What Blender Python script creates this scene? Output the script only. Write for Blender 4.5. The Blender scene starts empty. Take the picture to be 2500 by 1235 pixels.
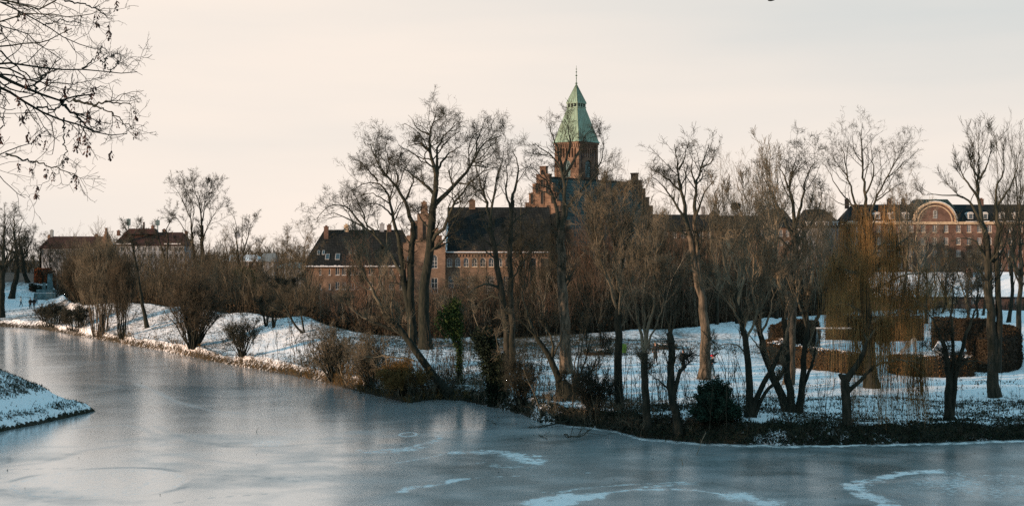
import bpy, bmesh, math, random
import numpy as np
from mathutils import Vector, Matrix

# ------------------------------------------------------------------ camera, sky, sun, exposure
S = bpy.context.scene
COL = S.collection
F = 3500.0          # focal length in pixels of the 2500 px wide frame
CAMZ = 10.5         # eye height above the ice
HOR = 630.0         # horizon row
R = math.radians

cam_d = bpy.data.cameras.new("camera")
cam = bpy.data.objects.new("camera", cam_d)
COL.objects.link(cam)
cam.location = (0, 0, CAMZ)
cam.rotation_euler = (R(90), 0, 0)
cam_d.sensor_width = 36
cam_d.lens = 36 * F / 2500
cam_d.shift_y = (HOR - 617.5) / 2500
cam_d.clip_start = 0.5
cam_d.clip_end = 9000
S.camera = cam

SUN_AZ = 24.0       # degrees behind the picture's left
SUN_EL = 8.0
sdir = Vector((-math.cos(R(SUN_AZ)) * math.cos(R(SUN_EL)), -math.sin(R(SUN_AZ)) * math.cos(R(SUN_EL)), math.sin(R(SUN_EL))))

world = bpy.data.worlds.new("World")
S.world = world
world.use_nodes = True
wn, wl = world.node_tree.nodes, world.node_tree.links
wn.clear()
out = wn.new("ShaderNodeOutputWorld")
bg = wn.new("ShaderNodeBackground")
bg.inputs["Strength"].default_value = 0.073
sky = wn.new("ShaderNodeTexSky")
sky.sky_type = 'NISHITA'
sky.sun_disc = False
sky.sun_elevation = R(SUN_EL)
sky.sun_rotation = math.atan2(sdir.x, sdir.y)
sky.air_density = 1.0
sky.dust_density = 0.6
sky.ozone_density = 3.0
tc = wn.new("ShaderNodeTexCoord")
sep = wn.new("ShaderNodeSeparateXYZ")
wl.new(tc.outputs["Generated"], sep.inputs[0])
# thin high cloud: streaks in direction space
mp = wn.new("ShaderNodeMapping")
mp.inputs["Scale"].default_value = (1.2, 1.2, 9.0)
mp.inputs["Rotation"].default_value = (0.0, 0.10, 0.0)
wl.new(tc.outputs["Generated"], mp.inputs["Vector"])
cn = wn.new("ShaderNodeTexNoise")
cn.inputs["Scale"].default_value = 2.2
cn.inputs["Detail"].default_value = 5
cn.inputs["Roughness"].default_value = 0.45
wl.new(mp.outputs[0], cn.inputs["Vector"])
# low veil colour, warm near the sun side (left), cooler to the right and up
rampx = wn.new("ShaderNodeMapRange")
rampx.inputs["From Min"].default_value = -0.40
rampx.inputs["From Max"].default_value = 0.55
wl.new(sep.outputs["X"], rampx.inputs["Value"])
rampz = wn.new("ShaderNodeMapRange")
rampz.inputs["From Min"].default_value = 0.03
rampz.inputs["From Max"].default_value = 0.26
wl.new(sep.outputs["Z"], rampz.inputs["Value"])
madd = wn.new("ShaderNodeMath"); madd.operation = 'MULTIPLY'
wl.new(rampx.outputs[0], madd.inputs[0]); wl.new(rampz.outputs[0], madd.inputs[1])
mn = wn.new("ShaderNodeMath"); mn.operation = 'MULTIPLY_ADD'
wl.new(cn.outputs["Fac"], mn.inputs[0]); mn.inputs[1].default_value = 1.1; mn.inputs[2].default_value = -0.5
ma2 = wn.new("ShaderNodeMath"); ma2.operation = 'MULTIPLY_ADD'; ma2.use_clamp = True
wl.new(madd.outputs[0], ma2.inputs[0]); ma2.inputs[1].default_value = 1.7
wl.new(mn.outputs[0], ma2.inputs[2])
veil = wn.new("ShaderNodeMixRGB")
veil.inputs["Color1"].default_value = (9.85, 8.66, 7.65, 1)
veil.inputs["Color2"].default_value = (6.7, 6.95, 6.85, 1)
wl.new(ma2.outputs[0], veil.inputs["Fac"])
# the veil thins out overhead
vf = wn.new("ShaderNodeMapRange")
vf.interpolation_type = 'SMOOTHSTEP'
vf.inputs["From Min"].default_value = 0.18
vf.inputs["From Max"].default_value = 0.50
vf.inputs["To Min"].default_value = 1.0
vf.inputs["To Max"].default_value = 0.06
wl.new(sep.outputs["Z"], vf.inputs["Value"])
hi = wn.new("ShaderNodeMixRGB"); hi.blend_type = 'ADD'
hi.inputs["Fac"].default_value = 1.0
hi.inputs["Color2"].default_value = (1.7, 4.1, 5.0, 1)
wl.new(sky.outputs[0], hi.inputs["Color1"])
mixw = wn.new("ShaderNodeMixRGB")
wl.new(vf.outputs[0], mixw.inputs["Fac"])
wl.new(hi.outputs[0], mixw.inputs["Color1"])
wl.new(veil.outputs[0], mixw.inputs["Color2"])
wl.new(mixw.outputs[0], bg.inputs["Color"])
wl.new(bg.outputs[0], out.inputs[0])

sun_d = bpy.data.lights.new("sun", 'SUN')
sun_d.energy = 5.0
sun_d.angle = R(0.6)
sun_d.color = (1.0, 0.66, 0.44)
sun = bpy.data.objects.new("sun", sun_d)
COL.objects.link(sun)
sun.rotation_euler = (-sdir).to_track_quat('-Z', 'Y').to_euler()

S.view_settings.view_transform = 'Standard'
S.view_settings.look = 'None'
S.view_settings.exposure = 0.46
S.view_settings.gamma = 1.0
S.cycles.use_denoising = False
S.cycles.sample_clamp_indirect = 3.0
S.cycles.max_bounces = 5
S.cycles.diffuse_bounces = 2
S.cycles.glossy_bounces = 2

# ------------------------------------------------------------------ helpers
rng = np.random.default_rng(7)

def px2(px, Y): return (px - 1250.0) / F * Y
def pz(py, Y): return CAMZ - (py - HOR) / F * Y
def at(px, py, Y): return np.array([px2(px, Y), Y, pz(py, Y)])

def tag(o, label=None, cat=None, group=None, kind=None):
    if label: o["label"] = label
    if cat: o["category"] = cat
    if group: o["group"] = group
    if kind: o["kind"] = kind
    return o

def empty(name, loc=(0, 0, 0), rz=0.0, label=None, cat=None, group=None):
    o = bpy.data.objects.new(name, None)
    COL.objects.link(o)
    o.location = tuple(float(v) for v in loc)
    o.rotation_euler = (0, 0, rz)
    o.empty_display_size = 0.3
    return tag(o, label, cat, group)

def link_mesh(name, me, mats, parent=None):
    if not isinstance(mats, (list, tuple)): mats = [mats]
    if len(me.materials) == 0:
        for m in mats: me.materials.append(m)
    o = bpy.data.objects.new(name, me)
    COL.objects.link(o)
    if parent is not None: o.parent = parent
    return o

def np_mesh(name, V, Fc, mats, parent=None, smooth=False, midx=None):
    """V (n,3), Fc (m,k) uniform faces"""
    me = bpy.data.meshes.new(name)
    V = np.asarray(V, np.float32); Fc = np.asarray(Fc, np.int32)
    m, k = Fc.shape
    me.vertices.add(len(V)); me.vertices.foreach_set("co", V.ravel())
    me.loops.add(m * k); me.loops.foreach_set("vertex_index", Fc.ravel())
    me.polygons.add(m)
    me.polygons.foreach_set("loop_start", np.arange(0, m * k, k, dtype=np.int32))
    me.polygons.foreach_set("loop_total", np.full(m, k, np.int32))
    if midx is not None: me.polygons.foreach_set("material_index", np.asarray(midx, np.int32))
    if smooth: me.polygons.foreach_set("use_smooth", np.ones(m, bool))
    me.update(calc_edges=True)
    return link_mesh(name, me, mats, parent)

def attr(o, name, vals):
    a = o.data.attributes.new(name, 'FLOAT', 'POINT')
    a.data.foreach_set("value", np.asarray(vals, np.float32))

_perm = np.random.default_rng(3).random((256, 256))
def vnoise(x, y):
    xi = np.floor(x).astype(int); yi = np.floor(y).astype(int)
    fx = x - xi; fy = y - yi
    fx = fx * fx * (3 - 2 * fx); fy = fy * fy * (3 - 2 * fy)
    g = lambda a, b: _perm[a % 256, b % 256]
    return (g(xi, yi) * (1 - fx) * (1 - fy) + g(xi + 1, yi) * fx * (1 - fy) + g(xi, yi + 1) * (1 - fx) * fy + g(xi + 1, yi + 1) * fx * fy) * 2 - 1
def fbm(x, y, o=4):
    s = 0; a = 1; t = 0
    for i in range(o):
        s = s + a * vnoise(x * 2 ** i + 17.3 * i, y * 2 ** i + 5.1 * i); t += a; a *= 0.5
    return s / t
def sstep(a, b, x):
    t = np.clip((x - a) / (b - a), 0, 1)
    return t * t * (3 - 2 * t)

# ---- materials
def new_mat(name):
    m = bpy.data.materials.new(name); m.use_nodes = True
    nt = m.node_tree
    return m, nt, nt.nodes["Principled BSDF"]
def rgb(c): return (c[0], c[1], c[2], 1.0)
def noise_mat(name, c1, c2, scale=3.0, rough=0.85, detail=4, bump=0.0, bump_scale=None, spec=0.2, stretch=(1, 1, 1), lo=0.35, hi=0.65, metal=0.0):
    m, nt, p = new_mat(name)
    tc = nt.nodes.new("ShaderNodeTexCoord"); mp = nt.nodes.new("ShaderNodeMapping")
    mp.inputs["Scale"].default_value = stretch
    nt.links.new(tc.outputs["Object"], mp.inputs["Vector"])
    n = nt.nodes.new("ShaderNodeTexNoise"); n.inputs["Scale"].default_value = scale; n.inputs["Detail"].default_value = detail
    nt.links.new(mp.outputs[0], n.inputs["Vector"])
    mr = nt.nodes.new("ShaderNodeMapRange"); mr.inputs["From Min"].default_value = lo; mr.inputs["From Max"].default_value = hi
    nt.links.new(n.outputs["Fac"], mr.inputs["Value"])
    mx = nt.nodes.new("ShaderNodeMixRGB"); mx.inputs["Color1"].default_value = rgb(c1); mx.inputs["Color2"].default_value = rgb(c2)
    nt.links.new(mr.outputs[0], mx.inputs["Fac"]); nt.links.new(mx.outputs[0], p.inputs["Base Color"])
    p.inputs["Roughness"].default_value = rough; p.inputs["Specular IOR Level"].default_value = spec; p.inputs["Metallic"].default_value = metal
    if bump:
        b = nt.nodes.new("ShaderNodeBump"); b.inputs["Strength"].default_value = bump; b.inputs["Distance"].default_value = 0.1
        nt.links.new(n.outputs["Fac"], b.inputs["Height"]); nt.links.new(b.outputs[0], p.inputs["Normal"])
    return m
def brick_mat(name, c1, c2, mortar, scale=1.0, bw=0.5, bh=0.16, rough=0.9, msize=0.02, spec=0.2, along='X', stain=0.5):
    """courses run with local z; vector is (x+y, z)"""
    m, nt, p = new_mat(name)
    tc = nt.nodes.new("ShaderNodeTexCoord"); sp = nt.nodes.new("ShaderNodeSeparateXYZ")
    nt.links.new(tc.outputs["Object"], sp.inputs[0])
    ad = nt.nodes.new("ShaderNodeMath"); ad.operation = 'ADD'
    nt.links.new(sp.outputs["X"], ad.inputs[0]); nt.links.new(sp.outputs["Y"], ad.inputs[1])
    cb = nt.nodes.new("ShaderNodeCombineXYZ")
    if along == 'Y': nt.links.new(sp.outputs["Y"], cb.inputs[0])
    elif along == 'XO': nt.links.new(sp.outputs["X"], cb.inputs[0])
    else: nt.links.new(ad.outputs[0], cb.inputs[0])
    nt.links.new(sp.outputs["Z"], cb.inputs[1])
    b = nt.nodes.new("ShaderNodeTexBrick")
    b.inputs["Scale"].default_value = scale; b.inputs["Brick Width"].default_value = bw; b.inputs["Row Height"].default_value = bh
    b.inputs["Mortar Size"].default_value = msize; b.inputs["Color1"].default_value = rgb(c1); b.inputs["Color2"].default_value = rgb(c2); b.inputs["Mortar"].default_value = rgb(mortar)
    nt.links.new(cb.outputs[0], b.inputs["Vector"])
    n = nt.nodes.new("ShaderNodeTexNoise"); n.inputs["Scale"].default_value = 0.5; n.inputs["Detail"].default_value = 6
    nt.links.new(tc.outputs["Object"], n.inputs["Vector"])
    mr = nt.nodes.new("ShaderNodeMapRange"); mr.inputs["From Min"].default_value = 0.3; mr.inputs["From Max"].default_value = 0.7
    mr.inputs["To Min"].default_value = 1.0 - stain; mr.inputs["To Max"].default_value = 1.15
    nt.links.new(n.outputs["Fac"], mr.inputs["Value"])
    mx = nt.nodes.new("ShaderNodeVectorMath"); mx.operation = 'SCALE'
    nt.links.new(b.outputs["Color"], mx.inputs[0]); nt.links.new(mr.outputs[0], mx.inputs["Scale"])
    nt.links.new(mx.outputs[0], p.inputs["Base Color"])
    p.inputs["Roughness"].default_value = rough; p.inputs["Specular IOR Level"].default_value = spec
    return m

def rotnoise_mat(name, cols, scale, rough=0.9, trans=0.0):
    """leaf-like: random colour per face island by noise"""
    m, nt, p = new_mat(name)
    g = nt.nodes.new("ShaderNodeNewGeometry")
    cr = nt.nodes.new("ShaderNodeValToRGB")
    cr.color_ramp.interpolation = 'LINEAR'
    els = cr.color_ramp.elements
    els[0].color = rgb(cols[0]); els[1].color = rgb(cols[-1])
    for i, c in enumerate(cols[1:-1]):
        e = els.new((i + 1) / (len(cols) - 1)); e.color = rgb(c)
    nt.links.new(g.outputs["Random Per Island"], cr.inputs["Fac"])
    nt.links.new(cr.outputs[0], p.inputs["Base Color"])
    p.inputs["Roughness"].default_value = rough; p.inputs["Specular IOR Level"].default_value = 0.15
    return m

M = {}
M['bark_dark'] = noise_mat("dark_bark", (0.008, 0.012, 0.009), (0.028, 0.028, 0.02), 6, stretch=(1, 1, 0.25), rough=0.95, bump=0.6)
M['bark_olive'] = noise_mat("olive_bark", (0.012, 0.015, 0.010), (0.045, 0.040, 0.029), 5, stretch=(1, 1, 0.25), rough=0.95, bump=0.6)
M['bark_pale'] = noise_mat("pale_bark", (0.025, 0.025, 0.018), (0.13, 0.10, 0.07), 5, stretch=(1, 1, 0.3), rough=0.95, bump=0.5)
M['twig_dark'] = noise_mat("dark_twig", (0.014, 0.018, 0.012), (0.06, 0.055, 0.038), 1.0)
M['twig_brown'] = noise_mat("brown_twig", (0.055, 0.052, 0.035), (0.19, 0.155, 0.105), 0.7)
M['twig_red'] = noise_mat("reddish_twig", (0.06, 0.042, 0.027), (0.17, 0.11, 0.075), 0.7)
M['twig_tan'] = noise_mat("tan_twig", (0.12, 0.11, 0.08), (0.34, 0.28, 0.20), 0.7)
M['twig_mid'] = noise_mat("umber_twig", (0.026, 0.024, 0.016), (0.10, 0.078, 0.05), 0.7)
M['beech_rust'] = rotnoise_mat("rust_leaf", [(0.10, 0.025, 0.01), (0.24, 0.06, 0.02), (0.38, 0.12, 0.04)], 1)
M['willow'] = noise_mat("willow_twig", (0.13, 0.075, 0.026), (0.33, 0.19, 0.07), 0.6)
M['ivy'] = rotnoise_mat("ivy_leaf", [(0.01, 0.022, 0.008), (0.03, 0.05, 0.015), (0.09, 0.12, 0.03)], 1)
M['ivy_dark'] = rotnoise_mat("dark_ivy_leaf", [(0.004, 0.008, 0.006), (0.009, 0.016, 0.010), (0.02, 0.03, 0.014)], 1)
M['needle'] = rotnoise_mat("yew_needle", [(0.008, 0.02, 0.014), (0.014, 0.035, 0.024), (0.03, 0.055, 0.035)], 1)
M['beech'] = rotnoise_mat("beech_leaf", [(0.018, 0.013, 0.007), (0.06, 0.035, 0.015), (0.14, 0.08, 0.033)], 1)
M['beech_dark'] = rotnoise_mat("dark_beech_leaf", [(0.010, 0.010, 0.007), (0.022, 0.017, 0.010), (0.05, 0.032, 0.017)], 1)
M['core'] = noise_mat("hedge_twigs", (0.012, 0.010, 0.006), (0.03, 0.022, 0.012), 4)
M['grass'] = rotnoise_mat("winter_grass", [(0.010, 0.018, 0.014), (0.03, 0.032, 0.02), (0.07, 0.055, 0.03)], 1)
M['sedge'] = rotnoise_mat("dry_sedge", [(0.05, 0.035, 0.012), (0.12, 0.075, 0.025), (0.22, 0.13, 0.045)], 1)
M['brick'] = brick_mat("red_brick", (0.26, 0.165, 0.11), (0.18, 0.11, 0.078), (0.23, 0.18, 0.135), msize=0.02)
M['brick_church'] = brick_mat("church_brick", (0.22, 0.135, 0.09), (0.10, 0.065, 0.048), (0.18, 0.135, 0.10), bw=0.7, bh=0.3, msize=0.03, stain=0.7)
M['brick_red'] = brick_mat("deep_red_brick", (0.175, 0.10, 0.075), (0.12, 0.07, 0.055), (0.2, 0.13, 0.10))
M['stone'] = noise_mat("pale_sandstone", (0.42, 0.31, 0.20), (0.58, 0.44, 0.30), 1.5)
M['tile_dark'] = brick_mat("black_glazed_tile", (0.006, 0.012, 0.012), (0.012, 0.026, 0.026), (0.04, 0.075, 0.07), bw=0.55, bh=0.62, msize=0.10, rough=0.6, spec=0.2, stain=0.6)  # lighter joints paint in the rows of highlights on the tiles
M['tile_slate'] = brick_mat("grey_tile", (0.014, 0.016, 0.015), (0.028, 0.030, 0.028), (0.006, 0.007, 0.007), bw=0.5, bh=0.35, msize=0.05, rough=0.8, spec=0.15)
M['tile_red'] = brick_mat("red_tile", (0.085, 0.036, 0.026), (0.06, 0.027, 0.02), (0.03, 0.015, 0.012), bw=0.5, bh=0.4, msize=0.05, rough=0.8)
M['copper'] = noise_mat("verdigris_copper", (0.14, 0.19, 0.14), (0.22, 0.34, 0.27), 2.4, stretch=(1, 1, 0.08), rough=0.6, lo=0.3, hi=0.7)
M['copper_dark'] = noise_mat("dark_copper_seam", (0.06, 0.10, 0.07), (0.12, 0.19, 0.13), 2)
M['white'] = noise_mat("white_paint", (0.42, 0.41, 0.39), (0.60, 0.58, 0.55), 3, rough=0.5)
M['cream'] = noise_mat("cream_render", (0.52, 0.40, 0.25), (0.65, 0.52, 0.34), 0.5)
M['plaster_grey'] = noise_mat("grey_render", (0.22, 0.24, 0.27), (0.33, 0.35, 0.37), 0.4)
M['concrete'] = noise_mat("teal_stone", (0.07, 0.12, 0.13), (0.15, 0.22, 0.23), 1.5)
M['dark'] = noise_mat("near_black", (0.008, 0.011, 0.012), (0.018, 0.02, 0.02), 2, rough=0.8)
M['black_cloth'] = noise_mat("black_cloth", (0.008, 0.012, 0.012), (0.018, 0.022, 0.022), 9)
M['blue_cloth'] = noise_mat("blue_cloth", (0.04, 0.09, 0.12), (0.07, 0.13, 0.16), 9)
M['white_cloth'] = noise_mat("white_cloth", (0.5, 0.48, 0.45), (0.65, 0.62, 0.58), 9)
M['red_cloth'] = noise_mat("red_cloth", (0.55, 0.03, 0.06), (0.7, 0.05, 0.09), 9)
M['skin'] = noise_mat("skin", (0.42, 0.24, 0.17), (0.5, 0.29, 0.21), 9)
M['hair'] = noise_mat("hair", (0.10, 0.08, 0.06), (0.2, 0.16, 0.12), 30)
M['green_plastic'] = noise_mat("green_plastic", (0.03, 0.09, 0.02), (0.05, 0.13, 0.03), 4, rough=0.5)
M['metal'] = noise_mat("grey_metal", (0.20, 0.23, 0.24), (0.32, 0.35, 0.36), 4, rough=0.5, metal=0.3)
M['wood_grey'] = noise_mat("weathered_wood", (0.12, 0.13, 0.13), (0.22, 0.23, 0.22), 5, stretch=(1, 1, 0.2))
M['snow'] = noise_mat("snow_cap", (0.74, 0.76, 0.78), (0.82, 0.83, 0.84), 3, rough=0.6, bump=0.3)

def glass_mat():
    m, nt, p = new_mat("window_glass")
    p.inputs["Base Color"].default_value = (0.03, 0.045, 0.055, 1)
    p.inputs["Roughness"].default_value = 0.08; p.inputs["Specular IOR Level"].default_value = 0.9
    tc = nt.nodes.new("ShaderNodeTexCoord"); n = nt.nodes.new("ShaderNodeTexNoise"); n.inputs["Scale"].default_value = 0.9
    nt.links.new(tc.outputs["Object"], n.inputs["Vector"])
    b = nt.nodes.new("ShaderNodeBump"); b.inputs["Strength"].default_value = 0.15; nt.links.new(n.outputs["Fac"], b.inputs["Height"])
    nt.links.new(b.outputs[0], p.inputs["Normal"])
    return m
M['glass'] = glass_mat()

def snow_ground_mat():
    """snow over leaf litter; attribute 'litter' 0 clean .. 1 mostly litter"""
    m, nt, p = new_mat("snowy_ground")
    tc = nt.nodes.new("ShaderNodeTexCoord")
    a = nt.nodes.new("ShaderNodeAttribute"); a.attribute_name = "litter"
    n1 = nt.nodes.new("ShaderNodeTexNoise"); n1.inputs["Scale"].default_value = 2.6; n1.inputs["Detail"].default_value = 7; n1.inputs["Roughness"].default_value = 0.72
    nt.links.new(tc.outputs["Object"], n1.inputs["Vector"])
    # fac = clamp((litter + noise - 1) * k)
    ad = nt.nodes.new("ShaderNodeMath"); ad.operation = 'MULTIPLY_ADD'; ad.inputs[1].default_value = 1.9
    nt.links.new(n1.outputs["Fac"], ad.inputs[0]); nt.links.new(a.outputs["Fac"], ad.inputs[2])
    mr = nt.nodes.new("ShaderNodeMapRange"); mr.inputs["From Min"].default_value = 1.30; mr.inputs["From Max"].default_value = 1.60
    nt.links.new(ad.outputs[0], mr.inputs["Value"])
    n2 = nt.nodes.new("ShaderNodeTexNoise"); n2.inputs["Scale"].default_value = 7; n2.inputs["Detail"].default_value = 4
    nt.links.new(tc.outputs["Object"], n2.inputs["Vector"])
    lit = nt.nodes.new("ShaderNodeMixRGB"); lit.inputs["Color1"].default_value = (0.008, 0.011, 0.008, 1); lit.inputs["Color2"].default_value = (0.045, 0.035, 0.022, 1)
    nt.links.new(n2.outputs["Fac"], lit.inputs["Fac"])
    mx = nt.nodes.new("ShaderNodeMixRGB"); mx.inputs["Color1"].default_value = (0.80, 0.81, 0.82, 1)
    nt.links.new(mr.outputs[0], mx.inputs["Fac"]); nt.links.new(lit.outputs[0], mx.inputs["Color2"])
    nt.links.new(mx.outputs[0], p.inputs["Base Color"])
    p.inputs["Roughness"].default_value = 0.75; p.inputs["Specular IOR Level"].default_value = 0.15
    b = nt.nodes.new("ShaderNodeBump"); b.inputs["Strength"].default_value = 0.6; b.inputs["Distance"].default_value = 0.12
    nt.links.new(n1.outputs["Fac"], b.inputs["Height"]); nt.links.new(b.outputs[0], p.inputs["Normal"])
    return m
M['ground'] = snow_ground_mat()

def ice_mat():
    m, nt, p = new_mat("frosted_ice")
    L = nt.links.new; N = nt.nodes.new
    tc = N("ShaderNodeTexCoord")
    a = N("ShaderNodeAttribute"); a.attribute_name = "frost"
    ak = N("ShaderNodeAttribute"); ak.attribute_name = "crack"
    n1 = N("ShaderNodeTexNoise"); n1.inputs["Scale"].default_value = 0.11; n1.inputs["Detail"].default_value = 6; n1.inputs["Roughness"].default_value = 0.6; n1.inputs["Distortion"].default_value = 1.2
    L(tc.outputs["Object"], n1.inputs["Vector"])
    n2 = N("ShaderNodeTexNoise"); n2.inputs["Scale"].default_value = 3.2; n2.inputs["Detail"].default_value = 10; n2.inputs["Roughness"].default_value = 0.78
    L(tc.outputs["Object"], n2.inputs["Vector"])
    f1 = N("ShaderNodeMapRange"); f1.inputs["From Min"].default_value = 0.40; f1.inputs["From Max"].default_value = 0.64
    f1.inputs["To Max"].default_value = 0.16
    L(n1.outputs["Fac"], f1.inputs["Value"])
    # painted frost broken up by fine noise
    m1 = N("ShaderNodeMath"); m1.operation = 'MULTIPLY_ADD'; L(n2.outputs["Fac"], m1.inputs[0]); m1.inputs[1].default_value = 2.0; L(a.outputs["Fac"], m1.inputs[2])
    f2 = N("ShaderNodeMapRange"); f2.inputs["From Min"].default_value = 1.34; f2.inputs["From Max"].default_value = 1.72
    L(m1.outputs[0], f2.inputs["Value"])
    sm = N("ShaderNodeMath"); sm.operation = 'ADD'; sm.use_clamp = True
    L(f1.outputs[0], sm.inputs[0]); L(f2.outputs[0], sm.inputs[1])
    mx = N("ShaderNodeMixRGB"); mx.inputs["Color1"].default_value = (0.075, 0.10, 0.10, 1); mx.inputs["Color2"].default_value = (0.80, 0.78, 0.76, 1)
    L(sm.outputs[0], mx.inputs["Fac"])
    mk = N("ShaderNodeMixRGB"); mk.inputs["Color2"].default_value = (0.05, 0.08, 0.095, 1)
    L(ak.outputs["Fac"], mk.inputs["Fac"]); L(mx.outputs[0], mk.inputs["Color1"])
    L(mk.outputs[0], p.inputs["Base Color"])
    rr = N("ShaderNodeMapRange"); rr.inputs["To Min"].default_value = 0.30; rr.inputs["To Max"].default_value = 0.55
    L(sm.outputs[0], rr.inputs["Value"])
    gl = N("ShaderNodeAttribute"); gl.attribute_name = "glaze_reflection"
    n3 = N("ShaderNodeTexNoise"); n3.inputs["Scale"].default_value = 0.35; n3.inputs["Detail"].default_value = 5
    L(tc.outputs["Object"], n3.inputs["Vector"])
    g2 = N("ShaderNodeMath"); g2.operation = 'MULTIPLY_ADD'; g2.use_clamp = True
    L(n3.outputs["Fac"], g2.inputs[0]); g2.inputs[1].default_value = 0.5; L(gl.outputs["Fac"], g2.inputs[2])
    g3 = N("ShaderNodeMath"); g3.operation = 'SUBTRACT'; g3.use_clamp = True; L(g2.outputs[0], g3.inputs[0]); g3.inputs[1].default_value = 0.25
    g4 = N("ShaderNodeMath"); g4.operation = 'MULTIPLY_ADD'; g4.use_clamp = True; L(ak.outputs["Fac"], g4.inputs[0]); g4.inputs[1].default_value = -0.5; L(g3.outputs[0], g4.inputs[2])
    g5 = N("ShaderNodeMath"); g5.operation = 'MULTIPLY'; L(g4.outputs[0], g5.inputs[0]); g5.inputs[1].default_value = 0.88
    L(g5.outputs[0], p.inputs["Metallic"])
    r5 = N("ShaderNodeMapRange"); r5.inputs["To Min"].default_value = 0.0; r5.inputs["To Max"].default_value = -0.24
    L(g5.outputs[0], r5.inputs["Value"])
    r6 = N("ShaderNodeMath"); r6.operation = 'ADD'; L(rr.outputs[0], r6.inputs[0]); L(r5.outputs[0], r6.inputs[1]); L(r6.outputs[0], p.inputs["Roughness"])
    mm = N("ShaderNodeMixRGB"); mm.inputs["Color2"].default_value = (0.93, 0.93, 0.94, 1)
    L(g5.outputs[0], mm.inputs["Fac"]); L(mk.outputs[0], mm.inputs["Color1"]); L(mm.outputs[0], p.inputs["Base Color"])
    p.inputs["IOR"].default_value = 1.31; p.inputs["Specular IOR Level"].default_value = 0.5
    b = N("ShaderNodeBump"); b.inputs["Strength"].default_value = 0.07; b.inputs["Distance"].default_value = 0.05
    L(n2.outputs["Fac"], b.inputs["Height"]); L(b.outputs[0], p.inputs["Normal"])
    return m
M['ice'] = ice_mat()

# ------------------------------------------------------------------ terrain
SH_P = np.array([-900, 0, 100, 200, 330, 420, 500, 600, 690, 800, 900, 1000, 1060, 1130, 1200, 1280, 1320, 1400, 1500, 1560, 1700, 1900, 2100, 2300, 2500, 3400.])
SH_Y = np.array([797, 797, 803, 821, 845, 860, 879, 896, 912, 936, 961, 983, 974, 978, 992, 1012, 1030, 1038, 1050, 1066, 1080, 1086, 1084, 1079, 1071, 1045.])
SH_D = CAMZ * F / (SH_Y - HOR)
CR_P = np.array([-900, 0, 120, 200, 300, 400, 500, 620, 800, 1000, 1200, 1300, 1500, 1700, 1900, 2100, 2300, 2500, 3400.])
CR_D = np.array([262, 262, 262, 215, 205, 196, 186, 172, 154, 144, 150, 152, 158, 172, 205, 225, 250, 240, 240.])
CR_Y = np.array([726, 726, 726, 742, 739, 745, 754, 771, 800, 825, 826, 824, 810, 796, 776, 763, 753, 758, 760.])
CR_Z = CAMZ - (CR_Y - HOR) / F * CR_D

def shore(p): return np.interp(p, SH_P, SH_D) + 0.35 * fbm(p / 22.0, p * 0 + 3.3, 3) * np.interp(p, [0, 2500], [2.2, 1.0])
def ground_z(p, Y):
    p = np.asarray(p, float); Y = np.asarray(Y, float)
    ds = shore(p); t = Y - ds
    dc = np.interp(p, CR_P, CR_D); zc = np.interp(p, CR_P, CR_Z)
    X = (p - 1250) / F * Y
    bw = 2.2 + 1.2 * vnoise(X * 0.3, Y * 0.3)
    zb = 0.95 + 0.25 * vnoise(X * 0.2 + 9, Y * 0.2)
    bank = np.where(t < 0, np.maximum(t * 0.5, -1.0), zb * sstep(-0.2, 1, t / np.maximum(bw, 0.8)))
    s = np.clip((Y - ds - 3) / np.maximum(dc - ds - 3, 1), 0, 1)
    z = bank + (zc - 0.95) * s ** 1.15 * (t > 0)
    over = np.clip(Y - dc, 0, None)
    z = z - np.minimum(over * 0.09, np.maximum(zc - 1.0, 0.3))
    # left hill behind the path, and the small mound beside it
    lm = 1 - sstep(120, 190, p)
    z = z + 3.9 * sstep(263, 278, Y) * lm
    Xm = px2(140, 240)
    z = z + 0.8 * np.exp(-((X - Xm) / 4.2) ** 2 - ((Y - 243) / 6.0) ** 2) * (1 + 0.12 * fbm(X * 0.6, Y * 0.6, 2))
    # snow mounds on the middle slope
    for (mp_, md, a, sx, sy) in ((700, 158, 0.9, 4.0, 5.0), (560, 172, 0.5, 4, 6), (850, 139, 0.5, 4, 5), (640, 146, -0.3, 4, 3)):
        z = z + a * np.exp(-((X - px2(mp_, md)) / sx) ** 2 - ((Y - md) / sy) ** 2)
    z = z + (t > 0.3) * (0.05 * fbm(X * 0.7, Y * 0.7, 3) + 0.03 * vnoise(X * 3, Y * 3))
    z = z + 0.18 * np.exp(-((t - 1.6) / 1.5) ** 2) * fbm(X * 1.1, Y * 1.1, 3)
    return z

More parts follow.
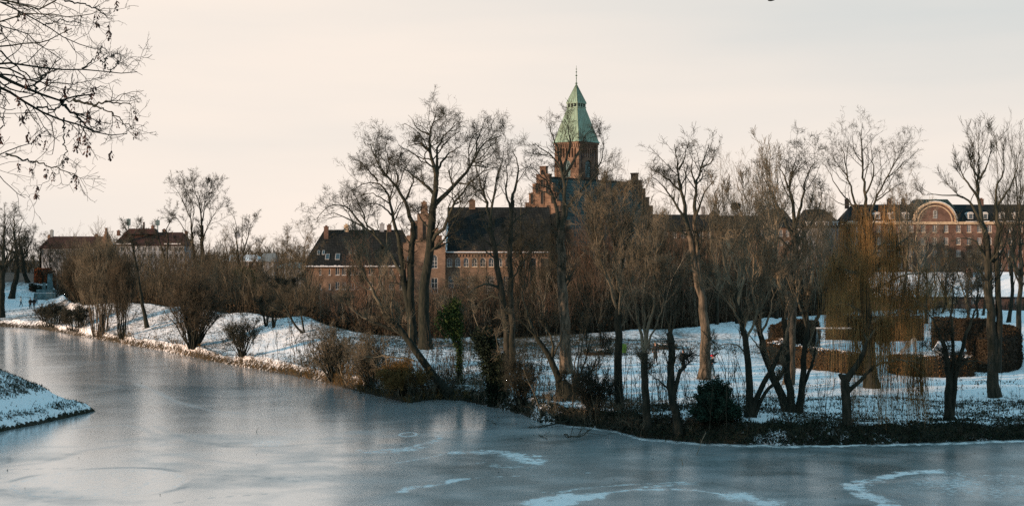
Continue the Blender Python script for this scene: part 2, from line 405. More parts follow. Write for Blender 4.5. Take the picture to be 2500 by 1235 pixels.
def litter_f(p, Y):
    ds = shore(p); t = Y - ds; X = (p - 1250) / F * Y
    l = 0.40 + 0.30 * fbm(X * 0.16, Y * 0.10, 3)
    l = l + 0.9 * (1 - sstep(0.4, np.interp(p, [0, 900, 1400], [1.3, 2.0, 3.2]), t)) * np.interp(p, [0, 600, 700, 1300, 1600, 2500], [0.35, 0.35, 0.35, 0.45, 0.50, 0.50])
    l = l + 0.55 * fbm(X * 0.55 + 3, Y * 0.8, 3) * (1 - sstep(3, 10, t)) * sstep(1150, 1350, p)
    # right hand bank: littered for ten metres
    l = l + 0.06 * (1 - sstep(7, 15, t)) * sstep(1150, 1400, p) + 0.13 * sstep(800, 1000, p) * (1 - sstep(1750, 1950, p)) * sstep(125, 140, Y)
    # trodden path and clean lawn
    path = sstep(1250, 1500, p) * sstep(96, 99, Y) * (1 - sstep(122, 132, Y))
    l = l - 0.34 * path
    l = l - 0.3 * sstep(1500, 1900, p) * sstep(110, 125, Y)
    pl = (1 - sstep(170, 230, p)) * sstep(236, 240, Y) * (1 - sstep(258, 262, Y))
    l = l - 0.8 * pl
    pm = sstep(560, 620, p) * (1 - sstep(760, 820, p)) * np.exp(-((Y - (149 - (p - 600) * 0.075)) / 3.5) ** 2)
    l = l - 0.6 * pm
    dc = np.interp(p, CR_P, CR_D)
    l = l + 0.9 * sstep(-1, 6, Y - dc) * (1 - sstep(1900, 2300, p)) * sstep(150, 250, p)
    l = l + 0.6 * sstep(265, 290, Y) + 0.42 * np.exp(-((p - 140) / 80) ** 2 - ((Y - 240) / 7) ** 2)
    return l

def build_terrain():
    ps = np.concatenate([np.arange(-900, -20, 40), np.arange(-20, 2530, 6), np.arange(2530, 3401, 45)]).astype(float)
    ts = np.concatenate([[-3, -1.2, -0.5], np.arange(-0.2, 8, 0.22), np.arange(8, 45, 0.5), np.arange(45, 170, 1.8), np.geomspace(172, 5500, 40)])
    P, T = np.meshgrid(ps, ts)
    Y = shore(P) + T
    Z = ground_z(P, Y)
    Z = np.where(Y > 600, 1.0, Z)
    X = (P - 1250) / F * Y
    V = np.stack([X, Y, Z], -1).reshape(-1, 3)
    nr, nc = P.shape
    i = np.arange(nr * nc).reshape(nr, nc)
    Fc = np.stack([i[:-1, :-1], i[:-1, 1:], i[1:, 1:], i[1:, :-1]], -1).reshape(-1, 4)
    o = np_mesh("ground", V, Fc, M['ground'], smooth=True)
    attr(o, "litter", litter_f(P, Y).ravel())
    tag(o, kind='structure')
build_terrain()

# near rampart (camera side) and its point at the left
WLINE = np.array([[-170, 116], [-90, 108], [-60, 103], [-28.6, 98.5], [-29.9, 90.5], [-31, 86.5], [-35, 68], [-33, 50], [-24, 32], [-10, 23], [0, 21], [30, 19], [120, 22]], float)
def poly_dist(X, Y, pl):
    d = np.full(X.shape, 1e9)
    for a, b in zip(pl[:-1], pl[1:]):
        ab = b - a; L2 = (ab ** 2).sum()
        t = np.clip(((X - a[0]) * ab[0] + (Y - a[1]) * ab[1]) / L2, 0, 1)
        dd = np.hypot(X - a[0] - t * ab[0], Y - a[1] - t * ab[1])
        d = np.minimum(d, dd)
    return d
def inside(X, Y, poly):
    c = np.zeros(X.shape, bool); n = len(poly)
    for i in range(n):
        x1, y1 = poly[i]; x2, y2 = poly[(i + 1) % n]
        if y1 == y2: continue
        c ^= ((y1 > Y) != (y2 > Y)) & (X < (x2 - x1) * (Y - y1) / (y2 - y1) + x1)
    return c
NPOLY = np.vstack([WLINE, [[120, -90], [-170, -90]]])
def near_z(X, Y):
    d = poly_dist(X, Y, WLINE) * np.where(inside(X, Y, NPOLY), 1, -1)
    d = d + 0.12 * fbm(X * 0.8, Y * 0.8, 3)
    z = np.interp(d, [-3, 0, 0.5, 1.5, 2.6, 3.6, 13, 15, 100], [-1.5, -0.05, 0.55, 1.0, 1.85, 2.6, 8.4, 8.9, 8.9])
    z = z + (d > 0.1) * 0.05 * fbm(X * 2.2, Y * 2.2, 3) + 0.12 * np.exp(-((d - 0.8) / 0.7) ** 2) * fbm(X * 2.0, Y * 2.0, 2)
    return z, d
def build_near():
    xs = np.concatenate([np.arange(-170, -50, 4), np.arange(-50, -38, 0.6), np.arange(-38, -26.5, 0.13), np.arange(-26.5, 124, 3)])
    ys = np.concatenate([np.arange(-90, 26, 5), np.arange(26, 60, 2), np.arange(60, 82, 0.6), np.arange(82, 102, 0.14), np.arange(102, 122, 1.5)])
    X, Y = np.meshgrid(xs, ys)
    Z, d = near_z(X, Y)
    V = np.stack([X, Y, Z], -1).reshape(-1, 3)
    nr, nc = X.shape; i = np.arange(nr * nc).reshape(nr, nc)
    Fc = np.stack([i[:-1, :-1], i[:-1, 1:], i[1:, 1:], i[1:, :-1]], -1).reshape(-1, 4)
    dm = d.reshape(-1)
    Fc = Fc[(dm[Fc] > -2.9).any(1)]
    o = np_mesh("rampart_bank", V, Fc, M['ground'], smooth=True)
    lit = -0.05 + 0.20 * fbm(X * 0.5, Y * 0.5, 3)
    lit = lit + 0.55 * np.exp(-((d - 0.8) / 0.5) ** 2) + 1.0 * (d < 0.22) + 0.50 * sstep(2.0, 2.6, d)
    attr(o, "litter", lit.ravel()); tag(o, kind='structure')
build_near()

# ------------------------------------------------------------------ the frozen moat
def G0(px, py): # pixel -> world on the ice
    Y = CAMZ * F / (py - HOR); return np.array([px2(px, Y), Y])
def build_ice():
    ps = np.concatenate([np.arange(-1400, -40, 60), np.arange(-40, 2541, 5), np.arange(2560, 3900, 60)]).astype(float)
    ysv = np.concatenate([np.arange(14, 56, 3), np.arange(56, 96, 0.2), np.arange(96, 135, 0.5), np.arange(135, 290, 1.6)])
    P, Y = np.meshgrid(ps, ysv); X = (P - 1250) / F * Y
    fr = np.zeros(X.shape); ck = np.zeros(X.shape)
    wob = 0.55 * fbm(X * 1.3, Y * 1.3, 5); fine = fbm(X * 2.4 + 31, Y * 1.6, 5)
    def stroke(pts, w, amt, arr, soft=1.0, rag=1.0, dots=0):
        pl = np.array([G0(*q) for q in pts])
        d = poly_dist(X, Y, pl) + rag * wob * w * 1.2
        if arr is fr or not dots: pass
        v = amt * (0.66 if amt > 0.55 else 1.0) * (1 - sstep(w * 0.1, w * (0.75 + soft), d)) * (1.0 + 0.6 * fine)
        if dots: v = v * (np.sin(X * dots + 2 * fbm(X, Y, 2)) > 0.1)
        return np.maximum(arr, v)
    # big frosty disc bottom left
    c = G0(245, 1178); r = np.hypot((X - c[0]) / 4.0, (Y - c[1]) / 4.5) + 0.05 * wob
    fr = np.maximum(fr, 0.30 * (1 + 0.5 * fine) * (1 - sstep(0.84, 1.08, r)) + 0.25 * np.exp(-((r - 0.96) / 0.05) ** 2)); disc = 1 - sstep(0.92, 1.03, r)
    ck = np.maximum(ck, 0.75 * np.exp(-((r - 1.08) / 0.06) ** 2) * sstep(-0.4, 0.4, vnoise(X * 0.6, Y * 0.6)))
    # left half paler: thin snow dust and painted-in sky reflection, less to the right
    fr = np.maximum(fr, (0.16 * (1 - sstep(-8, 2, X)) + 0.02) * (0.72 + 0.45 * fbm(X * 0.11, Y * 0.05, 4)) * (1 - sstep(90, 150, Y)))
    c = G0(660, 1082); r = np.hypot((X - c[0]) / 1.2, (Y - c[1]) / 1.6)
    fr = np.maximum(fr, 0.4 * (1 - sstep(0.8, 1.1, r)))
    c = G0(1590, 1070); 
    c = G0(996, 1060); r = np.hypot((X - c[0]) / 0.5, (Y - c[1]) / 1.0)
    fr = np.maximum(fr, 0.8 * np.exp(-((r - 1) / 0.22) ** 2))
    fr = stroke([(930, 1098), (1010, 1090), (1065, 1075), (1075, 1066), (1068, 1058)], 0.35, 0.75, fr)
    fr = stroke([(900, 1100), (960, 1100), (1020, 1092)], 1.0, 0.5, fr)
    fr = stroke([(1110, 1104), (1200, 1102), (1270, 1110), (1305, 1130)], 0.8, 0.85, fr, rag=2.0)
    fr = stroke([(1180, 1130), (1240, 1140), (1300, 1140)], 0.8, 0.6, fr, rag=1.6)
    fr = stroke([(960, 1130), (1040, 1118), (1120, 1098)], 0.3, 0.6, fr)
    fr = stroke([(980, 1200), (1000, 1190), (1060, 1184), (1130, 1168)], 0.4, 0.55, fr)
    fr = stroke([(1130, 1167), (1240, 1162), (1440, 1153)], 0.10, 0.95, fr, rag=0.2, dots=7)
    fr = stroke([(1275, 1198), (1360, 1202), (1420, 1192), (1500, 1185), (1580, 1180), (1690, 1176)], 0.3, 0.7, fr, rag=1.8)
    fr = stroke([(1330, 1240), (1345, 1222), (1400, 1212), (1425, 1212)], 0.9, 1.3, fr, rag=1.2)
    fr = stroke([(1380, 1226), (1350, 1232)], 0.8, 1.2, fr, rag=0.6)
    fr = stroke([(1430, 1212), (1500, 1200), (1550, 1194), (1620, 1194)], 0.3, 1.0, fr, rag=1.4)
    fr = stroke([(1620, 1193), (1700, 1196), (1760, 1205), (1790, 1218)], 0.25, 0.95, fr)
    fr = stroke([(1800, 1208), (1850, 1222), (1900, 1236)], 1.0, 0.9, fr, rag=1.2)
    fr = stroke([(1580, 1188), (1680, 1180)], 0.5, 0.7, fr)
    # right hand snow field with a bright rim
    fr = stroke([(2300, 1150), (2220, 1154), (2180, 1160), (2150, 1168), (2100, 1178), (2080, 1190), (2110, 1205), (2150, 1222), (2180, 1240)], 0.5, 1.05, fr, rag=2.2)
    poly = np.array([G0(*q) for q in [(2300, 1152), (2180, 1162), (2105, 1180), (2100, 1195), (2150, 1222), (2180, 1240), (2700, 1260), (2700, 1165), (2420, 1158)]])
    ins = inside(X + wob, Y + wob, poly)
    fr = np.maximum(fr, np.where(ins, 0.22 + 0.40 * fbm(X * 0.35, Y * 0.2, 4), 0))
    # snow rim along the far shore
    t = shore(P) - Y
    rim = (0.62 * (1 + 0.7 * fine) * np.exp(-((t - 0.75 - 0.5 * fbm(X * 0.25, Y * 0.0, 3)) / 0.65) ** 2)) * sstep(1180, 1420, P) + 0.4 * np.exp(-((t - 0.5) / 0.35) ** 2) * (1 - sstep(1150, 1400, P)) * sstep(-0.1, 0.4, fbm(X * 0.3, 0 * X, 2))
    fr = np.maximum(fr, rim * (t > -0.5))
    # dark cracks, old skating arcs, footprints
    ck = stroke([(330, 935), (380, 955), (430, 980), (520, 1003), (600, 1010)], 0.22, 0.55, ck, rag=0.5)
    ck = stroke([(180, 1045), (300, 1036), (350, 1045), (380, 1062)], 0.3, 0.35, ck)
    ck = stroke([(280, 1075), (360, 1072), (400, 1085)], 0.7, 0.25, ck)
    ck = stroke([(380, 1040), (470, 1076), (560, 1090), (700, 1088), (860, 1078)], 0.35, 0.35, ck)
    ck = stroke([(480, 1120), (620, 1135), (760, 1125)], 0.3, 0.3, ck)
    ck = stroke([(0, 1140), (110, 1128), (200, 1100), (330, 1082)], 0.3, 0.3, ck)
    ck = stroke([(10, 1146), (90, 1144), (190, 1142)], 0.12, 0.8, ck, rag=0.2, dots=9)
    ck = stroke([(420, 1228), (520, 1214), (650, 1205)], 0.12, 0.75, ck, rag=0.2, dots=9)
    ck = stroke([(560, 1172), (700, 1165), (860, 1158)], 0.10, 0.6, ck, rag=0.2, dots=9)
    ck = stroke([(480, 1158), (620, 1160), (740, 1176)], 0.10, 0.6, ck, rag=0.2, dots=9)
    ck = stroke([(0, 1205), (60, 1200), (100, 1215), (160, 1222)], 1.3, 0.5, ck)
    ck = stroke([(18, 1112), (26, 1122), (20, 1130), (5, 1132)], 0.12, 0.6, ck, rag=0.2)
    ck = stroke([(2200, 1218), (2240, 1218)], 0.5, 0.5, ck)
    V = np.stack([X, Y, 0 * X], -1).reshape(-1, 3)
    nr, nc = X.shape; i = np.arange(nr * nc).reshape(nr, nc)
    Fc = np.stack([i[:-1, :-1], i[:-1, 1:], i[1:, 1:], i[1:, :-1]], -1).reshape(-1, 4)
    o = np_mesh("frozen_water", V, Fc, M['ice'])
    attr(o, "frost", fr.ravel()); attr(o, "crack", ck.ravel())
    gz_ = 0.12 + 0.56 * (1 - sstep(-11, -1, X + 2.0 * fbm(X * 0.2, Y * 0.05, 3) - (Y - 60) * 0.10)) + 0.35 * sstep(84, 92, Y) * (1 - sstep(10, 25, X))  # left half more mirror-like, painting in its brighter sky reflection
    gz_ = gz_ + 0.5 * disc + 0.40 * fbm(X * 0.12 + 4, Y * 0.12, 4) + 0.30 * fbm(X * 0.45, Y * 0.6 + 9, 4) + 0.3 * np.clip(fr, 0, 1)
    attr(o, "glaze_reflection", np.clip(gz_, 0, 1).ravel()); tag(o, kind='structure')
build_ice()

# placing things on the far bank: pixel of the foot -> distance
_Yscan = np.arange(76, 300, 0.25)
def foot(px, py):
    p = np.full(_Yscan.shape, float(px))
    ok = _Yscan > float(np.interp(px, SH_P, SH_D)) + 0.1
    yy = HOR + (CAMZ - ground_z(p, _Yscan)) * F / _Yscan
    idx = np.where(ok & (yy <= py))[0]
    Y = _Yscan[idx[0]] if len(idx) else float(np.interp(px, CR_P, CR_D))
    return float(Y)
def gz(px, Y): return float(ground_z(np.array([float(px)]), np.array([float(Y)]))[0])
def gzX(X, Y): return gz(1250 + F * X / Y, Y)

# ------------------------------------------------------------------ plain solids
class MB:
    def __init__(self): self.v = []; self.f = []; self.m = []
    def add(self, verts, faces, mi=0, T=None):
        b = len(self.v)
        for v in verts: self.v.append(tuple(T @ Vector(v)) if T is not None else tuple(v))
        for f in faces: self.f.append([b + i for i in f]); self.m.append(mi)
        return self
    def box(self, x0, x1, y0, y1, z0, z1, mi=0, T=None):
        v = [(x0, y0, z0), (x1, y0, z0), (x1, y1, z0), (x0, y1, z0), (x0, y0, z1), (x1, y0, z1), (x1, y1, z1), (x0, y1, z1)]
        return self.add(v, [(0, 3, 2, 1), (4, 5, 6, 7), (0, 1, 5, 4), (1, 2, 6, 5), (2, 3, 7, 6), (3, 0, 4, 7)], mi, T)
    def prism(self, pts, axis, a, b, mi=0, T=None):
        """polygon pts (2d) extruded along axis 'y' (pts=x,z) or 'x' (pts=y,z) or 'z' (pts=x,y)"""
        n = len(pts)
        def mk(p, t): return (p[0], t, p[1]) if axis == 'y' else ((t, p[0], p[1]) if axis == 'x' else (p[0], p[1], t))
        v = [mk(p, a) for p in pts] + [mk(p, b) for p in pts]
        fs = [tuple(range(n)), tuple(range(2 * n - 1, n - 1, -1))] + [(i, i + n, (i + 1) % n + n, (i + 1) % n) for i in range(n)]
        return self.add(v, fs, mi, T)
    def frustum(self, cx, cy, z0, z1, hx0, hy0, hx1, hy1, mi=0, T=None):
        v = [(cx - hx0, cy - hy0, z0), (cx + hx0, cy - hy0, z0), (cx + hx0, cy + hy0, z0), (cx - hx0, cy + hy0, z0),
             (cx - hx1, cy - hy1, z1), (cx + hx1, cy - hy1, z1), (cx + hx1, cy + hy1, z1), (cx - hx1, cy + hy1, z1)]
        return self.add(v, [(0, 3, 2, 1), (4, 5, 6, 7), (0, 1, 5, 4), (1, 2, 6, 5), (2, 3, 7, 6), (3, 0, 4, 7)], mi, T)
    def cyl(self, p0, p1, r0, r1=None, k=8, mi=0, T=None):
        r1 = r0 if r1 is None else r1
        p0 = Vector(p0); p1 = Vector(p1); d = (p1 - p0).normalized()
        a = d.orthogonal().normalized(); b = d.cross(a)
        v = []
        for p, r in ((p0, r0), (p1, r1)):
            for i in range(k):
                t = 2 * math.pi * i / k; v.append(tuple(p + a * (r * math.cos(t)) + b * (r * math.sin(t))))
        fs = [tuple(range(k - 1, -1, -1)), tuple(range(k, 2 * k))] + [(i, (i + 1) % k, (i + 1) % k + k, i + k) for i in range(k)]
        return self.add(v, fs, mi, T)
    def mesh(self, name):
        me = bpy.data.meshes.new(name); me.from_pydata(self.v, [], self.f)
        me.polygons.foreach_set("material_index", self.m)
        bm = bmesh.new(); bm.from_mesh(me); bmesh.ops.recalc_face_normals(bm, faces=bm.faces); bm.to_mesh(me); bm.free()
        me.update(); return me
    def build(self, name, mats, parent=None): return link_mesh(name, self.mesh(name), mats, parent)

def wall_mb(mb, x0, x1, z0, z1, ops, y=0.0, depth=0.22, T=None, top=None, thick=0.5):
    """wall front at y (facing -y) with real openings (xa,xb,za,zb,arch); back sheet behind at y+thick"""
    xs = sorted({x0, x1, *[o[0] for o in ops], *[o[1] for o in ops]})
    zs = sorted({z0, z1, *[o[2] for o in ops], *[o[3] for o in ops]})
    for i in range(len(xs) - 1):
        for j in range(len(zs) - 1):
            cx, cz = (xs[i] + xs[i + 1]) / 2, (zs[j] + zs[j + 1]) / 2
            if any(o[0] < cx < o[1] and o[2] < cz < o[3] for o in ops): continue
            mb.add([(xs[i], y, zs[j]), (xs[i + 1], y, zs[j]), (xs[i + 1], y, zs[j + 1]), (xs[i], y, zs[j + 1])], [(0, 1, 2, 3)], 0, T)
    for o in ops:
        xa, xb, za, zb = o[:4]; arch = len(o) > 4 and o[4]
        r = (xb - xa) / 2; cx = (xa + xb) / 2
        prof = [(xa, za), (xb, za)]
        if arch:
            cz = zb - r
            n = 8
            arc = [(cx + r * math.cos(math.pi * k / n), cz + r * math.sin(math.pi * k / n)) for k in range(n + 1)]
            prof += arc
            for k in range(n):
                corner = (xb, y, zb) if k < n / 2 else (xa, y, zb)
                mb.add([(arc[k][0], y, arc[k][1]), corner, (arc[k + 1][0], y, arc[k + 1][1])], [(0, 1, 2)], 0, T)
            mb.add([(cx - 0.001, y, zb), (cx, y, zb), (cx, y, zb - 0.001)], [(0, 1, 2)], 0, T)
        else: prof += [(xb, zb), (xa, zb)]
        n = len(prof)
        vv = [(a, y, b) for a, b in prof] + [(a, y + depth, b) for a, b in prof]
        mb.add(vv, [(k, (k + 1) % n, (k + 1) % n + n, k + n) for k in range(n)], 0, T)
    return mb

_wcache = {}
def window(parent, xc, zb, w, h, arch=False, y=0.10, bars=(1, 1), rz=0.0, frame='white', base=None, fw=0.09, sill=None):
    """pane with a frame child; xc,zb local centre / bottom of the opening"""
    key = (round(w, 3), round(h, 3), arch, bars, frame)
    if key not in _wcache:
        a = MB(); b = MB(); r = w / 2
        if arch:
            pts = [(-r, 0), (r, 0)] + [(r * math.cos(math.pi * k / 8), h - r + r * math.sin(math.pi * k / 8)) for k in range(9)]
        else: pts = [(-r, 0), (r, 0), (r, h), (-r, h)]
        a.prism(pts, 'y', 0.05, 0.08)
        def bar(x0, x1, z0, z1): b.box(x0, x1, -0.02, 0.047, z0, z1)
        zt = h - r if arch else h
        bar(-r, -r + fw, 0, zt); bar(r - fw, r, 0, zt); bar(-r + fw, r - fw, 0, fw)
        if arch:
            n = 8
            for k in range(n):
                t0, t1 = math.pi * k / n, math.pi * (k + 1) / n
                q = [(r * math.cos(t0), zt + r * math.sin(t0)), (r * math.cos(t1), zt + r * math.sin(t1)),
                     ((r - fw) * math.cos(t1), zt + (r - fw) * math.sin(t1)), ((r - fw) * math.cos(t0), zt + (r - fw) * math.sin(t0))]
                b.prism(q, 'y', -0.02, 0.047)
        else: bar(-r + fw, r - fw, h - fw, h)
        nb, nh = bars
        for k in range(1, nb + 1):
            x = -r + w * k / (nb + 1); b.box(x - fw * 0.4, x + fw * 0.4, -0.012, 0.047, fw, zt - (0 if arch else fw))
        for k in range(1, nh + 1):
            z = zt * k / (nh + 1); b.box(-r + fw, r - fw, -0.016, 0.047, z - fw * 0.35, z + fw * 0.35)
        _wcache[key] = (a.mesh("window"), b.mesh("frame"))
    o = link_mesh("window", _wcache[key][0], M['glass'], parent)
    f = link_mesh("frame", _wcache[key][1], M[frame], o)
    if sill:
        ks = ('sill', round(w, 3))
        if ks not in _wcache:
            b = MB(); b.box(-w / 2 - 0.08, w / 2 + 0.08, -y - 0.16, -y - 0.002, -0.14, -0.004); _wcache[ks] = b.mesh("sill")
        so_ = bpy.data.objects.new("sill", _wcache[ks]); COL.objects.link(so_); so_.parent = o
        if not _wcache[ks].materials: _wcache[ks].materials.append(M[sill])
    c, s_ = math.cos(rz), math.sin(rz)
    bx, by = base if base else (0, 0)
    o.location = (bx + xc * c - y * s_, by + xc * s_ + y * c, zb)
    o.rotation_euler = (0, 0, rz)
    return o

def gable_roof(mb, x0, x1, y0, y1, ze, zr, oh=0.4, hip=0.0, t=0.18):
    """ridge along x at mid y; hip = inset of ridge ends"""
    ym = (y0 + y1) / 2; sl = (zr - ze) / (ym - y0); zo = ze - oh * sl
    A = [(x0 - oh, y0 - oh, zo), (x1 + oh, y0 - oh, zo), (x1 + oh, y1 + oh, zo), (x0 - oh, y1 + oh, zo)]
    if hip: Rg = [(x0 + hip, ym, zr), (x1 - hip, ym, zr)]
    else: Rg = [(x0 - oh, ym, zr), (x1 + oh, ym, zr)]
    v = A + Rg + [(p[0], p[1], p[2] - t) for p in A + Rg]
    fs = [(0, 1, 5, 4), (2, 3, 4, 5), (1, 2, 5), (3, 0, 4)] if hip else [(0, 1, 5, 4), (2, 3, 4, 5)]
    fb = [tuple(i + 6 for i in reversed(f)) for f in fs]
    if hip: edge = [(0, 6, 7, 1), (1, 7, 8, 2), (2, 8, 9, 3), (3, 9, 6, 0)]
    else: edge = [(0, 6, 7, 1), (2, 8, 9, 3), (1, 7, 11, 5), (5, 11, 8, 2), (3, 9, 10, 4), (4, 10, 6, 0)]
    return mb.add(v, fs + fb + edge)

def chimney(parent, x, y, z0, z1, w=0.9, d=0.7, mat='brick'):
    b = MB(); b.box(x - w / 2, x + w / 2, y - d / 2, y + d / 2, z0, z1 - 0.15); b.box(x - w / 2 - 0.08, x + w / 2 + 0.08, y - d / 2 - 0.08, y + d / 2 + 0.08, z1 - 0.15, z1)
    b.box(x - w * 0.25, x + w * 0.25, y - d * 0.25, y + d * 0.25, z1, z1 + 0.25)
    return b.build("chimney", M[mat], parent)

# ------------------------------------------------------------------ church
def build_church():
    e = np.array([0.66, 0.751]); D0 = 285.0
    G = np.array([px2(1325, D0), D0]); zr = pz(432, D0); w = 7.2; Ln = 31.0; ze = 13.5
    ang = math.atan2(e[1], e[0])
    # local frame: x along nave, y to the back-left ; the visible long side faces -y
    root = empty("church", (G[0], G[1], 0), ang, "red brick church with green copper spire and dark glazed tile roof above the bare trees", "church")
    def wy(y): return y
    # nave walls
    zw = ze
    ops = []
    for k in range(6):
        xc = 4.0 + k * 4.6
        ops.append((xc - 0.8, xc + 0.8, 5.0, 10.8, True))
    mb = MB(); wall_mb(mb, 0.7, Ln - 0.7, 0.5, zw, ops, y=-w, depth=0.4)
    mb.add([(0.7, w, 0.5), (Ln - 0.7, w, 0.5), (Ln - 0.7, w, zw), (0.7, w, zw)], [(0, 3, 2, 1)])
    for k in range(7):
        xc = 1.7 + k * 4.6; mb.box(xc - 0.4, xc + 0.4, -w - 0.8, -w - 0.003, 0.5, 10.8)
    mb.build("nave_wall", M['brick_church'], root)
    for k in range(6): window(root, 4.0 + k * 4.6, 5.0, 1.6, 5.8, True, y=-w + 0.25, bars=(1, 4), frame='copper')
    # stepped gables
    def gable(x0, x1, name, windows):
        g = MB(); sl = (zr - ze) / w
        prof = [(-w - 0.25, 0.5), (w + 0.25, 0.5), (w + 0.25, ze + 0.6)]
        n = 7; st = []
        for k in range(n):
            y = w + 0.25 - (k + 1) * (w + 0.25 - 0.75) / n
            z = ze + 0.6 + (k + 1) * (zr + 0.4 - ze - 0.6) / n
            st.append((y, z))
        right = []
        yprev, zprev = w + 0.25, ze + 0.6
        for (y, z) in st:
            right += [(yprev, z)] ; right += [(y, z)]; yprev = y
        right += [(yprev, zr + 2.0)]
        prof += right + [(-a, b) for a, b in reversed(right)] + [(-w - 0.25, ze + 0.6)]
        # build as stacked boxes (solid, stepped)
        g.box(x0, x1, -w - 0.25, w + 0.25, 0.5, ze + 0.6)
        zp = ze + 0.6; yh = w + 0.25
        for (y, z) in st:
            g.box(x0, x1, -yh, yh, zp, z); g.box(x0 - 0.09, x1 + 0.09, -yh - 0.06, -y, z - 0.003, z + 0.18); g.box(x0 - 0.09, x1 + 0.09, y, yh + 0.06, z - 0.003, z + 0.18)
            zp = z; yh = y
        g.box(x0, x1, -yh, yh, zp, zr + 1.9); g.box(x0 - 0.12, x1 + 0.12, -yh - 0.1, yh + 0.1, zr + 1.9, zr + 2.15)
        return g.build(name, M['brick_church'], root)
    gb = gable(0.0, 0.7, "stepped_gable", True)
    gable(Ln - 0.7, Ln, "stepped_gable", False)
    # blind niches on the near gable: dark recessed panels with brick arches (set proud frames)
    TT = Matrix.Rotation(R(-90), 4, 'Z')   # maps local (x,-y front) to face -x
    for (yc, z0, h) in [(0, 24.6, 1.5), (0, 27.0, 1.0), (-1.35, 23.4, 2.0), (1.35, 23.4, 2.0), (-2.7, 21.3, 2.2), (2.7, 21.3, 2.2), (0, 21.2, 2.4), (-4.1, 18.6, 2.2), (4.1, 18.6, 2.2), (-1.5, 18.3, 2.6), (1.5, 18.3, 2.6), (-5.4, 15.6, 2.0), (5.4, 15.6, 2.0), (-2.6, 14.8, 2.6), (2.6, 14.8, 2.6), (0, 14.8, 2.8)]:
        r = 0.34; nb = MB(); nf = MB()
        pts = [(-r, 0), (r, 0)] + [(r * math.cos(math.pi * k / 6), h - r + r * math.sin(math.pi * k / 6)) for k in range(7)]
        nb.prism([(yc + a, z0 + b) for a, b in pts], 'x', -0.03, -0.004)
        for sgn in (-1, 1): nf.box(-0.16, -0.004, yc + sgn * (r + 0.03) - (0.1 if sgn < 0 else 0), yc + sgn * (r + 0.03) + (0.1 if sgn > 0 else 0), z0, z0 + h - r)
        nf.box(-0.18, -0.004, yc - r - 0.13, yc + r + 0.13, z0 - 0.14, z0 - 0.003)
        n = 6
        for k in range(n):
            t0, t1 = math.pi * k / n, math.pi * (k + 1) / n; zt = z0 + h - r
            q = [(yc + (r + 0.03) * math.cos(t0), zt + (r + 0.03) * math.sin(t0)), (yc + (r + 0.13) * math.cos(t0), zt + (r + 0.13) * math.sin(t0)), (yc + (r + 0.13) * math.cos(t1), zt + (r + 0.13) * math.sin(t1)), (yc + (r + 0.03) * math.cos(t1), zt + (r + 0.03) * math.sin(t1))]
            nf.prism(q, 'x', -0.16, -0.004)
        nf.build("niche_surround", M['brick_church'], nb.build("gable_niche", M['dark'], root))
    # roof
    rf = MB(); gable_roof(rf, 0.72 + 0.35, Ln - 0.72 - 0.35, -w, w, ze, zr, oh=0.35)
    ro = rf.build("roof", M['tile_dark'], root)
    rc = MB(); rc.box(0.8, Ln - 0.8, -0.16, 0.16, zr - 0.05, zr + 0.16)
    rc.build("ridge_cap", M['tile_slate'], ro)
    # roof hood with pale downpipe
    sl = (zr - ze) / w
    zd = pz(508, 291); yd = -(zr - zd) / sl
    dm = MB(); dm.box(11.2, 12.4, yd - 1.3, yd + 0.6, zd - 2.2, zd + 0.2); dm.prism([(11.05, zd + 0.2), (12.55, zd + 0.2), (11.8, zd + 1.3)], 'y', yd - 1.45, yd + 0.5)
    dm.build("roof_hood", M['tile_slate'], root)
    dp = MB(); dp.cyl((12.9, -w - 0.75, ze - 4.5), (12.9, -w - 0.75, ze + 1.0), 0.12); dp.build("downpipe", M['metal'], root)
    # low lean-to porch in front of the gable
    po = MB(); po.box(-3.2, -0.004, -3.0, 3.0, 0.5, 12.6); po.build("porch_wall", M['brick_church'], root)
    pr = MB(); pr.add([(-3.6, -3.4, 12.6), (-0.02, -3.4, 12.6), (-0.02, 3.4, 12.6), (-3.6, 3.4, 12.6), (-0.02, 0, 16.8), (-1.6, 0, 16.2)], [(0, 1, 4, 5), (2, 3, 5, 4), (3, 0, 5), (0, 3, 2, 1), (1, 2, 4)])
    pr.build("porch_roof", M['tile_slate'], root)
    # side chapel with small tiled roof to the right front
    ch = MB(); ch.box(3.0, 10.5, -w - 6.5, -w - 0.85, 0.5, 8.6); ch.build("chapel_wall", M['brick_church'], root)
    cr = MB(); cr.add([(2.6, -w - 6.9, 8.6), (10.9, -w - 6.9, 8.6), (10.9, -w - 0.03, 12.4), (2.6, -w - 0.03, 12.4), (2.6, -w - 6.9, 8.4), (10.9, -w - 6.9, 8.4), (10.9, -w - 0.03, 12.2), (2.6, -w - 0.03, 12.2)], [(0, 1, 2, 3), (4, 7, 6, 5), (0, 4, 5, 1), (1, 5, 6, 2), (3, 7, 4, 0)])
    cr.build("chapel_roof", M['tile_dark'], root)

    # ---- tower, same orientation; near corner projects at px 1413
    Dt = 300.0; C = np.array([px2(1413, Dt), Dt]); s = 6.5
    # tower local: x along e from corner 0..s ; y from corner 0..s going back-left
    rel = C - G
    lx = rel @ e; ly = rel @ np.array([-e[1], e[0]])
    tb = Matrix.Translation((lx, ly, 0))
    tower = empty("tower", (lx, ly, 0), 0); tower.parent = root
    zt = pz(345, Dt)
    tw = MB()
    zb0 = 0.5; bel = (pz(432, Dt), pz(389, Dt)); nic = (pz(383, Dt), pz(360, Dt))
    front = []
    front.append((s / 2 - 1.0, s / 2 + 1.0, bel[0], bel[1], True))
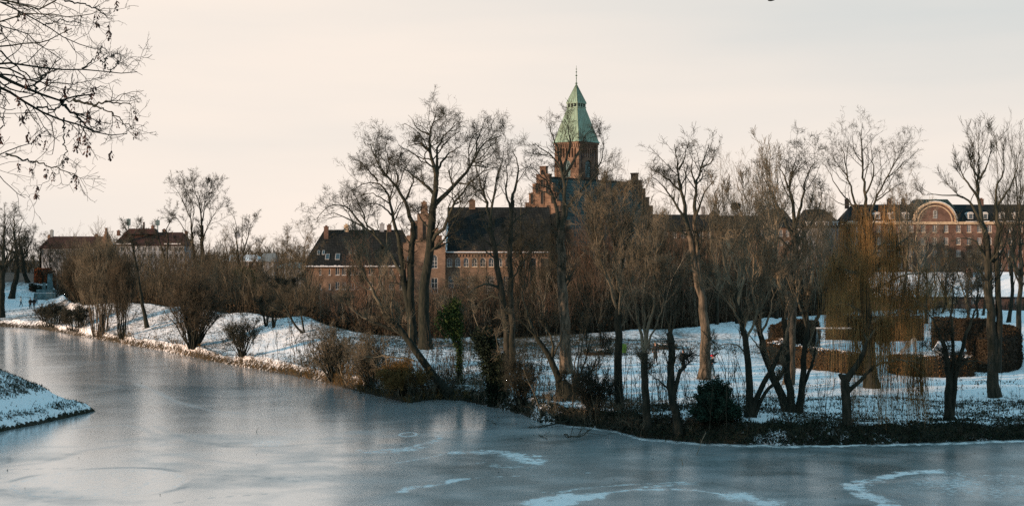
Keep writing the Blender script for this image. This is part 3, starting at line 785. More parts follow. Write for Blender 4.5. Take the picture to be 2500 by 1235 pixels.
    for k in range(7):
        xc = 0.95 + k * (s - 1.9) / 6
        lo = nic[0] if 0 < k < 6 else nic[0] - 2.2
        front.append((xc - 0.2, xc + 0.2, lo, nic[1], True))
    # back panel so that recesses are closed
    T_front = Matrix.Identity(4)                      # plane y=0 facing -y : x 0..s
    T_left = Matrix.Rotation(R(-90), 4, 'Z') @ Matrix.Translation((-s, 0, 0))   # plane x=0 facing -x
    T_back = Matrix.Translation((s, s, 0)) @ Matrix.Rotation(R(180), 4, 'Z')
    T_right = Matrix.Translation((s, 0, 0)) @ Matrix.Rotation(R(90), 4, 'Z')
    for T in (T_front, T_left, T_back, T_right):
        wall_mb(tw, 0, s, zb0, zt, front, y=0, depth=0.28, T=T)
        # closing sheets inside the blind niches
        for o in front[1:]: tw.box(o[0] - 0.02, o[1] + 0.02, 0.28, 0.30, o[2] - 0.02, o[3], T=T)
        # corbelled cornice
        for k in range(13):
            x = 0.25 + k * (s - 0.5) / 12
            tw.box(x - 0.12, x + 0.12, -0.16, -0.002, zt - 1.1, zt - 0.45, T=T)
        tw.box(-0.2, s + 0.2, -0.2, 0.0, zt - 0.45, zt - 0.02, T=T)
        tw.box(0.0, 0.5, -0.07, -0.002, zb0, zt - 1.15, T=T); tw.box(s - 0.5, s, -0.07, -0.002, zb0, zt - 1.15, T=T)
    to = tw.build("tower_wall", M['brick_church'], tower)
    # white-washed recess bottoms and louvres
    for T in (T_front, T_left, T_right):
        lv = MB(); o = front[0]; n = 9
        for k in range(n):
            z = o[2] + 0.1 + k * (o[3] - o[2] - 0.4) / n
            lv.box(o[0] + 0.03, o[1] - 0.03, 0.30, 0.42, z, z + 0.22, T=T)
        lv.box(-0.06 + (o[0] + o[1]) / 2, 0.06 + (o[0] + o[1]) / 2, 0.2, 0.299, o[2], o[3] - 0.1, T=T)
        lv.box(o[0] - 0.05, o[1] + 0.05, 0.45, 0.5, o[2], o[3], T=T)
        lv.build("belfry_louvre", M['concrete'], tower)
    nw = MB()
    for T in (T_front,):
        for o in front[1:]:
            nw.box(o[0] + 0.02, o[1] - 0.02, 0.25, 0.277, o[2] + 0.05, o[2] + (o[3] - o[2]) * (0.45 if o[2] == nic[0] else 0.8), T=T)
    nw.build("limewashed_niche", M['plaster_grey'], tower)
    # spire
    cx = cy = s / 2
    z1 = pz(330, Dt); z2 = pz(262, Dt + 3); z3 = pz(251, Dt + 3); z4 = pz(203, Dt + 3)
    hs = s / 2
    sp = MB()
    levels = [(zt, hs + 0.38), (zt + 0.45, hs + 0.06), (z1 + 0.2, hs - 0.20), (z2, 1.38)]
    for (a, ha), (b, hb) in zip(levels[:-1], levels[1:]): sp.frustum(cx, cy, a, b, ha, ha, hb, hb)
    sp.frustum(cx, cy, z3 + 0.12, z4, 1.50, 1.50, 0.03, 0.03)
    so = sp.build("spire", M['copper'], tower)
    ban = MB(); ban.box(cx - 1.25, cx + 1.25, cy - 1.25, cy + 1.25, z2, z3, 1)
    ban.box(cx - 1.5, cx + 1.5, cy - 1.5, cy + 1.5, z2 - 0.08, z2 + 0.12); ban.box(cx - 1.55, cx + 1.55, cy - 1.55, cy + 1.55, z3 - 0.1, z3 + 0.12)
    for sx, sy in ((0, -1), (0, 1), (-1, 0), (1, 0)):
        for k in range(4):
            u = -1.25 + k * 2.5 / 3
            x, y = (cx + u, cy + sy * 1.3) if sx == 0 else (cx + sx * 1.3, cy + u)
            ban.box(x - 0.14, x + 0.14, y - 0.14, y + 0.14, z2 + 0.12, z3 - 0.1)
    ban.build("lantern_band", [M['copper'], M['dark']], tower)
    sm = MB()
    def seam(hb0, zb_, hb1, zt_, n):
        for sx, sy in ((0, -1), (0, 1), (-1, 0), (1, 0)):
            for k in range(n + 1):
                u = -1 + 2 * k / n
                if sx == 0: p0 = (cx + u * hb0, cy + sy * hb0, zb_); p1 = (cx + u * hb1, cy + sy * hb1, zt_)
                else: p0 = (cx + sx * hb0, cy + u * hb0, zb_); p1 = (cx + sx * hb1, cy + u * hb1, zt_)
                sm.cyl(p0, p1, 0.045, 0.035, 4)
    seam(hs + 0.06, zt + 0.46, hs - 0.20, z1 + 0.2, 8); seam(hs - 0.20, z1 + 0.2, 1.38, z2 - 0.1, 8); seam(1.50, z3 + 0.15, 0.03, z4, 5)
    sm.build("standing_seam", M['copper_dark'], so)
    fi = MB(); zt5 = pz(158, Dt + 3)
    fi.cyl((cx, cy, z4 - 0.3), (cx, cy, zt5), 0.10, 0.03, 6)
    for z, r in ((z4 + 0.1, 0.3), (z4 + 1.2, 0.16), (z4 + 1.75, 0.26), (z4 + 2.5, 0.2), (z4 + 3.1, 0.16)):
        fi.cyl((cx, cy, z - r * 0.6), (cx, cy, z), r * 0.3, r, 8); fi.cyl((cx, cy, z), (cx, cy, z + r * 0.7), r, r * 0.3, 8)
    fi.build("finial", M['copper_dark'], tower)
    tower["label"] = "square belfry tower with tall green copper spire"
build_church()

# ------------------------------------------------------------------ brick school wing left of the church
def build_wing():
    D = 272.0; x0 = px2(1088, D); root = empty("brick_hall", (x0, D, 0), 0, "long red brick hall with a row of arched windows left of the church", "building")
    k = F / D; W = (1340 - 1088) / k; ze = pz(612, D); zr = pz(506, D + 8); dp = 16.0
    ops = []
    for i in range(11):
        xc = (1093 + 20.4 * i - 1088) / k
        if xc + 0.6 < W: ops.append((xc - 0.48 + 0.35, xc + 0.48 + 0.35, pz(651, D), pz(629, D), True))
    big = [(1096 + 10, 22), (1150, 22), (1196, 22), (1240, 20), (1285, 20)]
    for cxp, wp in big:
        xc = (cxp - 1088) / k; ops.append((xc - 0.8, xc + 0.8, pz(718, D), pz(674, D), False))
    mb = MB(); wall_mb(mb, 0, W, 0.5, ze, ops)
    mb.box(0.002, W - 0.002, 0.6, dp, 0.5, ze - 0.3)
    for i in range(34):  # dentils
        x = 0.2 + i * (W - 0.4) / 33; mb.box(x - 0.13, x + 0.13, -0.14, -0.002, ze - 1.15, ze - 0.7)
    mb.box(0.0, W, -0.2, -0.003, ze - 0.7, ze - 0.05)
    mb.box(0.0, W, -0.08, -0.003, pz(654, D), pz(652, D))
    mb.build("wall", M['brick'], root)
    for o in ops:
        if len(o) > 4 and o[4]: window(root, (o[0] + o[1]) / 2, o[2], o[1] - o[0], o[3] - o[2], True, bars=(1, 1), sill='stone')
        else: window(root, (o[0] + o[1]) / 2, o[2], 1.6, o[3] - o[2], False, bars=(3, 4), fw=0.07, sill='stone')
    rf = MB(); gable_roof(rf, 0.35, W, 0, dp, ze, zr, oh=0.35); ro = rf.build("roof", M['tile_slate'], root)
    ga = MB(); ga.cyl((0, -0.42, ze - 0.3), (W, -0.42, ze - 0.3), 0.09); ga.build("gutter", M['snow'], root)
    # gabled cross wing at the left
    x1 = (985 - 1088) / k; zp = pz(505, D); xm = (1036 - 1088) / k
    zs = pz(606, D)
    g = MB()
    gop = [(xm - 2.6 - 0.55, xm - 2.6 + 0.55, pz(655, D), pz(622, D), True), (xm + 2.0 - 0.55, xm + 2.0 + 0.55, pz(655, D), pz(622, D), True), (xm - 2.6 - 0.6, xm - 2.6 + 0.6, pz(716, D), pz(678, D), False), (xm + 2.0 - 0.6, xm + 2.0 + 0.6, pz(716, D), pz(678, D), False), (xm - 0.45, xm + 0.45, pz(590, D), pz(562, D), True)]
    wall_mb(g, x1, -0.004, 0.5, pz(612, D), gop[:4], y=-1.2)
    zz = pz(612, D)
    n = 6; hw = (0 - x1) / 2; xc0 = (x1 + 0) / 2
    g.box(x1, -0.004, -1.2, -0.7, zz, zz + 0.01)
    zprev = zz
    for i in range(n):
        h = hw * (1 - i / n); z1 = zz + (zp - zz) * (i + 1) / n
        g.box(xc0 - h, xc0 + h - 0.004, -1.2, -0.6, zprev + (0.01 if i == 0 else 0), z1)
        g.box(xc0 - h - 0.05, xc0 - h * 0 - 0.05 if False else xc0 - h + 0.75, -1.28, -0.52, z1, z1 + 0.12); g.box(xc0 + h - 0.75, xc0 + h + 0.05, -1.28, -0.52, z1, z1 + 0.12)
        zprev = z1
    g.box(xc0 - 0.5, xc0 + 0.5, -1.2, -0.6, zp, zp + 0.5)
    g.box(x1 + 0.002, -0.006, -0.6, 10, 0.5, zz - 0.2)
    g.build("gable_wall", M['brick'], root)
    for o in gop[:4]: window(root, (o[0] + o[1]) / 2, o[2], o[1] - o[0], o[3] - o[2], o[4], y=-1.1, bars=(1, 2))
    nn = MB()
    for (dx, z0, h) in [(-1.6, 14.0, 2.6), (0, 14.0, 3.4), (1.6, 14.0, 2.6)]:
        nn.box(xc0 + dx - 0.3, xc0 + dx + 0.3, -1.23, -1.203, z0, z0 + h)
    nn.build("blind_window", M['dark'], root)
    r2 = MB()
    r2.add([(x1, -0.55, zz), (xc0, -0.55, zp - 0.8), (-0.01, -0.55, zz), (x1, 9, zz), (xc0, 9, zp - 0.8), (-0.01, 9, zz)], [(0, 1, 4, 3), (1, 2, 5, 4), (0, 3, 5, 2), (3, 4, 5), (0, 2, 1)])
    r2.build("cross_roof", M['tile_slate'], root)
    sc = MB(); sc.add([(0.02, -0.75, ze), (0.30, -0.75, ze), (0.02, 5.5, zr - 2), (0.30, 5.5, zr - 2), (0.02, -0.75, ze + 0.3), (0.30, -0.75, ze + 0.3), (0.02, 5.5, zr - 1.7), (0.30, 5.5, zr - 1.7)], [(4, 5, 7, 6), (0, 1, 5, 4), (0, 4, 6, 2), (1, 3, 7, 5), (2, 6, 7, 3)])
    sc.build("snowy_parapet", M['snow'], root)
    chimney(root, xc0 - 0.2, 2.0, zp - 2, zp + 1.0, 1.0, 0.8)
    chimney(root, (1150 - 1088) / k, dp / 2, zr - 0.5, zr + 1.4, 1.2, 0.8)
    # tall buttressed end bay by the church
    b = MB()
    for i in range(3):
        xb = (1262 + 26 * i - 1088) / k; b.box(xb - 0.45, xb + 0.45, -1.6, -0.22, 0.5, ze - 1.3)
    b.build("buttress", M['brick'], root)
build_wing()

# ------------------------------------------------------------------ annex with skylights
def build_annex():
    D = 290.0; k = F / D; xl = 742; x0 = px2(xl, D)
    root = empty("brick_annex", (x0, D, 0), 0, "low red brick house with skylights in its dark hipped roof and a brown downpipe", "building")
    W = (1015 - xl) / k; ze = pz(645, D); zr = pz(561, D + 7); dp = 14.0
    cols = [(782, .35), (805, .35), (824, .75), (840, .8), (856, .35), (864, .35), (875, .75), (905, .75), (930, .75), (955, .75), (980, .75)]
    ops = []
    for zt_, zb_ in ((652, 671), (688, 706)):
        for c, w in cols:
            xc = (c - xl) / k; hh = pz(zt_, D) if w > .5 else pz(zt_ + 4, D)
            ops.append((xc - w / 2, xc + w / 2, pz(zb_, D), hh, False))
    mb = MB(); wall_mb(mb, 0, W, 0.5, ze, ops); mb.box(0.002, W, 0.5, dp, 0.5, ze - 0.2)
    mb.box(0, W, -0.12, -0.003, ze - 0.55, ze - 0.25)
    mb.build("wall", M['brick'], root)
    for o in ops: window(root, (o[0] + o[1]) / 2, o[2], o[1] - o[0], o[3] - o[2], False, bars=(1, 0) if o[1] - o[0] > .5 else (0, 0), fw=0.10, sill='white')
    rf = MB(); gable_roof(rf, 0, W, 0, dp, ze, zr, oh=0.45, hip=3.2); rf.build("roof", M['tile_slate'], root)
    ga = MB(); ga.cyl((-0.3, -0.62, ze - 0.45), (W, -0.62, ze - 0.45), 0.10)
    rr = random.Random(5)
    x = -0.2
    while x < W:
        l = rr.uniform(0.3, 1.1); ga.box(x, x + l, -0.66, -0.42, ze - 0.38, ze - 0.38 + rr.uniform(0.06, 0.16)); x += l + rr.uniform(0.05, 0.5)
    ga.build("gutter", M['snow'], root)
    sl = (zr - ze) / (dp / 2)
    for (cpx, cpy, w, h) in [(774, 617, .5, 1.2), (786, 617, .5, 1.2), (797, 627, .8, 1.6), (822, 627, .9, 1.7), (852, 616, .5, 1.3), (866, 616, .5, 1.3), (875, 626, .7, 1.7)]:
        zc = pz(cpy, D + 1.5); y = (zc - ze) / sl; xc = (cpx - xl) / k
        b = MB(); a = math.atan(sl); T = Matrix.Translation((xc, y, zc)) @ Matrix.Rotation(a, 4, 'X')
        b.box(-w / 2, w / 2, -h / 2, h / 2, -0.05, 0.12, 0, T)
        b.box(-w / 2 + 0.07, w / 2 - 0.07, -h / 2 + 0.07, h / 2 - 0.07, 0.123, 0.14, 1, T)
        b.build("skylight", [M['white'], M['glass']], root)
    for c, yy, t, m in ((788, 5.5, 553, 'brick_red'), (836, 7, 549, 'stone'), (925, 7, 546, 'plaster_grey'), (943, 7, 549, 'brick_red')):
        chimney(root, (c - xl) / k, yy, zr - 3.5, pz(t, D + 6), 0.9, 0.8, m)
    dpn = MB(); dpn.cyl(((847.5 - xl) / k, -0.22, 0.8), ((847.5 - xl) / k, -0.22, ze - 0.4), 0.13); dpn.box((847.5 - xl) / k - 0.25, (847.5 - xl) / k + 0.25, -0.5, -0.1, ze - 0.75, ze - 0.5)
    dpn.build("downpipe", M['tile_red'], root)
build_annex()

# ------------------------------------------------------------------ long brick block at the right
def build_block():
    D = 330.0; k = F / D; xl = 2070; x0 = px2(xl, D)
    root = empty("brick_block", (x0, D, 0), 0, "long four-storey red brick block with a semicircular gable and dark roof at the right", "building")
    W = (2760 - xl) / k; ze = pz(544, D); zr = pz(499, D + 6); dp = 14
    xg = (2282 - xl) / k; rg = 4.55
    ops = []; cols = [2092, 2118, 2145, 2172, 2198, 2225, 2254, 2282, 2310, 2340, 2366, 2391, 2416, 2441, 2466, 2491, 2518, 2545, 2572, 2600, 2630, 2660, 2690, 2720]
    for (zt_, zb_) in ((550, 567), (580, 597), (610, 626), (642, 657)):
        for c in cols:
            xc = (c - xl) / k; ops.append((xc - 0.48, xc + 0.48, pz(zb_, D), pz(zt_, D), False))
    mb = MB(); wall_mb(mb, 0, W, 0.5, ze, ops); mb.box(0.002, W, 0.5, dp, 0.5, ze - 0.2)
    # semicircular gable
    pts = [(xg + rg * math.cos(math.pi * i / 20), ze + 0.25 + (rg * 0.93) * math.sin(math.pi * i / 20)) for i in range(21)]
    mb.prism(pts, 'y', -0.25, 0.6)
    mb.build("wall", M['brick_red'], root)
    co = MB(); co.box(-0.2, W + 0.2, -0.45, -0.004, ze - 0.35, ze + 0.25)
    for sgn in (0,):
        n = 20
        for i in range(n):
            t0, t1 = math.pi * i / n, math.pi * (i + 1) / n
            q = [(xg + a * math.cos(t), ze + 0.25 + a * 0.93 * math.sin(t)) for a, t in ((rg, t0), (rg + 0.42, t0), (rg + 0.42, t1), (rg, t1))]
            co.prism(q, 'y', -0.55, 0.7)
            q = [(xg + a * math.cos(t), ze + 0.25 + a * 0.93 * math.sin(t)) for a, t in ((rg - 0.75, t0), (rg - 0.5, t0), (rg - 0.5, t1), (rg - 0.75, t1))]
            co.prism(q, 'y', -0.36, -0.253)
    co.build("cornice", M['stone'], root)
    sn = MB()
    n = 14
    for i in range(n // 2 + 1):
        t0, t1 = math.pi * i / n, math.pi * (i + 1) / n
        q = [(xg + a * math.cos(t), ze + 0.25 + a * 0.93 * math.sin(t)) for a, t in ((rg + 0.423, t0), (rg + 0.58, t0), (rg + 0.58, t1), (rg + 0.423, t1))]
        sn.prism(q, 'y', -0.5, 0.7)
    x = 0; rr = random.Random(9)
    while x < W:
        l = rr.uniform(0.6, 3.0)
        if abs(x - xg) > rg + 0.5: sn.box(x, x + l, -0.42, -0.02, ze + 0.253, ze + 0.253 + rr.uniform(0.08, 0.2))
        x += l + rr.uniform(0.1, 2.0)
    sn.build("snow_on_ledges", M['snow'], root)
    for o in ops: window(root, (o[0] + o[1]) / 2, o[2], 0.96, o[3] - o[2], False, bars=(1, 2), fw=0.10, sill='stone')
    gw = window(root, xg, ze + 1.0, 0.9, 1.9, True, y=-0.33, bars=(1, 1))
    rf = MB(); gable_roof(rf, 0, W, 0.1, dp, ze + 0.26, zr, oh=0.0, hip=2.5)
    rf.build("roof", M['tile_slate'], root)
    mr = MB(); xa, xb = (2238 - xl) / k, (2350 - xl) / k; xc, xd = (2258 - xl) / k, (2330 - xl) / k; zz = pz(487, D + 6)
    ya = 3.2
    mr.add([(xa, ya, zr - 1.6), (xb, ya, zr - 1.6), (xb, dp - 2, zr - 1.6), (xa, dp - 2, zr - 1.6), (xc, ya + 2, zz), (xd, ya + 2, zz), (xd, dp - 4, zz), (xc, dp - 4, zz)], [(0, 1, 5, 4), (1, 2, 6, 5), (2, 3, 7, 6), (3, 0, 4, 7), (4, 5, 6, 7), (0, 3, 2, 1)])
    mr.build("mansard_roof", M['tile_dark'], root)
    for c in [2110, 2145, 2180, 2215, 2372, 2408, 2449, 2486, 2525, 2565, 2610, 2660]:
        xc = (c - xl) / k; z0 = ze + 0.9
        b = MB(); b.box(xc - 0.6, xc + 0.6, 0.75, 3.0, z0, z0 + 1.1); b.prism([(xc - 0.7 * math.cos(math.pi * i / 6), z0 + 1.103 + 0.55 * math.sin(math.pi * i / 6)) for i in range(7)], 'y', 0.68, 3.0)
        dmo = b.build("dormer", M['white'], root)
        g = MB(); g.box(xc - 0.35, xc + 0.35, 0.70, 0.745, z0 + 0.1, z0 + 1.2); g.build("dormer_pane", M['glass'], dmo)
    for c in (2085, 2190, 2226, 2420, 2600): chimney(root, (c - xl) / k, 7, zr - 1, zr + 1.3, 0.9, 0.8, 'brick_red')
build_block()

# ------------------------------------------------------------------ low sheds with snow on the roof
def shed(pl, pr, D, yr, ye, label, name="low_shed", chim=None, mat='brick_red'):
    k = F / D; x0 = px2(pl, D); W = (pr - pl) / k; ze = pz(ye, D); zr = pz(yr, D + 6)
    root = empty(name, (x0, D, 0), 0, label, "shed")
    ops = []
    n = int(W / 4)
    for i in range(n):
        xc = 2 + i * 4; ops.append((xc - 0.6, xc + 0.6, ze - 1.7, ze - 0.6, False))
    mb = MB(); wall_mb(mb, 0, W, 0.3, ze, ops); mb.box(0.002, W, 0.5, 12, 0.3, ze - 0.1); mb.build("wall", M[mat], root)
    for o in ops: window(root, (o[0] + o[1]) / 2, o[2], 1.2, 1.1, False, bars=(2, 0))
    rf = MB(); gable_roof(rf, 0, W, 0, 12, ze, zr, oh=0.5); ro = rf.build("roof", M['snow'], root)
    ev = MB(); ev.cyl((-0.5, -0.62, ze - 0.5), (W + 0.5, -0.62, ze - 0.5), 0.1); ev.build("gutter", M['tile_slate'], root)
    if chim:
        for c in chim: chimney(root, (c - pl) / k, 5.0, zr - 1.2, zr + 1.0, 1.0, 0.8, 'brick_red')
    return root
shed(2085, 2760, 262, 664, 719, "long low brick shed with a snow-covered roof below the right-hand brick block", chim=[2388, 2530])
shed(1560, 2075, 268, 689, 704, "low brick shed under thin snow behind the thicket in the middle right")

# ------------------------------------------------------------------ houses beyond, middle right
def house(name, label, pl, pr, D, ye, yr, wallm, roofm, hip=2.0, dp=12, rows=(), cols=0, flat=None, chims=(), wbase=0.5, frame='white'):
    k = F / D; x0 = px2(pl, D); W = (pr - pl) / k; ze = pz(ye, D); zr = pz(yr, D + dp / 2)
    root = empty(name, (x0, D, 0), 0, label, "building")
    ops = []
    for (t, b) in rows:
        for i in range(cols):
            xc = W * (i + 0.5) / cols; w = min(1.0, W / cols * 0.5); ops.append((xc - w / 2, xc + w / 2, pz(b, D), pz(t, D), False))
    mb = MB(); wall_mb(mb, 0, W, wbase, ze, ops); mb.box(0.002, W - 0.002, 0.5, dp, wbase, ze - 0.2); mb.box(0.0, 0.5, 0.0, 0.5, wbase, ze - 0.201)
    mb.build("wall", M[wallm], root)
    for o in ops: window(root, (o[0] + o[1]) / 2, o[2], o[1] - o[0], o[3] - o[2], False, bars=(1, 1), frame=frame)
    rf = MB()
    if flat:
        fl, fr_ = [(q - pl) / k for q in flat]
        rf.add([(-0.3, -0.3, ze), (W + 0.3, -0.3, ze), (W + 0.3, dp + .3, ze), (-0.3, dp + .3, ze), (fl, dp * .35, zr), (fr_, dp * .35, zr), (fr_, dp * .65, zr), (fl, dp * .65, zr)], [(0, 1, 5, 4), (1, 2, 6, 5), (2, 3, 7, 6), (3, 0, 4, 7), (4, 5, 6, 7), (0, 3, 2, 1)])
    else: gable_roof(rf, 0, W, 0, dp, ze, zr, oh=0.4, hip=hip)
    rf.build("roof", M[roofm], root)
    for c, t, m in chims: chimney(root, (c - pl) / k, dp / 2, zr - 1.5, pz(t, D + dp / 2), 1.0, 0.8, m)
    return root, k, W, ze, zr
house("tiled_house", "long dark-roofed building just right of the church", 1572, 1765, 345, 560, 524, 'brick_church', 'tile_slate', 1.5, rows=((566, 582),), cols=9)
house("cream_house", "cream rendered house with grey roof seen through the trees right of the church", 1688, 1905, 365, 556, 527, 'cream', 'tile_slate', 2.5, rows=((562, 574), (580, 590)), cols=10, chims=((1724, 505, 'plaster_grey'), (1818, 520, 'stone')))
house("mansard_house", "dark mansard-roofed house, left of the two beside the brick block", 1852, 1946, 340, 556, 512, 'brick_church', 'tile_slate', flat=(1876, 1922), rows=((562, 578), (588, 600)), cols=6)
h3, k3, W3, ze3, zr3 = house("mansard_house", "dark mansard-roofed house with snowy dormers beside an orange chimney", 1958, 2062, 336, 556, 512, 'plaster_grey', 'tile_slate', flat=(1978, 2022), rows=((566, 582),), cols=6, chims=((2041, 519, 'stone'),))
for i in range(4):
    b = MB(); xc = 1.6 + i * 2.1
    b.box(xc - 0.5, xc + 0.5, 0.25, 2.2, ze3 + 0.3, ze3 + 1.3); b.box(xc - 0.65, xc + 0.65, 0.1, 2.4, ze3 + 1.303, ze3 + 1.5)
    d = b.build("dormer", M['snow'], h3); g = MB(); g.box(xc - 0.32, xc + 0.32, 0.2, 0.247, ze3 + 0.45, ze3 + 1.15); g.build("dormer_pane", M['glass'], d)
house("gabled_house", "small dark pointed-roof house between church and cream house", 1722, 1778, 392, 548, 514, 'brick_church', 'tile_slate', 2.8)

# ------------------------------------------------------------------ buildings at the far left
house("red_roofed_house", "low pale house with a long dull red roof at the far left", 98, 250, 470, 603, 577, 'plaster_grey', 'tile_red', 1.5, rows=((608, 622), (630, 640)), cols=8, chims=((106, 574, 'brick'), (112, 562, 'metal'), (222, 572, 'brick_red')))
def build_far_gabled():
    D = 430.0; pl = 247; k = F / D; x0 = px2(pl, D)
    root = empty("stepped_gable_house", (x0, D, 0), 0, "large red-roofed brick building with a sunlit stepped gable and rooftop masts", "building")
    W = (450 - pl) / k; ze = pz(597, D); dp = 14
    ops = [((c - pl) / k - 0.5, (c - pl) / k + 0.5, pz(b, D), pz(t, D), False) for (t, b) in ((603, 613), (620, 630)) for c in range(288, 445, 13)]
    mb = MB(); wall_mb(mb, 3.4, W, 0.5, ze, ops); mb.box(3.4, W, 0.5, dp, 0.5, ze - 0.2); mb.build("wall", M['plaster_grey'], root)
    for o in ops: window(root, (o[0] + o[1]) / 2, o[2], 1.0, o[3] - o[2], bars=(1, 1))
    rf = MB(); gable_roof(rf, 3.5, W, 0, dp, ze, pz(567, D + 7), oh=0.3, hip=2.0)
    a, b = (290 - pl) / k, (372 - pl) / k
    zt = pz(558, D + 7); z0 = pz(572, D + 7)
    rf.add([(a, 4, z0), (b, 4, z0), (b, 10, z0), (a, 10, z0), (a + 1.5, 6, zt), (b - 0.8, 6, zt), (b - 0.8, 8, zt), (a + 1.5, 8, zt)], [(0, 1, 5, 4), (1, 2, 6, 5), (2, 3, 7, 6), (3, 0, 4, 7), (4, 5, 6, 7)])
    rf.build("roof", M['tile_red'], root)
    g = MB(); n = 6; hw = 1.75; zz = pz(600, D); zp = pz(566, D)
    g.box(0, 3.39, -0.8, 0.0, 0.5, zz); zprev = zz
    for i in range(n):
        h = hw * (1 - i / n) + 0.2; z1 = zz + (zp - zz) * (i + 1) / n; g.box(1.7 - h, 1.7 + h, -0.8, 0, zprev, z1); zprev = z1
    g.box(1.45, 1.95, -1.1, 0.1, 0.5, zp + 1.2)
    g.build("stepped_gable", M['brick'], root)
    g2 = MB(); g2.box(0.3, 0.8, -0.83, -0.803, 12.0, 14.5); g2.box(2.5, 3.0, -0.83, -0.803, 12.0, 14.5); g2.build("blind_window", M['dark'], root)
    sn = MB(); sn.box(3.5, 9, -0.28, -0.05, ze + 0.1, ze + 0.4); sn.box(W - 6, W - 1, -0.28, -0.05, ze + 0.1, ze + 0.35); sn.build("snow_on_eaves", M['snow'], root)
    for c, t in ((274, 563), (359, 551), (387, 560), (442, 565)): chimney(root, (c - pl) / k, 7, pz(575, D), pz(t, D + 7), 0.9, 0.9, 'brick_red')
    for c, t, w in ((301, 533, 2), (373, 536, 2)):
        m = MB(); x = (c - pl) / k; zb = pz(558, D + 6); z1 = pz(t, D + 6)
        m.cyl((x, 6, zb - 1.0), (x, 6, z1), 0.20, 0.12, 6)
        for dx in (-0.4, 0.35):
            m.cyl((x, 6, zb + 0.7), (x + dx, 6, zb + 1.1), 0.05); m.box(x + dx - 0.22, x + dx + 0.22, 5.8, 6.15, zb + 1.0, z1 - 0.15)
        m.build("antenna_mast", M['concrete'], root)
    m = MB(); x = (338 - pl) / k; m.cyl((x, 6.4, pz(560, D)), (x, 6.4, pz(543, D + 6)), 0.3, 0.26, 8); m.cyl((x, 6.4, pz(543, D + 6)), (x, 6.4, pz(542, D + 6)), 0.34, 0.34, 8); m.build("flue", M['tile_red'], root)
build_far_gabled()
r_, k_, W_, ze_, zr_ = house("pale_house", "pale blue-grey low house with rounded roof left of the skylight building", 676, 742, 330, 652, 640, 'plaster_grey', 'concrete', 1.6, rows=((655, 664),), cols=4)
house("gabled_cottage", "small pale cottage with pointed roof between the bare trees left of centre", 636, 668, 350, 636, 618, 'plaster_grey', 'wood_grey', 0.01, rows=((640, 650),), cols=2, dp=8)
house("snow_roofed_house", "low house under a snowy roof behind the thicket left of centre", 545, 628, 380, 636, 622, 'brick_church', 'snow', 1.0, rows=((640, 648),), cols=5)

# round dish on a mast
D = 395.0
root = empty("dish_mast", (px2(580, D), D, 1.0), 0, "round white dish on a tall mast rising behind bare trees at the left", "antenna")
b = MB(); b.cyl((0, 0.2, 0), (0, 0.2, pz(575, D) - 1.0), 0.16, 0.10, 8); b.build("mast", M['metal'], root)
b = MB(); zc = pz(575, D) - 1.0
for (y, r0, y1, r1) in ((-0.05, 0.35, -0.25, 0.8), (-0.25, 0.8, -0.42, 0.88)): b.cyl((0, y, zc), (0, y1, zc), r0, r1, 18)
b.cyl((0, -0.42, zc), (0, -0.9, zc), 0.08, 0.05, 6)
b.build("dish", M['plaster_grey'], root)

# ------------------------------------------------------------------ bare trees
def unit(v): return v / np.maximum(np.linalg.norm(v, axis=-1, keepdims=True), 1e-9)

def tubes(P, Rr, k=3):
    """P (M,n,3), Rr (M,n) -> verts, quads"""
    Mn, n, _ = P.shape
    T = np.empty_like(P); T[:, 1:-1] = P[:, 2:] - P[:, :-2]; T[:, 0] = P[:, 1] - P[:, 0]; T[:, -1] = P[:, -1] - P[:, -2]
    T = unit(T)
    ref = np.where(np.abs(T[..., 2:3]) > 0.9, np.array([1.0, 0, 0]), np.array([0, 0, 1.0]))
    # constant reference per branch keeps the ring from twisting
    mean = unit(P[:, -1] - P[:, 0])[:, None, :]
    ref = np.where(np.abs(mean[..., 2:3]) > 0.85, np.array([1.0, 0.3, 0]), np.array([0, 0.2, 1.0])) + 0 * T
    A = unit(np.cross(T, ref)); B = np.cross(T, A)
    th = np.arange(k) * 2 * np.pi / k
    V = P[:, :, None, :] + Rr[:, :, None, None] * (np.cos(th)[None, None, :, None] * A[:, :, None, :] + np.sin(th)[None, None, :, None] * B[:, :, None, :])
    V = V.reshape(-1, 3)
    idx = np.arange(Mn * n * k).reshape(Mn, n, k)
    a = idx[:, :-1]; b = idx[:, 1:]
    Q = np.stack([a, np.roll(a, -1, 2), np.roll(b, -1, 2), b], -1).reshape(-1, 4)
    return V, Q

def merge(parts):
    Vs, Qs, off = [], [], 0
    for V, Q in parts:
        Vs.append(V); Qs.append(Q + off); off += len(V)
    return np.concatenate(Vs), np.concatenate(Qs)

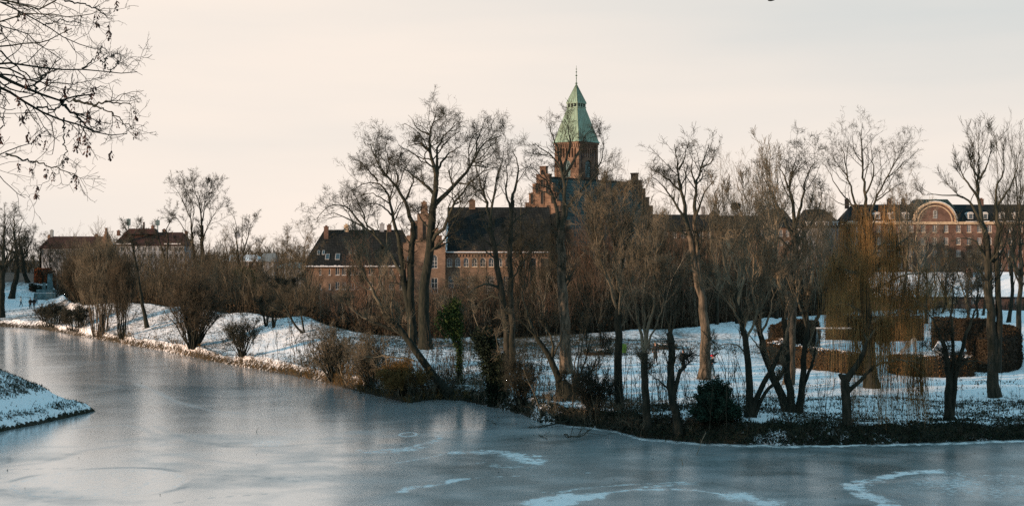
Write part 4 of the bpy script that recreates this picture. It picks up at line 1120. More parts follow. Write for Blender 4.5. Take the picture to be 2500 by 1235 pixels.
def children(rg, P, Rr, L, per, n, ratio, ang, t0=0.25, up=0.15, wig=0.25, rfac=0.55, rmin=0.012, lmin=0.3, lmax=9, endr=0.35, tend=1.0, droop=0.0):
    """random side branches of every branch in P; per = mean number of children"""
    Mn, m, _ = P.shape
    c = np.maximum(1, rg.poisson(per, Mn)) if np.isscalar(per) else np.maximum(1, rg.poisson(per))
    pid = np.repeat(np.arange(Mn), c)
    N = len(pid)
    t = t0 + (tend - t0) * rg.random(N) ** 0.85
    f = t * (m - 1); i0 = np.minimum(f.astype(int), m - 2); fr = (f - i0)[:, None]
    p0 = P[pid, i0] * (1 - fr) + P[pid, i0 + 1] * fr
    tan = unit(P[pid, i0 + 1] - P[pid, i0])
    r0 = Rr[pid, i0] * (1 - fr[:, 0]) + Rr[pid, i0 + 1] * fr[:, 0]
    rnd = rg.normal(size=(N, 3)); perp = unit(rnd - (rnd * tan).sum(1, keepdims=True) * tan)
    a = np.radians(rg.uniform(ang[0], ang[1], N))[:, None]
    d = unit(tan * np.cos(a) + perp * np.sin(a) + np.array([0, 0, up]))
    ln = np.clip(L[pid] * ratio * (1.12 - 0.54 * t) * rg.uniform(0.6, 1.25, N), lmin, lmax)
    seg = ln / (n - 1)
    out = np.empty((N, n, 3)); out[:, 0] = p0
    for j in range(1, n):
        out[:, j] = out[:, j - 1] + d * seg[:, None]
        d = unit(d + rg.normal(size=(N, 3)) * wig + np.array([0, 0, up * 0.8 - droop]))
    rs = np.maximum(np.minimum(r0 * rfac, 0.035 * ln + rmin), rmin)
    rr = rs[:, None] * np.linspace(1, endr, n)[None, :]
    rr = np.maximum(rr, rmin * 0.7)
    return out, rr, ln

def wiggle(rg, pts, n, amp):
    """resample a polyline to n points with a natural wobble"""
    pts = np.asarray(pts, float)
    d = np.r_[0, np.cumsum(np.linalg.norm(np.diff(pts, axis=0), axis=1))]
    t = np.linspace(0, d[-1], n)
    # smooth corners a little
    o = np.stack([np.interp(t, d, pts[:, i]) for i in range(3)], -1)
    o[1:-1] = 0.25 * o[:-2] + 0.5 * o[1:-1] + 0.25 * o[2:]
    w = rg.normal(size=(n, 3)) * amp * d[-1] / n; w[0] = 0
    return o + w, d[-1]

STY = {
    # levels: (children per branch, points, length ratio, angle, upward pull, wobble, radius factor)
    'broad':  [(9, 7, 0.50, (24, 58), 0.16, 0.15, 0.45), (5.5, 6, 0.52, (28, 62), 0.08, 0.24, 0.6), (4.2, 5, 0.55, (25, 60), 0.08, 0.26, 0.65), (2.2, 3, 0.7, (20, 50), 0.05, 0.25, 0.8)],
    'upright': [(10, 7, 0.52, (18, 48), 0.22, 0.11, 0.45), (5.5, 6, 0.55, (14, 42), 0.22, 0.15, 0.6), (4.2, 5, 0.55, (15, 42), 0.18, 0.18, 0.65), (2.2, 3, 0.6, (15, 45), 0.1, 0.25, 0.8)],
    'bush':   [(7, 6, 0.48, (15, 55), 0.14, 0.20, 0.6), (5, 5, 0.55, (20, 60), 0.06, 0.26, 0.65), (3, 3, 0.6, (20, 60), 0.03, 0.3, 0.8)],
    'crooked': [(10, 8, 0.46, (30, 75), 0.12, 0.28, 0.45), (6, 6, 0.55, (30, 70), 0.08, 0.30, 0.6), (4.2, 5, 0.58, (25, 65), 0.05, 0.32, 0.65), (2.0, 3, 0.65, (20, 55), 0.03, 0.3, 0.8)],
}

def grow_tree(rg, trunks, limbs, style='broad', dens=1.0, rmin=0.010, wob=0.10, trunk_twigs=0.25):
    """trunks / limbs: lists of (pts3d, r0, r1). returns trunk mesh data, crown mesh data"""
    tp = []; cp = []
    P0 = []; R0 = []; L0 = []
    for kind, lst in (('t', trunks), ('l', limbs)):
        for (pts, r0, r1) in lst:
            n = 12
            P, L = wiggle(rg, pts, n, wob if kind == 'l' else wob * 0.5)
            rr = r0 + (r1 * 0.7 - r0) * np.linspace(0, 1, n) ** 0.85 if kind == 'l' else r0 + (r1 - r0) * np.linspace(0, 1, n) ** 0.8
            if kind == 't':
                rr[0] *= 1.28; rr[1] *= 1.06
                tp.append(tubes(P[None], rr[None], 9))
                if trunk_twigs > 0: P0.append(P[n // 3:][None].repeat(1, 0)[:, :8] if False else wiggle(rg, P[n // 3:], 12, 0)[0][None]); R0.append(np.interp(np.linspace(n // 3, n - 1, 12), np.arange(n), rr)[None]); L0.append(L * 0.45)
            else:
                cp.append(tubes(P[None], rr[None], 6)); P0.append(P[None]); R0.append(rr[None]); L0.append(L)
    P = np.concatenate(P0); Rr = np.concatenate(R0); L = np.array(L0)
    for li, (per, n, ratio, ang, up, wig, rf) in enumerate(STY[style]):
        if li == 0: per = per * dens * np.clip(L / 6.0, 0.4, 1.8)
        elif li >= 2: per = per * min(dens, 1.2)
        P, Rr, L = children(rg, P, Rr, L, per, n, ratio, ang, t0=0.22 if li == 0 else 0.15, up=up, wig=wig, rfac=rf, rmin=rmin, lmin=0.35)
        cp.append(tubes(P, Rr, 5 if li == 0 else 3))
    return merge(tp) if tp else None, merge(cp)

def place_tree(name, cat, label, base, tm, cm, bark, twig, group=None, extra=None):
    root = empty(name, base, 0, label, cat, group)
    b = np.asarray(base)
    if tm is not None: np_mesh("trunk", tm[0] - b, tm[1], M[bark], root, smooth=True)
    np_mesh("crown", cm[0] - b, cm[1], M[twig], root)
    return root

def traced(name, label, basepx, D, trunks, limbs, style='broad', bark='bark_dark', twig='twig_dark', dens=1.0, seed=0, rmin=0.010, spread=0.5, cat='tree', group=None, wob=0.10, tt=0.25):
    """trunks/limbs given as rows of picture points at the tree's own distance; limbs leave the picture plane by a random share of their run"""
    rg = np.random.default_rng(seed)
    base = np.array([px2(basepx, D), D, gz(basepx, D) - 0.05])
    def conv(pts, r0, r1, dep):
        q = []; n = len(pts); x0 = pts[0]
        run = 0
        for i, (x, y) in enumerate(pts):
            if i: run += math.hypot(x - pts[i - 1][0], y - pts[i - 1][1]) * D / F
            dy = dep * run
            q.append(at(x, y, D + dy))
        return (np.array(q), r0, r1)
    T = [conv(p, a, b, 0.0) for p, a, b in trunks]
    # snap lowest trunk point to the ground
    for (q, a, b) in T:
        if abs(q[0][0] - base[0]) < 2.0 and q[0][2] < base[2] + 1.2: q[0][2] = base[2] - 0.1
    Lm = [conv(p, a, b, rg.uniform(-spread, spread)) for p, a, b in limbs]
    tm, cm = grow_tree(rg, T, Lm, style, dens, rmin, wob, tt)
    return place_tree(name, cat, label, base, tm, cm, bark, twig, group)

def auto_tree(name, label, px, D, ytop, half, style='broad', fork=0.35, nl=6, r=0.22, bark='bark_dark', twig='twig_brown', dens=1.0, seed=0, lean=0.0, cat='tree', group=None, nstem=1, rmin=0.012, zb=None):
    """a generic bare tree from foot px/distance, top row and half width of the crown in pixels"""
    rg = np.random.default_rng(seed + 1000)
    z0 = (gz(px, D) if zb is None else zb) - 0.05; base = np.array([px2(px, D), D, z0])
    H = pz(ytop, D) - z0; hw = half / F * D
    T = []; Lm = []
    for s in range(nstem):
        a0 = rg.uniform(0, 2 * np.pi); off = np.array([math.cos(a0), math.sin(a0), 0]) * (0.25 * (nstem > 1))
        ln = lean * H + rg.normal() * 0.03 * H + (0 if nstem == 1 else rg.uniform(-0.5, 0.5) * hw)
        ft = base + off
        zf = H * fork * rg.uniform(0.85, 1.15)
        top = base + np.array([ln, rg.normal() * 0.02 * H, zf]) + off * 2
        mid = (ft + top) / 2 + rg.normal(size=3) * 0.02 * H
        rs = r / math.sqrt(nstem)
        T.append((np.array([ft, mid, top]), rs, rs * 0.72))
        n2 = max(2, int(round(nl / nstem)))
        for k in range(n2):
            az = 2 * np.pi * (k + rg.uniform(-0.3, 0.3)) / n2 + s
            fx = math.cos(az) * rg.uniform(0.5, 0.98); fy = math.sin(az) * rg.uniform(0.5, 0.98)
            rad = math.hypot(fx, fy)
            zt = H * (0.98 - 0.38 * rad ** 2 * rg.uniform(0.6, 1.2)) * rg.uniform(0.93, 1.0)
            end = np.array([base[0] + ln * 0.6 + fx * hw * 0.85, base[1] + fy * hw * 0.85, z0 + zt * 0.97])
            st = top + (ft - top) * rg.uniform(0, 0.22)
            m1 = st + (end - st) * np.array([0.45, 0.45, 0.35]) + rg.normal(size=3) * 0.03 * H
            m2 = st + (end - st) * np.array([0.8, 0.8, 0.7]) + rg.normal(size=3) * 0.03 * H
            Lm.append((np.array([st, m1, m2, end]), rs * rg.uniform(0.28, 0.46), 0.022))
        # a leader
        end = np.array([base[0] + ln + rg.normal() * 0.1 * hw, base[1], z0 + H * 0.97])
        Lm.append((np.array([top, (top + end) / 2 + rg.normal(size=3) * 0.03 * H, end]), rs * 0.7, 0.03))
    tm, cm = grow_tree(rg, T, Lm, style, dens, rmin)
    return place_tree(name, cat, label, base, tm, cm, bark, twig, group)

def bush(name, label, px, D, ytop, half, nst=26, bark='bark_dark', twig='twig_brown', dens=1.0, seed=0, upright=0.0, rmin=0.013, group=None, r=0.06, cat='shrub', lean=0.0, cr=0.25):
    rg = np.random.default_rng(seed + 5000)
    z0 = gz(px, D) - 0.05; base = np.array([px2(px, D), D, z0]); H = pz(ytop, D) - z0; hw = half / F * D
    st = []; cp = []
    az = rg.uniform(0, 2 * np.pi, nst); q = np.sqrt(rg.random(nst))
    P = np.empty((nst, 8, 3)); L = np.empty(nst)
    for i in range(nst):
        ox, oy = math.cos(az[i]) * q[i], math.sin(az[i]) * q[i]
        s = base + np.array([ox * hw * cr * 0.5, oy * hw * cr * 0.5, 0])
        top = H * (1.0 - (0.45 - 0.3 * upright) * q[i] ** 2) * rg.uniform(0.8, 1.0)
        e = base + np.array([ox * hw * 0.85 + lean * H, oy * hw * 0.85, top * 0.93])
        m = s + (e - s) * np.array([0.38, 0.38, 0.5])
        P[i], L[i] = wiggle(rg, np.array([s, m, e]), 8, 0.08)
    Rr = (r * rg.uniform(0.5, 1.0, nst))[:, None] * np.linspace(1, 0.3, 8)[None]
    tm = tubes(P, Rr, 5)
    sty = STY['bush'] if upright < 0.5 else STY['upright'][:3]
    Pc, Rc, Lc = P, Rr, L
    for li, (per, n, ratio, ang, up, wig, rf) in enumerate(sty):
        Pc, Rc, Lc = children(rg, Pc, Rc, Lc, per * dens if li == 0 else per, n, ratio, ang, t0=0.25 if li == 0 else 0.1, up=up, wig=wig, rfac=rf, rmin=rmin, lmin=0.25)
        cp.append(tubes(Pc, Rc, 3))
    root = empty(name, base, 0, label, cat, group)
    np_mesh("stem", tm[0] - base, tm[1], M[bark], root, smooth=True)
    cm = merge(cp); np_mesh("twigs", cm[0] - base, cm[1], M[twig], root)
    return root

def leaves(rg, pts, size, nrm=None, tilt=1.0):
    """one small folded leaf (two triangles, bent) per point"""
    N = len(pts)
    a = unit(rg.normal(size=(N, 3))); b = unit(np.cross(a, rg.normal(size=(N, 3)))); c = np.cross(a, b)
    s = (size * rg.uniform(0.6, 1.3, N))[:, None]
    v = np.stack([pts - a * s, pts + b * s * 0.55 + c * s * 0.15, pts + a * s, pts - b * s * 0.55 + c * s * 0.15], 1)
    i = np.arange(N * 4).reshape(N, 4)
    tri = np.concatenate([i[:, [0, 1, 2]], i[:, [0, 2, 3]]], 0)
    return v.reshape(-1, 3), tri

# ---- the two big trees left of centre
DB = foot(1040, 852)
traced("large_tree", "twin-trunked large dark tree with a low limb arching far to the left", 1007, foot(1012, 842),
  [([(1007, 842), (1005, 744), (1001, 645), (1005, 605), (1012, 566), (1010, 546)], 0.52, 0.26),
   ([(1012, 842), (998, 740), (986, 694), (984, 650), (975, 600)], 0.46, 0.24)],
  [([(1010, 548), (998, 527), (990, 487), (968, 457), (943, 428), (923, 403), (909, 373), (905, 350)], 0.24, 0.05),
   ([(975, 602), (973, 571), (960, 530), (951, 497), (948, 467), (923, 443), (889, 445), (865, 462)], 0.22, 0.04),
   ([(990, 700), (972, 650), (953, 618), (933, 591), (909, 566), (879, 551), (849, 541), (825, 518), (805, 512), (790, 525)], 0.26, 0.03),
   ([(890, 556), (865, 525), (845, 502), (812, 498), (790, 512), (775, 535)], 0.12, 0.03),
   ([(915, 570), (890, 540), (880, 505), (862, 470), (850, 452)], 0.10, 0.03),
   ([(992, 487), (1002, 462), (1012, 437), (998, 415), (980, 400)], 0.12, 0.03),
   ([(958, 527), (930, 500), (905, 495), (880, 510)], 0.10, 0.03),
   ([(943, 428), (952, 395), (940, 365), (945, 345)], 0.09, 0.03),
   ([(951, 497), (925, 480), (905, 470), (880, 480), (862, 492)], 0.08, 0.03),
   ([(968, 457), (972, 430), (962, 405), (968, 375)], 0.09, 0.03),
   ([(923, 443), (900, 415), (880, 395), (870, 372)], 0.09, 0.03),
   ([(1003, 600), (985, 570), (975, 545)], 0.10, 0.03)],
  style='crooked', dens=1.0, seed=11, spread=0.35)
traced("large_tree", "tallest bare tree, thick dark trunk with limbs spreading right, in front of the brick hall", 1040, DB,
  [([(1040, 855), (1034, 813), (1035, 744), (1037, 695), (1047, 635), (1052, 596), (1052, 546), (1059, 507)], 0.62, 0.34)],
  [([(1059, 509), (1064, 472), (1067, 448), (1067, 413), (1052, 383), (1045, 359), (1047, 329), (1057, 294), (1067, 276)], 0.33, 0.04),
   ([(1058, 503), (1091, 467), (1121, 448), (1141, 413), (1161, 383), (1175, 349), (1195, 339), (1228, 334)], 0.28, 0.04),
   ([(1066, 452), (1069, 413), (1064, 378), (1072, 344), (1096, 319), (1116, 300)], 0.2, 0.03),
   ([(1069, 413), (1091, 378), (1121, 359), (1135, 350)], 0.13, 0.03),
   ([(1060, 475), (1037, 448), (1012, 433), (988, 413), (968, 403)], 0.18, 0.03),
   ([(1047, 364), (1022, 349), (993, 359)], 0.12, 0.03), ([(1047, 329), (1017, 314), (1007, 290)], 0.11, 0.03),
   ([(1052, 596), (1077, 566), (1106, 507), (1136, 462), (1146, 433), (1175, 423), (1225, 405)], 0.2, 0.03),
   ([(1057, 300), (1075, 290), (1090, 275)], 0.07, 0.03), ([(1161, 383), (1165, 340), (1180, 310)], 0.1, 0.03),
   ([(1045, 620), (1085, 585), (1100, 560), (1128, 500)], 0.14, 0.03), ([(1052, 560), (1030, 540), (1022, 520), (1005, 505)], 0.11, 0.03),
   ([(1121, 448), (1150, 452), (1170, 470)], 0.1, 0.03), ([(1050, 610), (1080, 600), (1110, 580), (1140, 590)], 0.12, 0.03)],
  style='crooked', dens=1.0, seed=12, spread=0.35)

# ---- slender twin stems with long low boughs
D = foot(1244, 905)
traced("slender_tree", "tall slender tree with two stems and low boughs reaching left, right of the tallest tree", 1244, D,
  [([(1242, 905), (1240, 860), (1232, 769), (1220, 695), (1208, 606), (1195, 556)], 0.34, 0.2),
   ([(1249, 905), (1248, 793), (1248, 695), (1246, 596), (1247, 527), (1250, 487)], 0.32, 0.16)],
  [([(1195, 558), (1190, 497), (1175, 457), (1166, 425), (1160, 395)], 0.17, 0.03), ([(1196, 556), (1205, 490), (1212, 440), (1225, 395), (1228, 370)], 0.15, 0.03),
   ([(1250, 489), (1260, 448), (1268, 418), (1258, 378), (1250, 365)], 0.14, 0.03), ([(1247, 520), (1235, 470), (1240, 420), (1232, 390)], 0.12, 0.03),
   ([(1222, 705), (1200, 692), (1175, 695), (1145, 715), (1118, 738)], 0.13, 0.03), ([(1227, 730), (1200, 722), (1170, 738), (1155, 762)], 0.10, 0.03),
   ([(1208, 606), (1230, 580), (1245, 560)], 0.08, 0.03), ([(1248, 690), (1262, 660), (1285, 630), (1300, 600)], 0.1, 0.03),
   ([(1190, 497), (1165, 480), (1150, 470)], 0.07, 0.03)],
  style='broad', bark='bark_olive', twig='twig_dark', dens=0.8, seed=13)

# ---- tree before the tower
D = foot(1384, 911)
traced("tall_tree", "tall tree with a stout trunk whose crown crosses the church tower", 1384, D,
  [([(1384, 912), (1378, 800), (1373, 700), (1371, 620), (1368, 560)], 0.50, 0.30)],
  [([(1368, 565), (1364, 530), (1352, 480), (1329, 435), (1300, 408)], 0.2, 0.03),
   ([(1369, 565), (1377, 534), (1379, 473), (1375, 427), (1364, 396), (1337, 374), (1303, 351)], 0.22, 0.03),
   ([(1379, 440), (1367, 390), (1358, 350), (1345, 320), (1338, 296)], 0.13, 0.03),
   ([(1372, 560), (1385, 505), (1413, 473), (1444, 435), (1472, 405)], 0.17, 0.03),
   ([(1379, 430), (1398, 396), (1415, 365), (1428, 330), (1440, 318)], 0.14, 0.03),
   ([(1375, 430), (1385, 380), (1392, 340), (1385, 305), (1378, 292)], 0.13, 0.03),
   ([(1425, 460), (1450, 440), (1470, 390), (1475, 350), (1470, 335)], 0.1, 0.03),
   ([(1352, 480), (1335, 470), (1310, 465), (1290, 450)], 0.08, 0.03)],
  style='broad', bark='bark_pale', twig='twig_dark', dens=0.85, seed=14)

# ---- sunlit trunk, crown right of the church
D = foot(1718, 925)
traced("tall_tree", "tall forked tree with a sunlit trunk behind the low dark yew bush", 1718, D,
  [([(1718, 926), (1722, 820), (1718, 740), (1704, 690), (1690, 620), (1681, 560)], 0.48, 0.22),
   ([(1722, 820), (1716, 730), (1702, 640), (1698, 560), (1698, 520)], 0.26, 0.16)],
  [([(1681, 562), (1672, 500), (1658, 460), (1658, 415), (1649, 379), (1645, 352)], 0.2, 0.03),
   ([(1698, 522), (1698, 445), (1712, 409), (1721, 376), (1730, 350)], 0.16, 0.03),
   ([(1681, 560), (1660, 515), (1634, 475), (1607, 439), (1589, 433)], 0.14, 0.03),
   ([(1700, 525), (1721, 466), (1738, 448), (1745, 440)], 0.12, 0.03),
   ([(1660, 465), (1628, 436), (1598, 415)], 0.1, 0.03), ([(1698, 450), (1688, 420), (1690, 385)], 0.09, 0.03),
   ([(1658, 415), (1672, 385), (1675, 362)], 0.08, 0.03), ([(1712, 409), (1735, 400), (1745, 380)], 0.08, 0.03)],
  style='broad', bark='bark_pale', twig='twig_dark', dens=0.8, seed=15)

# ---- big round crown at the right, above the willow
D = 170.0
traced("tall_tree", "tall tree with a wide round crown standing behind the weeping willow", 2108, D,
  [([(2108, 800), (2110, 700), (2110, 600), (2110, 545), (2112, 500)], 0.42, 0.28)],
  [([(2112, 504), (2114, 460), (2105, 440), (2107, 399), (2102, 348), (2105, 300)], 0.2, 0.03),
   ([(2108, 540), (2090, 500), (2080, 465), (2071, 433), (2063, 382), (2048, 345)], 0.18, 0.03),
   ([(2111, 545), (2135, 500), (2147, 467), (2167, 433), (2190, 382), (2206, 355)], 0.18, 0.03),
   ([(2106, 545), (2080, 500), (2051, 470), (2030, 430), (2012, 400)], 0.14, 0.03),
   ([(2112, 475), (2133, 430), (2129, 392), (2128, 345)], 0.13, 0.03), ([(2140, 490), (2180, 460), (2205, 445)], 0.1, 0.03),
   ([(2071, 433), (2045, 400), (2022, 370)], 0.09, 0.03), ([(2167, 433), (2185, 420), (2215, 390)], 0.08, 0.03), ([(2107, 399), (2085, 370), (2080, 330)], 0.08, 0.03),
   ([(2080, 500), (2050, 498), (2025, 480)], 0.08, 0.03)],
  style='broad', bark='bark_dark', twig='twig_dark', dens=0.85, seed=16)

# ---- double trunk at the right edge of the lawn
D = foot(2430, 969)
traced("tall_tree", "tall tree with a bare double trunk on the lawn right of the tall hedge", 2430, D,
  [([(2430, 970), (2424, 880), (2418, 800), (2414, 700), (2412, 620), (2408, 575)], 0.42, 0.22),
   ([(2432, 905), (2440, 800), (2436, 688), (2430, 600), (2440, 550)], 0.28, 0.15)],
  [([(2408, 580), (2394, 532), (2391, 484), (2388, 433), (2391, 385), (2388, 362)], 0.19, 0.03),
   ([(2440, 552), (2432, 501), (2428, 460), (2449, 433), (2452, 390), (2446, 360)], 0.13, 0.03),
   ([(2402, 560), (2374, 498), (2357, 480), (2306, 477), (2268, 474)], 0.12, 0.03),
   ([(2412, 640), (2390, 600), (2374, 583), (2345, 580), (2318, 590)], 0.11, 0.03),
   ([(2391, 490), (2365, 450), (2345, 415), (2335, 390)], 0.11, 0.03), ([(2391, 440), (2410, 405), (2418, 370)], 0.09, 0.03),
   ([(2432, 505), (2460, 470), (2478, 430), (2485, 400)], 0.1, 0.03), ([(2425, 640), (2455, 600), (2462, 560)], 0.12, 0.03),
   ([(2412, 690), (2385, 655), (2365, 650), (2345, 670)], 0.08, 0.02), ([(2388, 433), (2370, 405), (2368, 375)], 0.08, 0.03)],
  style='upright', bark='bark_olive', twig='twig_dark', dens=0.75, seed=17)

# ---- leaning ivy-clad trunk over the ice
D = foot(1098, 968)
LEAN = [(1100, 972), (1082, 950), (1050, 905), (1010, 850), (985, 812), (960, 785), (938, 762)]
traced("leaning_tree", "mossy tree leaning far left over the ice edge from its foot on the bank", 1100, D,
  [(LEAN, 0.36, 0.20), ([(985, 815), (950, 800), (915, 788), (895, 778)], 0.17, 0.08)],
  [([(938, 764), (915, 715), (890, 680), (880, 640), (870, 600)], 0.17, 0.03), ([(950, 775), (935, 720), (925, 670), (930, 630)], 0.12, 0.03),
   ([(895, 778), (870, 765), (850, 745), (835, 735)], 0.08, 0.02), ([(960, 785), (955, 740), (965, 700), (960, 660)], 0.10, 0.02),
   ([(1012, 880), (985, 872), (940, 870), (895, 872), (870, 882)], 0.09, 0.02), ([(915, 715), (895, 705), (870, 690), (855, 680)], 0.07, 0.02)],
  style='upright', bark='bark_dark', twig='twig_brown', dens=1.1, seed=18, rmin=0.011, tt=0.3)

# ---- pollarded willow stool
D = foot(1386, 972)
traced("pollard_tree", "squat dark pollard with a leaning limb and thin upright shoots on the bank", 1386, D,
  [([(1388, 978), (1384, 950), (1372, 930)], 0.62, 0.30), ([(1374, 935), (1355, 895), (1335, 860), (1310, 825), (1300, 800)], 0.30, 0.14), ([(1395, 978), (1402, 950), (1408, 938)], 0.5, 0.3)],
  [([(1346, 880), (1352, 840), (1335, 800), (1330, 770)], 0.13, 0.03), ([(1300, 802), (1285, 760), (1275, 720), (1282, 680)], 0.12, 0.02),
   ([(1310, 825), (1280, 790), (1262, 775)], 0.08, 0.02),
   ([(1404, 940), (1408, 900), (1420, 850), (1428, 800), (1430, 760)], 0.07, 0.02), ([(1408, 940), (1425, 890), (1440, 840), (1448, 790)], 0.07, 0.02),
   ([(1412, 942), (1440, 910), (1460, 870), (1472, 840)], 0.06, 0.02), ([(1400, 940), (1400, 900), (1412, 860), (1418, 800)], 0.06, 0.02), ([(1410, 945), (1430, 925), (1455, 900)], 0.05, 0.02),
   ([(1350, 870), (1370, 830), (1372, 790)], 0.08, 0.02)],
  style='upright', bark='bark_dark', twig='twig_dark', dens=0.7, seed=19, rmin=0.012, tt=0.15)

# ---- slim straight trunks on the near bank
traced("slim_tree", "slim straight dark tree on the bank with a tall narrow crown, right of the pollard", 1510, foot(1512, 1000),
  [([(1512, 1002), (1510, 900), (1507, 820), (1512, 740), (1506, 660)], 0.30, 0.20)],
  [([(1506, 664), (1500, 600), (1492, 550), (1490, 500), (1492, 480)], 0.16, 0.02), ([(1508, 700), (1520, 640), (1530, 580), (1545, 520), (1550, 500)], 0.12, 0.02),
   ([(1510, 760), (1490, 700), (1470, 640), (1455, 580), (1450, 540)], 0.12, 0.02), ([(1507, 680), (1480, 620), (1470, 560), (1465, 510)], 0.1, 0.02), ([(1512, 740), (1540, 690), (1560, 640), (1570, 590)], 0.1, 0.02),
   ([(1510, 720), (1513, 640), (1515, 560), (1512, 500)], 0.1, 0.02)],
  style='upright', bark='bark_dark', twig='twig_brown', dens=1.2, seed=20, rmin=0.012)
traced("slim_tree", "slim grey trunk forking at shoulder height of the walkers, standing at the ice edge", 1578, foot(1580, 1048),
  [([(1582, 1052), (1576, 980), (1573, 900), (1574, 860)], 0.27, 0.2)],
  [([(1574, 862), (1560, 800), (1548, 740), (1540, 680), (1542, 620)], 0.12, 0.02), ([(1574, 862), (1585, 790), (1598, 720), (1600, 650), (1605, 600)], 0.13, 0.02), ([(1574, 870), (1574, 780), (1572, 700), (1578, 620)], 0.12, 0.02),
   ([(1575, 860), (1595, 810), (1615, 760), (1625, 700)], 0.08, 0.02)],
  style='upright', bark='bark_olive', twig='twig_brown', dens=0.9, seed=21, rmin=0.012)
traced("pollard_tree", "twisted twin-stemmed dark pollard at the water's edge left of the yew bush", 1655, foot(1655, 1060),
  [([(1658, 1062), (1650, 1010), (1640, 965), (1634, 930), (1640, 880), (1638, 830)], 0.26, 0.20), ([(1642, 985), (1650, 940), (1660, 905), (1674, 893)], 0.18, 0.10), ([(1638, 835), (1636, 818), (1630, 812)], 0.24, 0.16)],
  [([(1636, 820), (1625, 760), (1612, 700), (1605, 660)], 0.07, 0.02), ([(1638, 820), (1648, 760), (1660, 690), (1662, 650)], 0.07, 0.02), ([(1636, 820), (1640, 750), (1634, 690)], 0.07, 0.02), ([(1634, 950), (1610, 930), (1590, 915), (1580, 905)], 0.07, 0.02),
   ([(1674, 893), (1686, 880), (1690, 870)], 0.05, 0.02)],
  style='broad', bark='bark_dark', twig='twig_dark', dens=0.6, seed=22, rmin=0.012, tt=0.1)

# ---- V of leaning stems right of the yew
D = foot(1832, 1018)
traced("multi_stem_tree", "dark tree with stems leaning right, just right of the yew bush", 1828, D,
  [([(1826, 1022), (1832, 980), (1828, 900), (1822, 830), (1806, 770), (1790, 720)], 0.26, 0.14), ([(1830, 1000), (1850, 960), (1875, 915), (1895, 880), (1915, 840)], 0.20, 0.12), ([(1838, 1000), (1865, 960), (1900, 925), (1925, 895)], 0.14, 0.08)],
  [([(1790, 722), (1770, 660), (1765, 600), (1755, 540), (1752, 500)], 0.12, 0.02), ([(1800, 750), (1815, 680), (1820, 600), (1810, 540), (1800, 490)], 0.12, 0.02), ([(1915, 842), (1925, 780), (1945, 720), (1955, 660)], 0.09, 0.02),
   ([(1812, 790), (1780, 740), (1745, 700), (1720, 670)], 0.09, 0.02), ([(1822, 830), (1850, 770), (1860, 700), (1870, 640)], 0.09, 0.02), ([(1826, 870), (1800, 840), (1775, 838), (1740, 852)], 0.06, 0.02)],
  style='upright', bark='bark_dark', twig='twig_brown', dens=1.0, seed=23, rmin=0.012)
D = foot(1940, 1005)
traced("multi_stem_tree", "cluster of thick dark stems splaying in a V left of the willow", 1935, D,
  [([(1925, 1008), (1905, 960), (1885, 915), (1868, 870), (1855, 820), (1850, 760)], 0.30, 0.14), ([(1936, 1008), (1930, 960), (1918, 910), (1922, 850), (1915, 780), (1905, 700)], 0.27, 0.14),
   ([(1950, 1008), (1958, 950), (1962, 880), (1970, 800), (1972, 720)], 0.24, 0.12), ([(1955, 1000), (1962, 940), (1985, 880), (1990, 850)], 0.14, 0.08)],
  [([(1850, 765), (1835, 700), (1842, 640), (1830, 580)], 0.1, 0.02), ([(1905, 705), (1892, 620), (1900, 540), (1885, 470), (1880, 430)], 0.13, 0.02), ([(1972, 725), (1985, 650), (1975, 580), (1985, 520)], 0.1, 0.02),
   ([(1855, 820), (1880, 770), (1890, 720), (1880, 660)], 0.09, 0.02), ([(1970, 800), (1950, 750), (1940, 690), (1948, 620)], 0.09, 0.02), ([(1868, 870), (1840, 830), (1815, 800)], 0.07, 0.02)],
  style='upright', bark='bark_dark', twig='twig_brown', dens=1.0, seed=24, rmin=0.012)
traced("tall_tree", "tall tree with a short sunlit trunk behind the V of dark stems", 1925, foot(1924, 938),
  [([(1924, 940), (1928, 860), (1935, 760), (1938, 660), (1940, 560)], 0.40, 0.26)],
  [([(1940, 565), (1938, 500), (1925, 455), (1935, 415), (1945, 380)], 0.18, 0.03), ([(1940, 560), (1958, 500), (1962, 450), (1975, 420), (1990, 395)], 0.15, 0.03), ([(1938, 580), (1910, 530), (1890, 480), (1868, 440), (1862, 420)], 0.15, 0.03),
   ([(1925, 460), (1915, 430), (1900, 405)], 0.09, 0.03), ([(1940, 600), (1975, 560), (2000, 510), (2005, 470)], 0.1, 0.03), ([(1937, 620), (1905, 580), (1870, 555), (1850, 530)], 0.1, 0.03)],
  style='broad', bark='bark_pale', twig='twig_dark', dens=0.85, seed=25)

# ---- dark many-stemmed tree right of the willow
traced("multi_stem_tree", "small dark many-stemmed tree on the right bank in front of the hedges", 2318, foot(2318, 1025),
  [([(2316, 1028), (2314, 980), (2318, 930), (2312, 880), (2300, 830)], 0.30, 0.13), ([(2320, 1000), (2330, 950), (2334, 900), (2350, 850), (2358, 810)], 0.22, 0.10), ([(2317, 990), (2322, 930), (2326, 880), (2326, 820)], 0.18, 0.10)],
  [([(2300, 832), (2285, 790), (2262, 760), (2245, 745)], 0.09, 0.02), ([(2358, 812), (2375, 780), (2385, 740), (2390, 700)], 0.09, 0.02), ([(2326, 822), (2320, 770), (2330, 720), (2322, 680)], 0.1, 0.02),
   ([(2318, 890), (2290, 860), (2265, 850)], 0.07, 0.02), ([(2334, 900), (2365, 880), (2395, 880), (2415, 892)], 0.07, 0.02), ([(2310, 860), (2290, 820), (2280, 780)], 0.07, 0.02)],
  style='crooked', bark='bark_dark', twig='twig_dark', dens=0.9, seed=26, rmin=0.011)

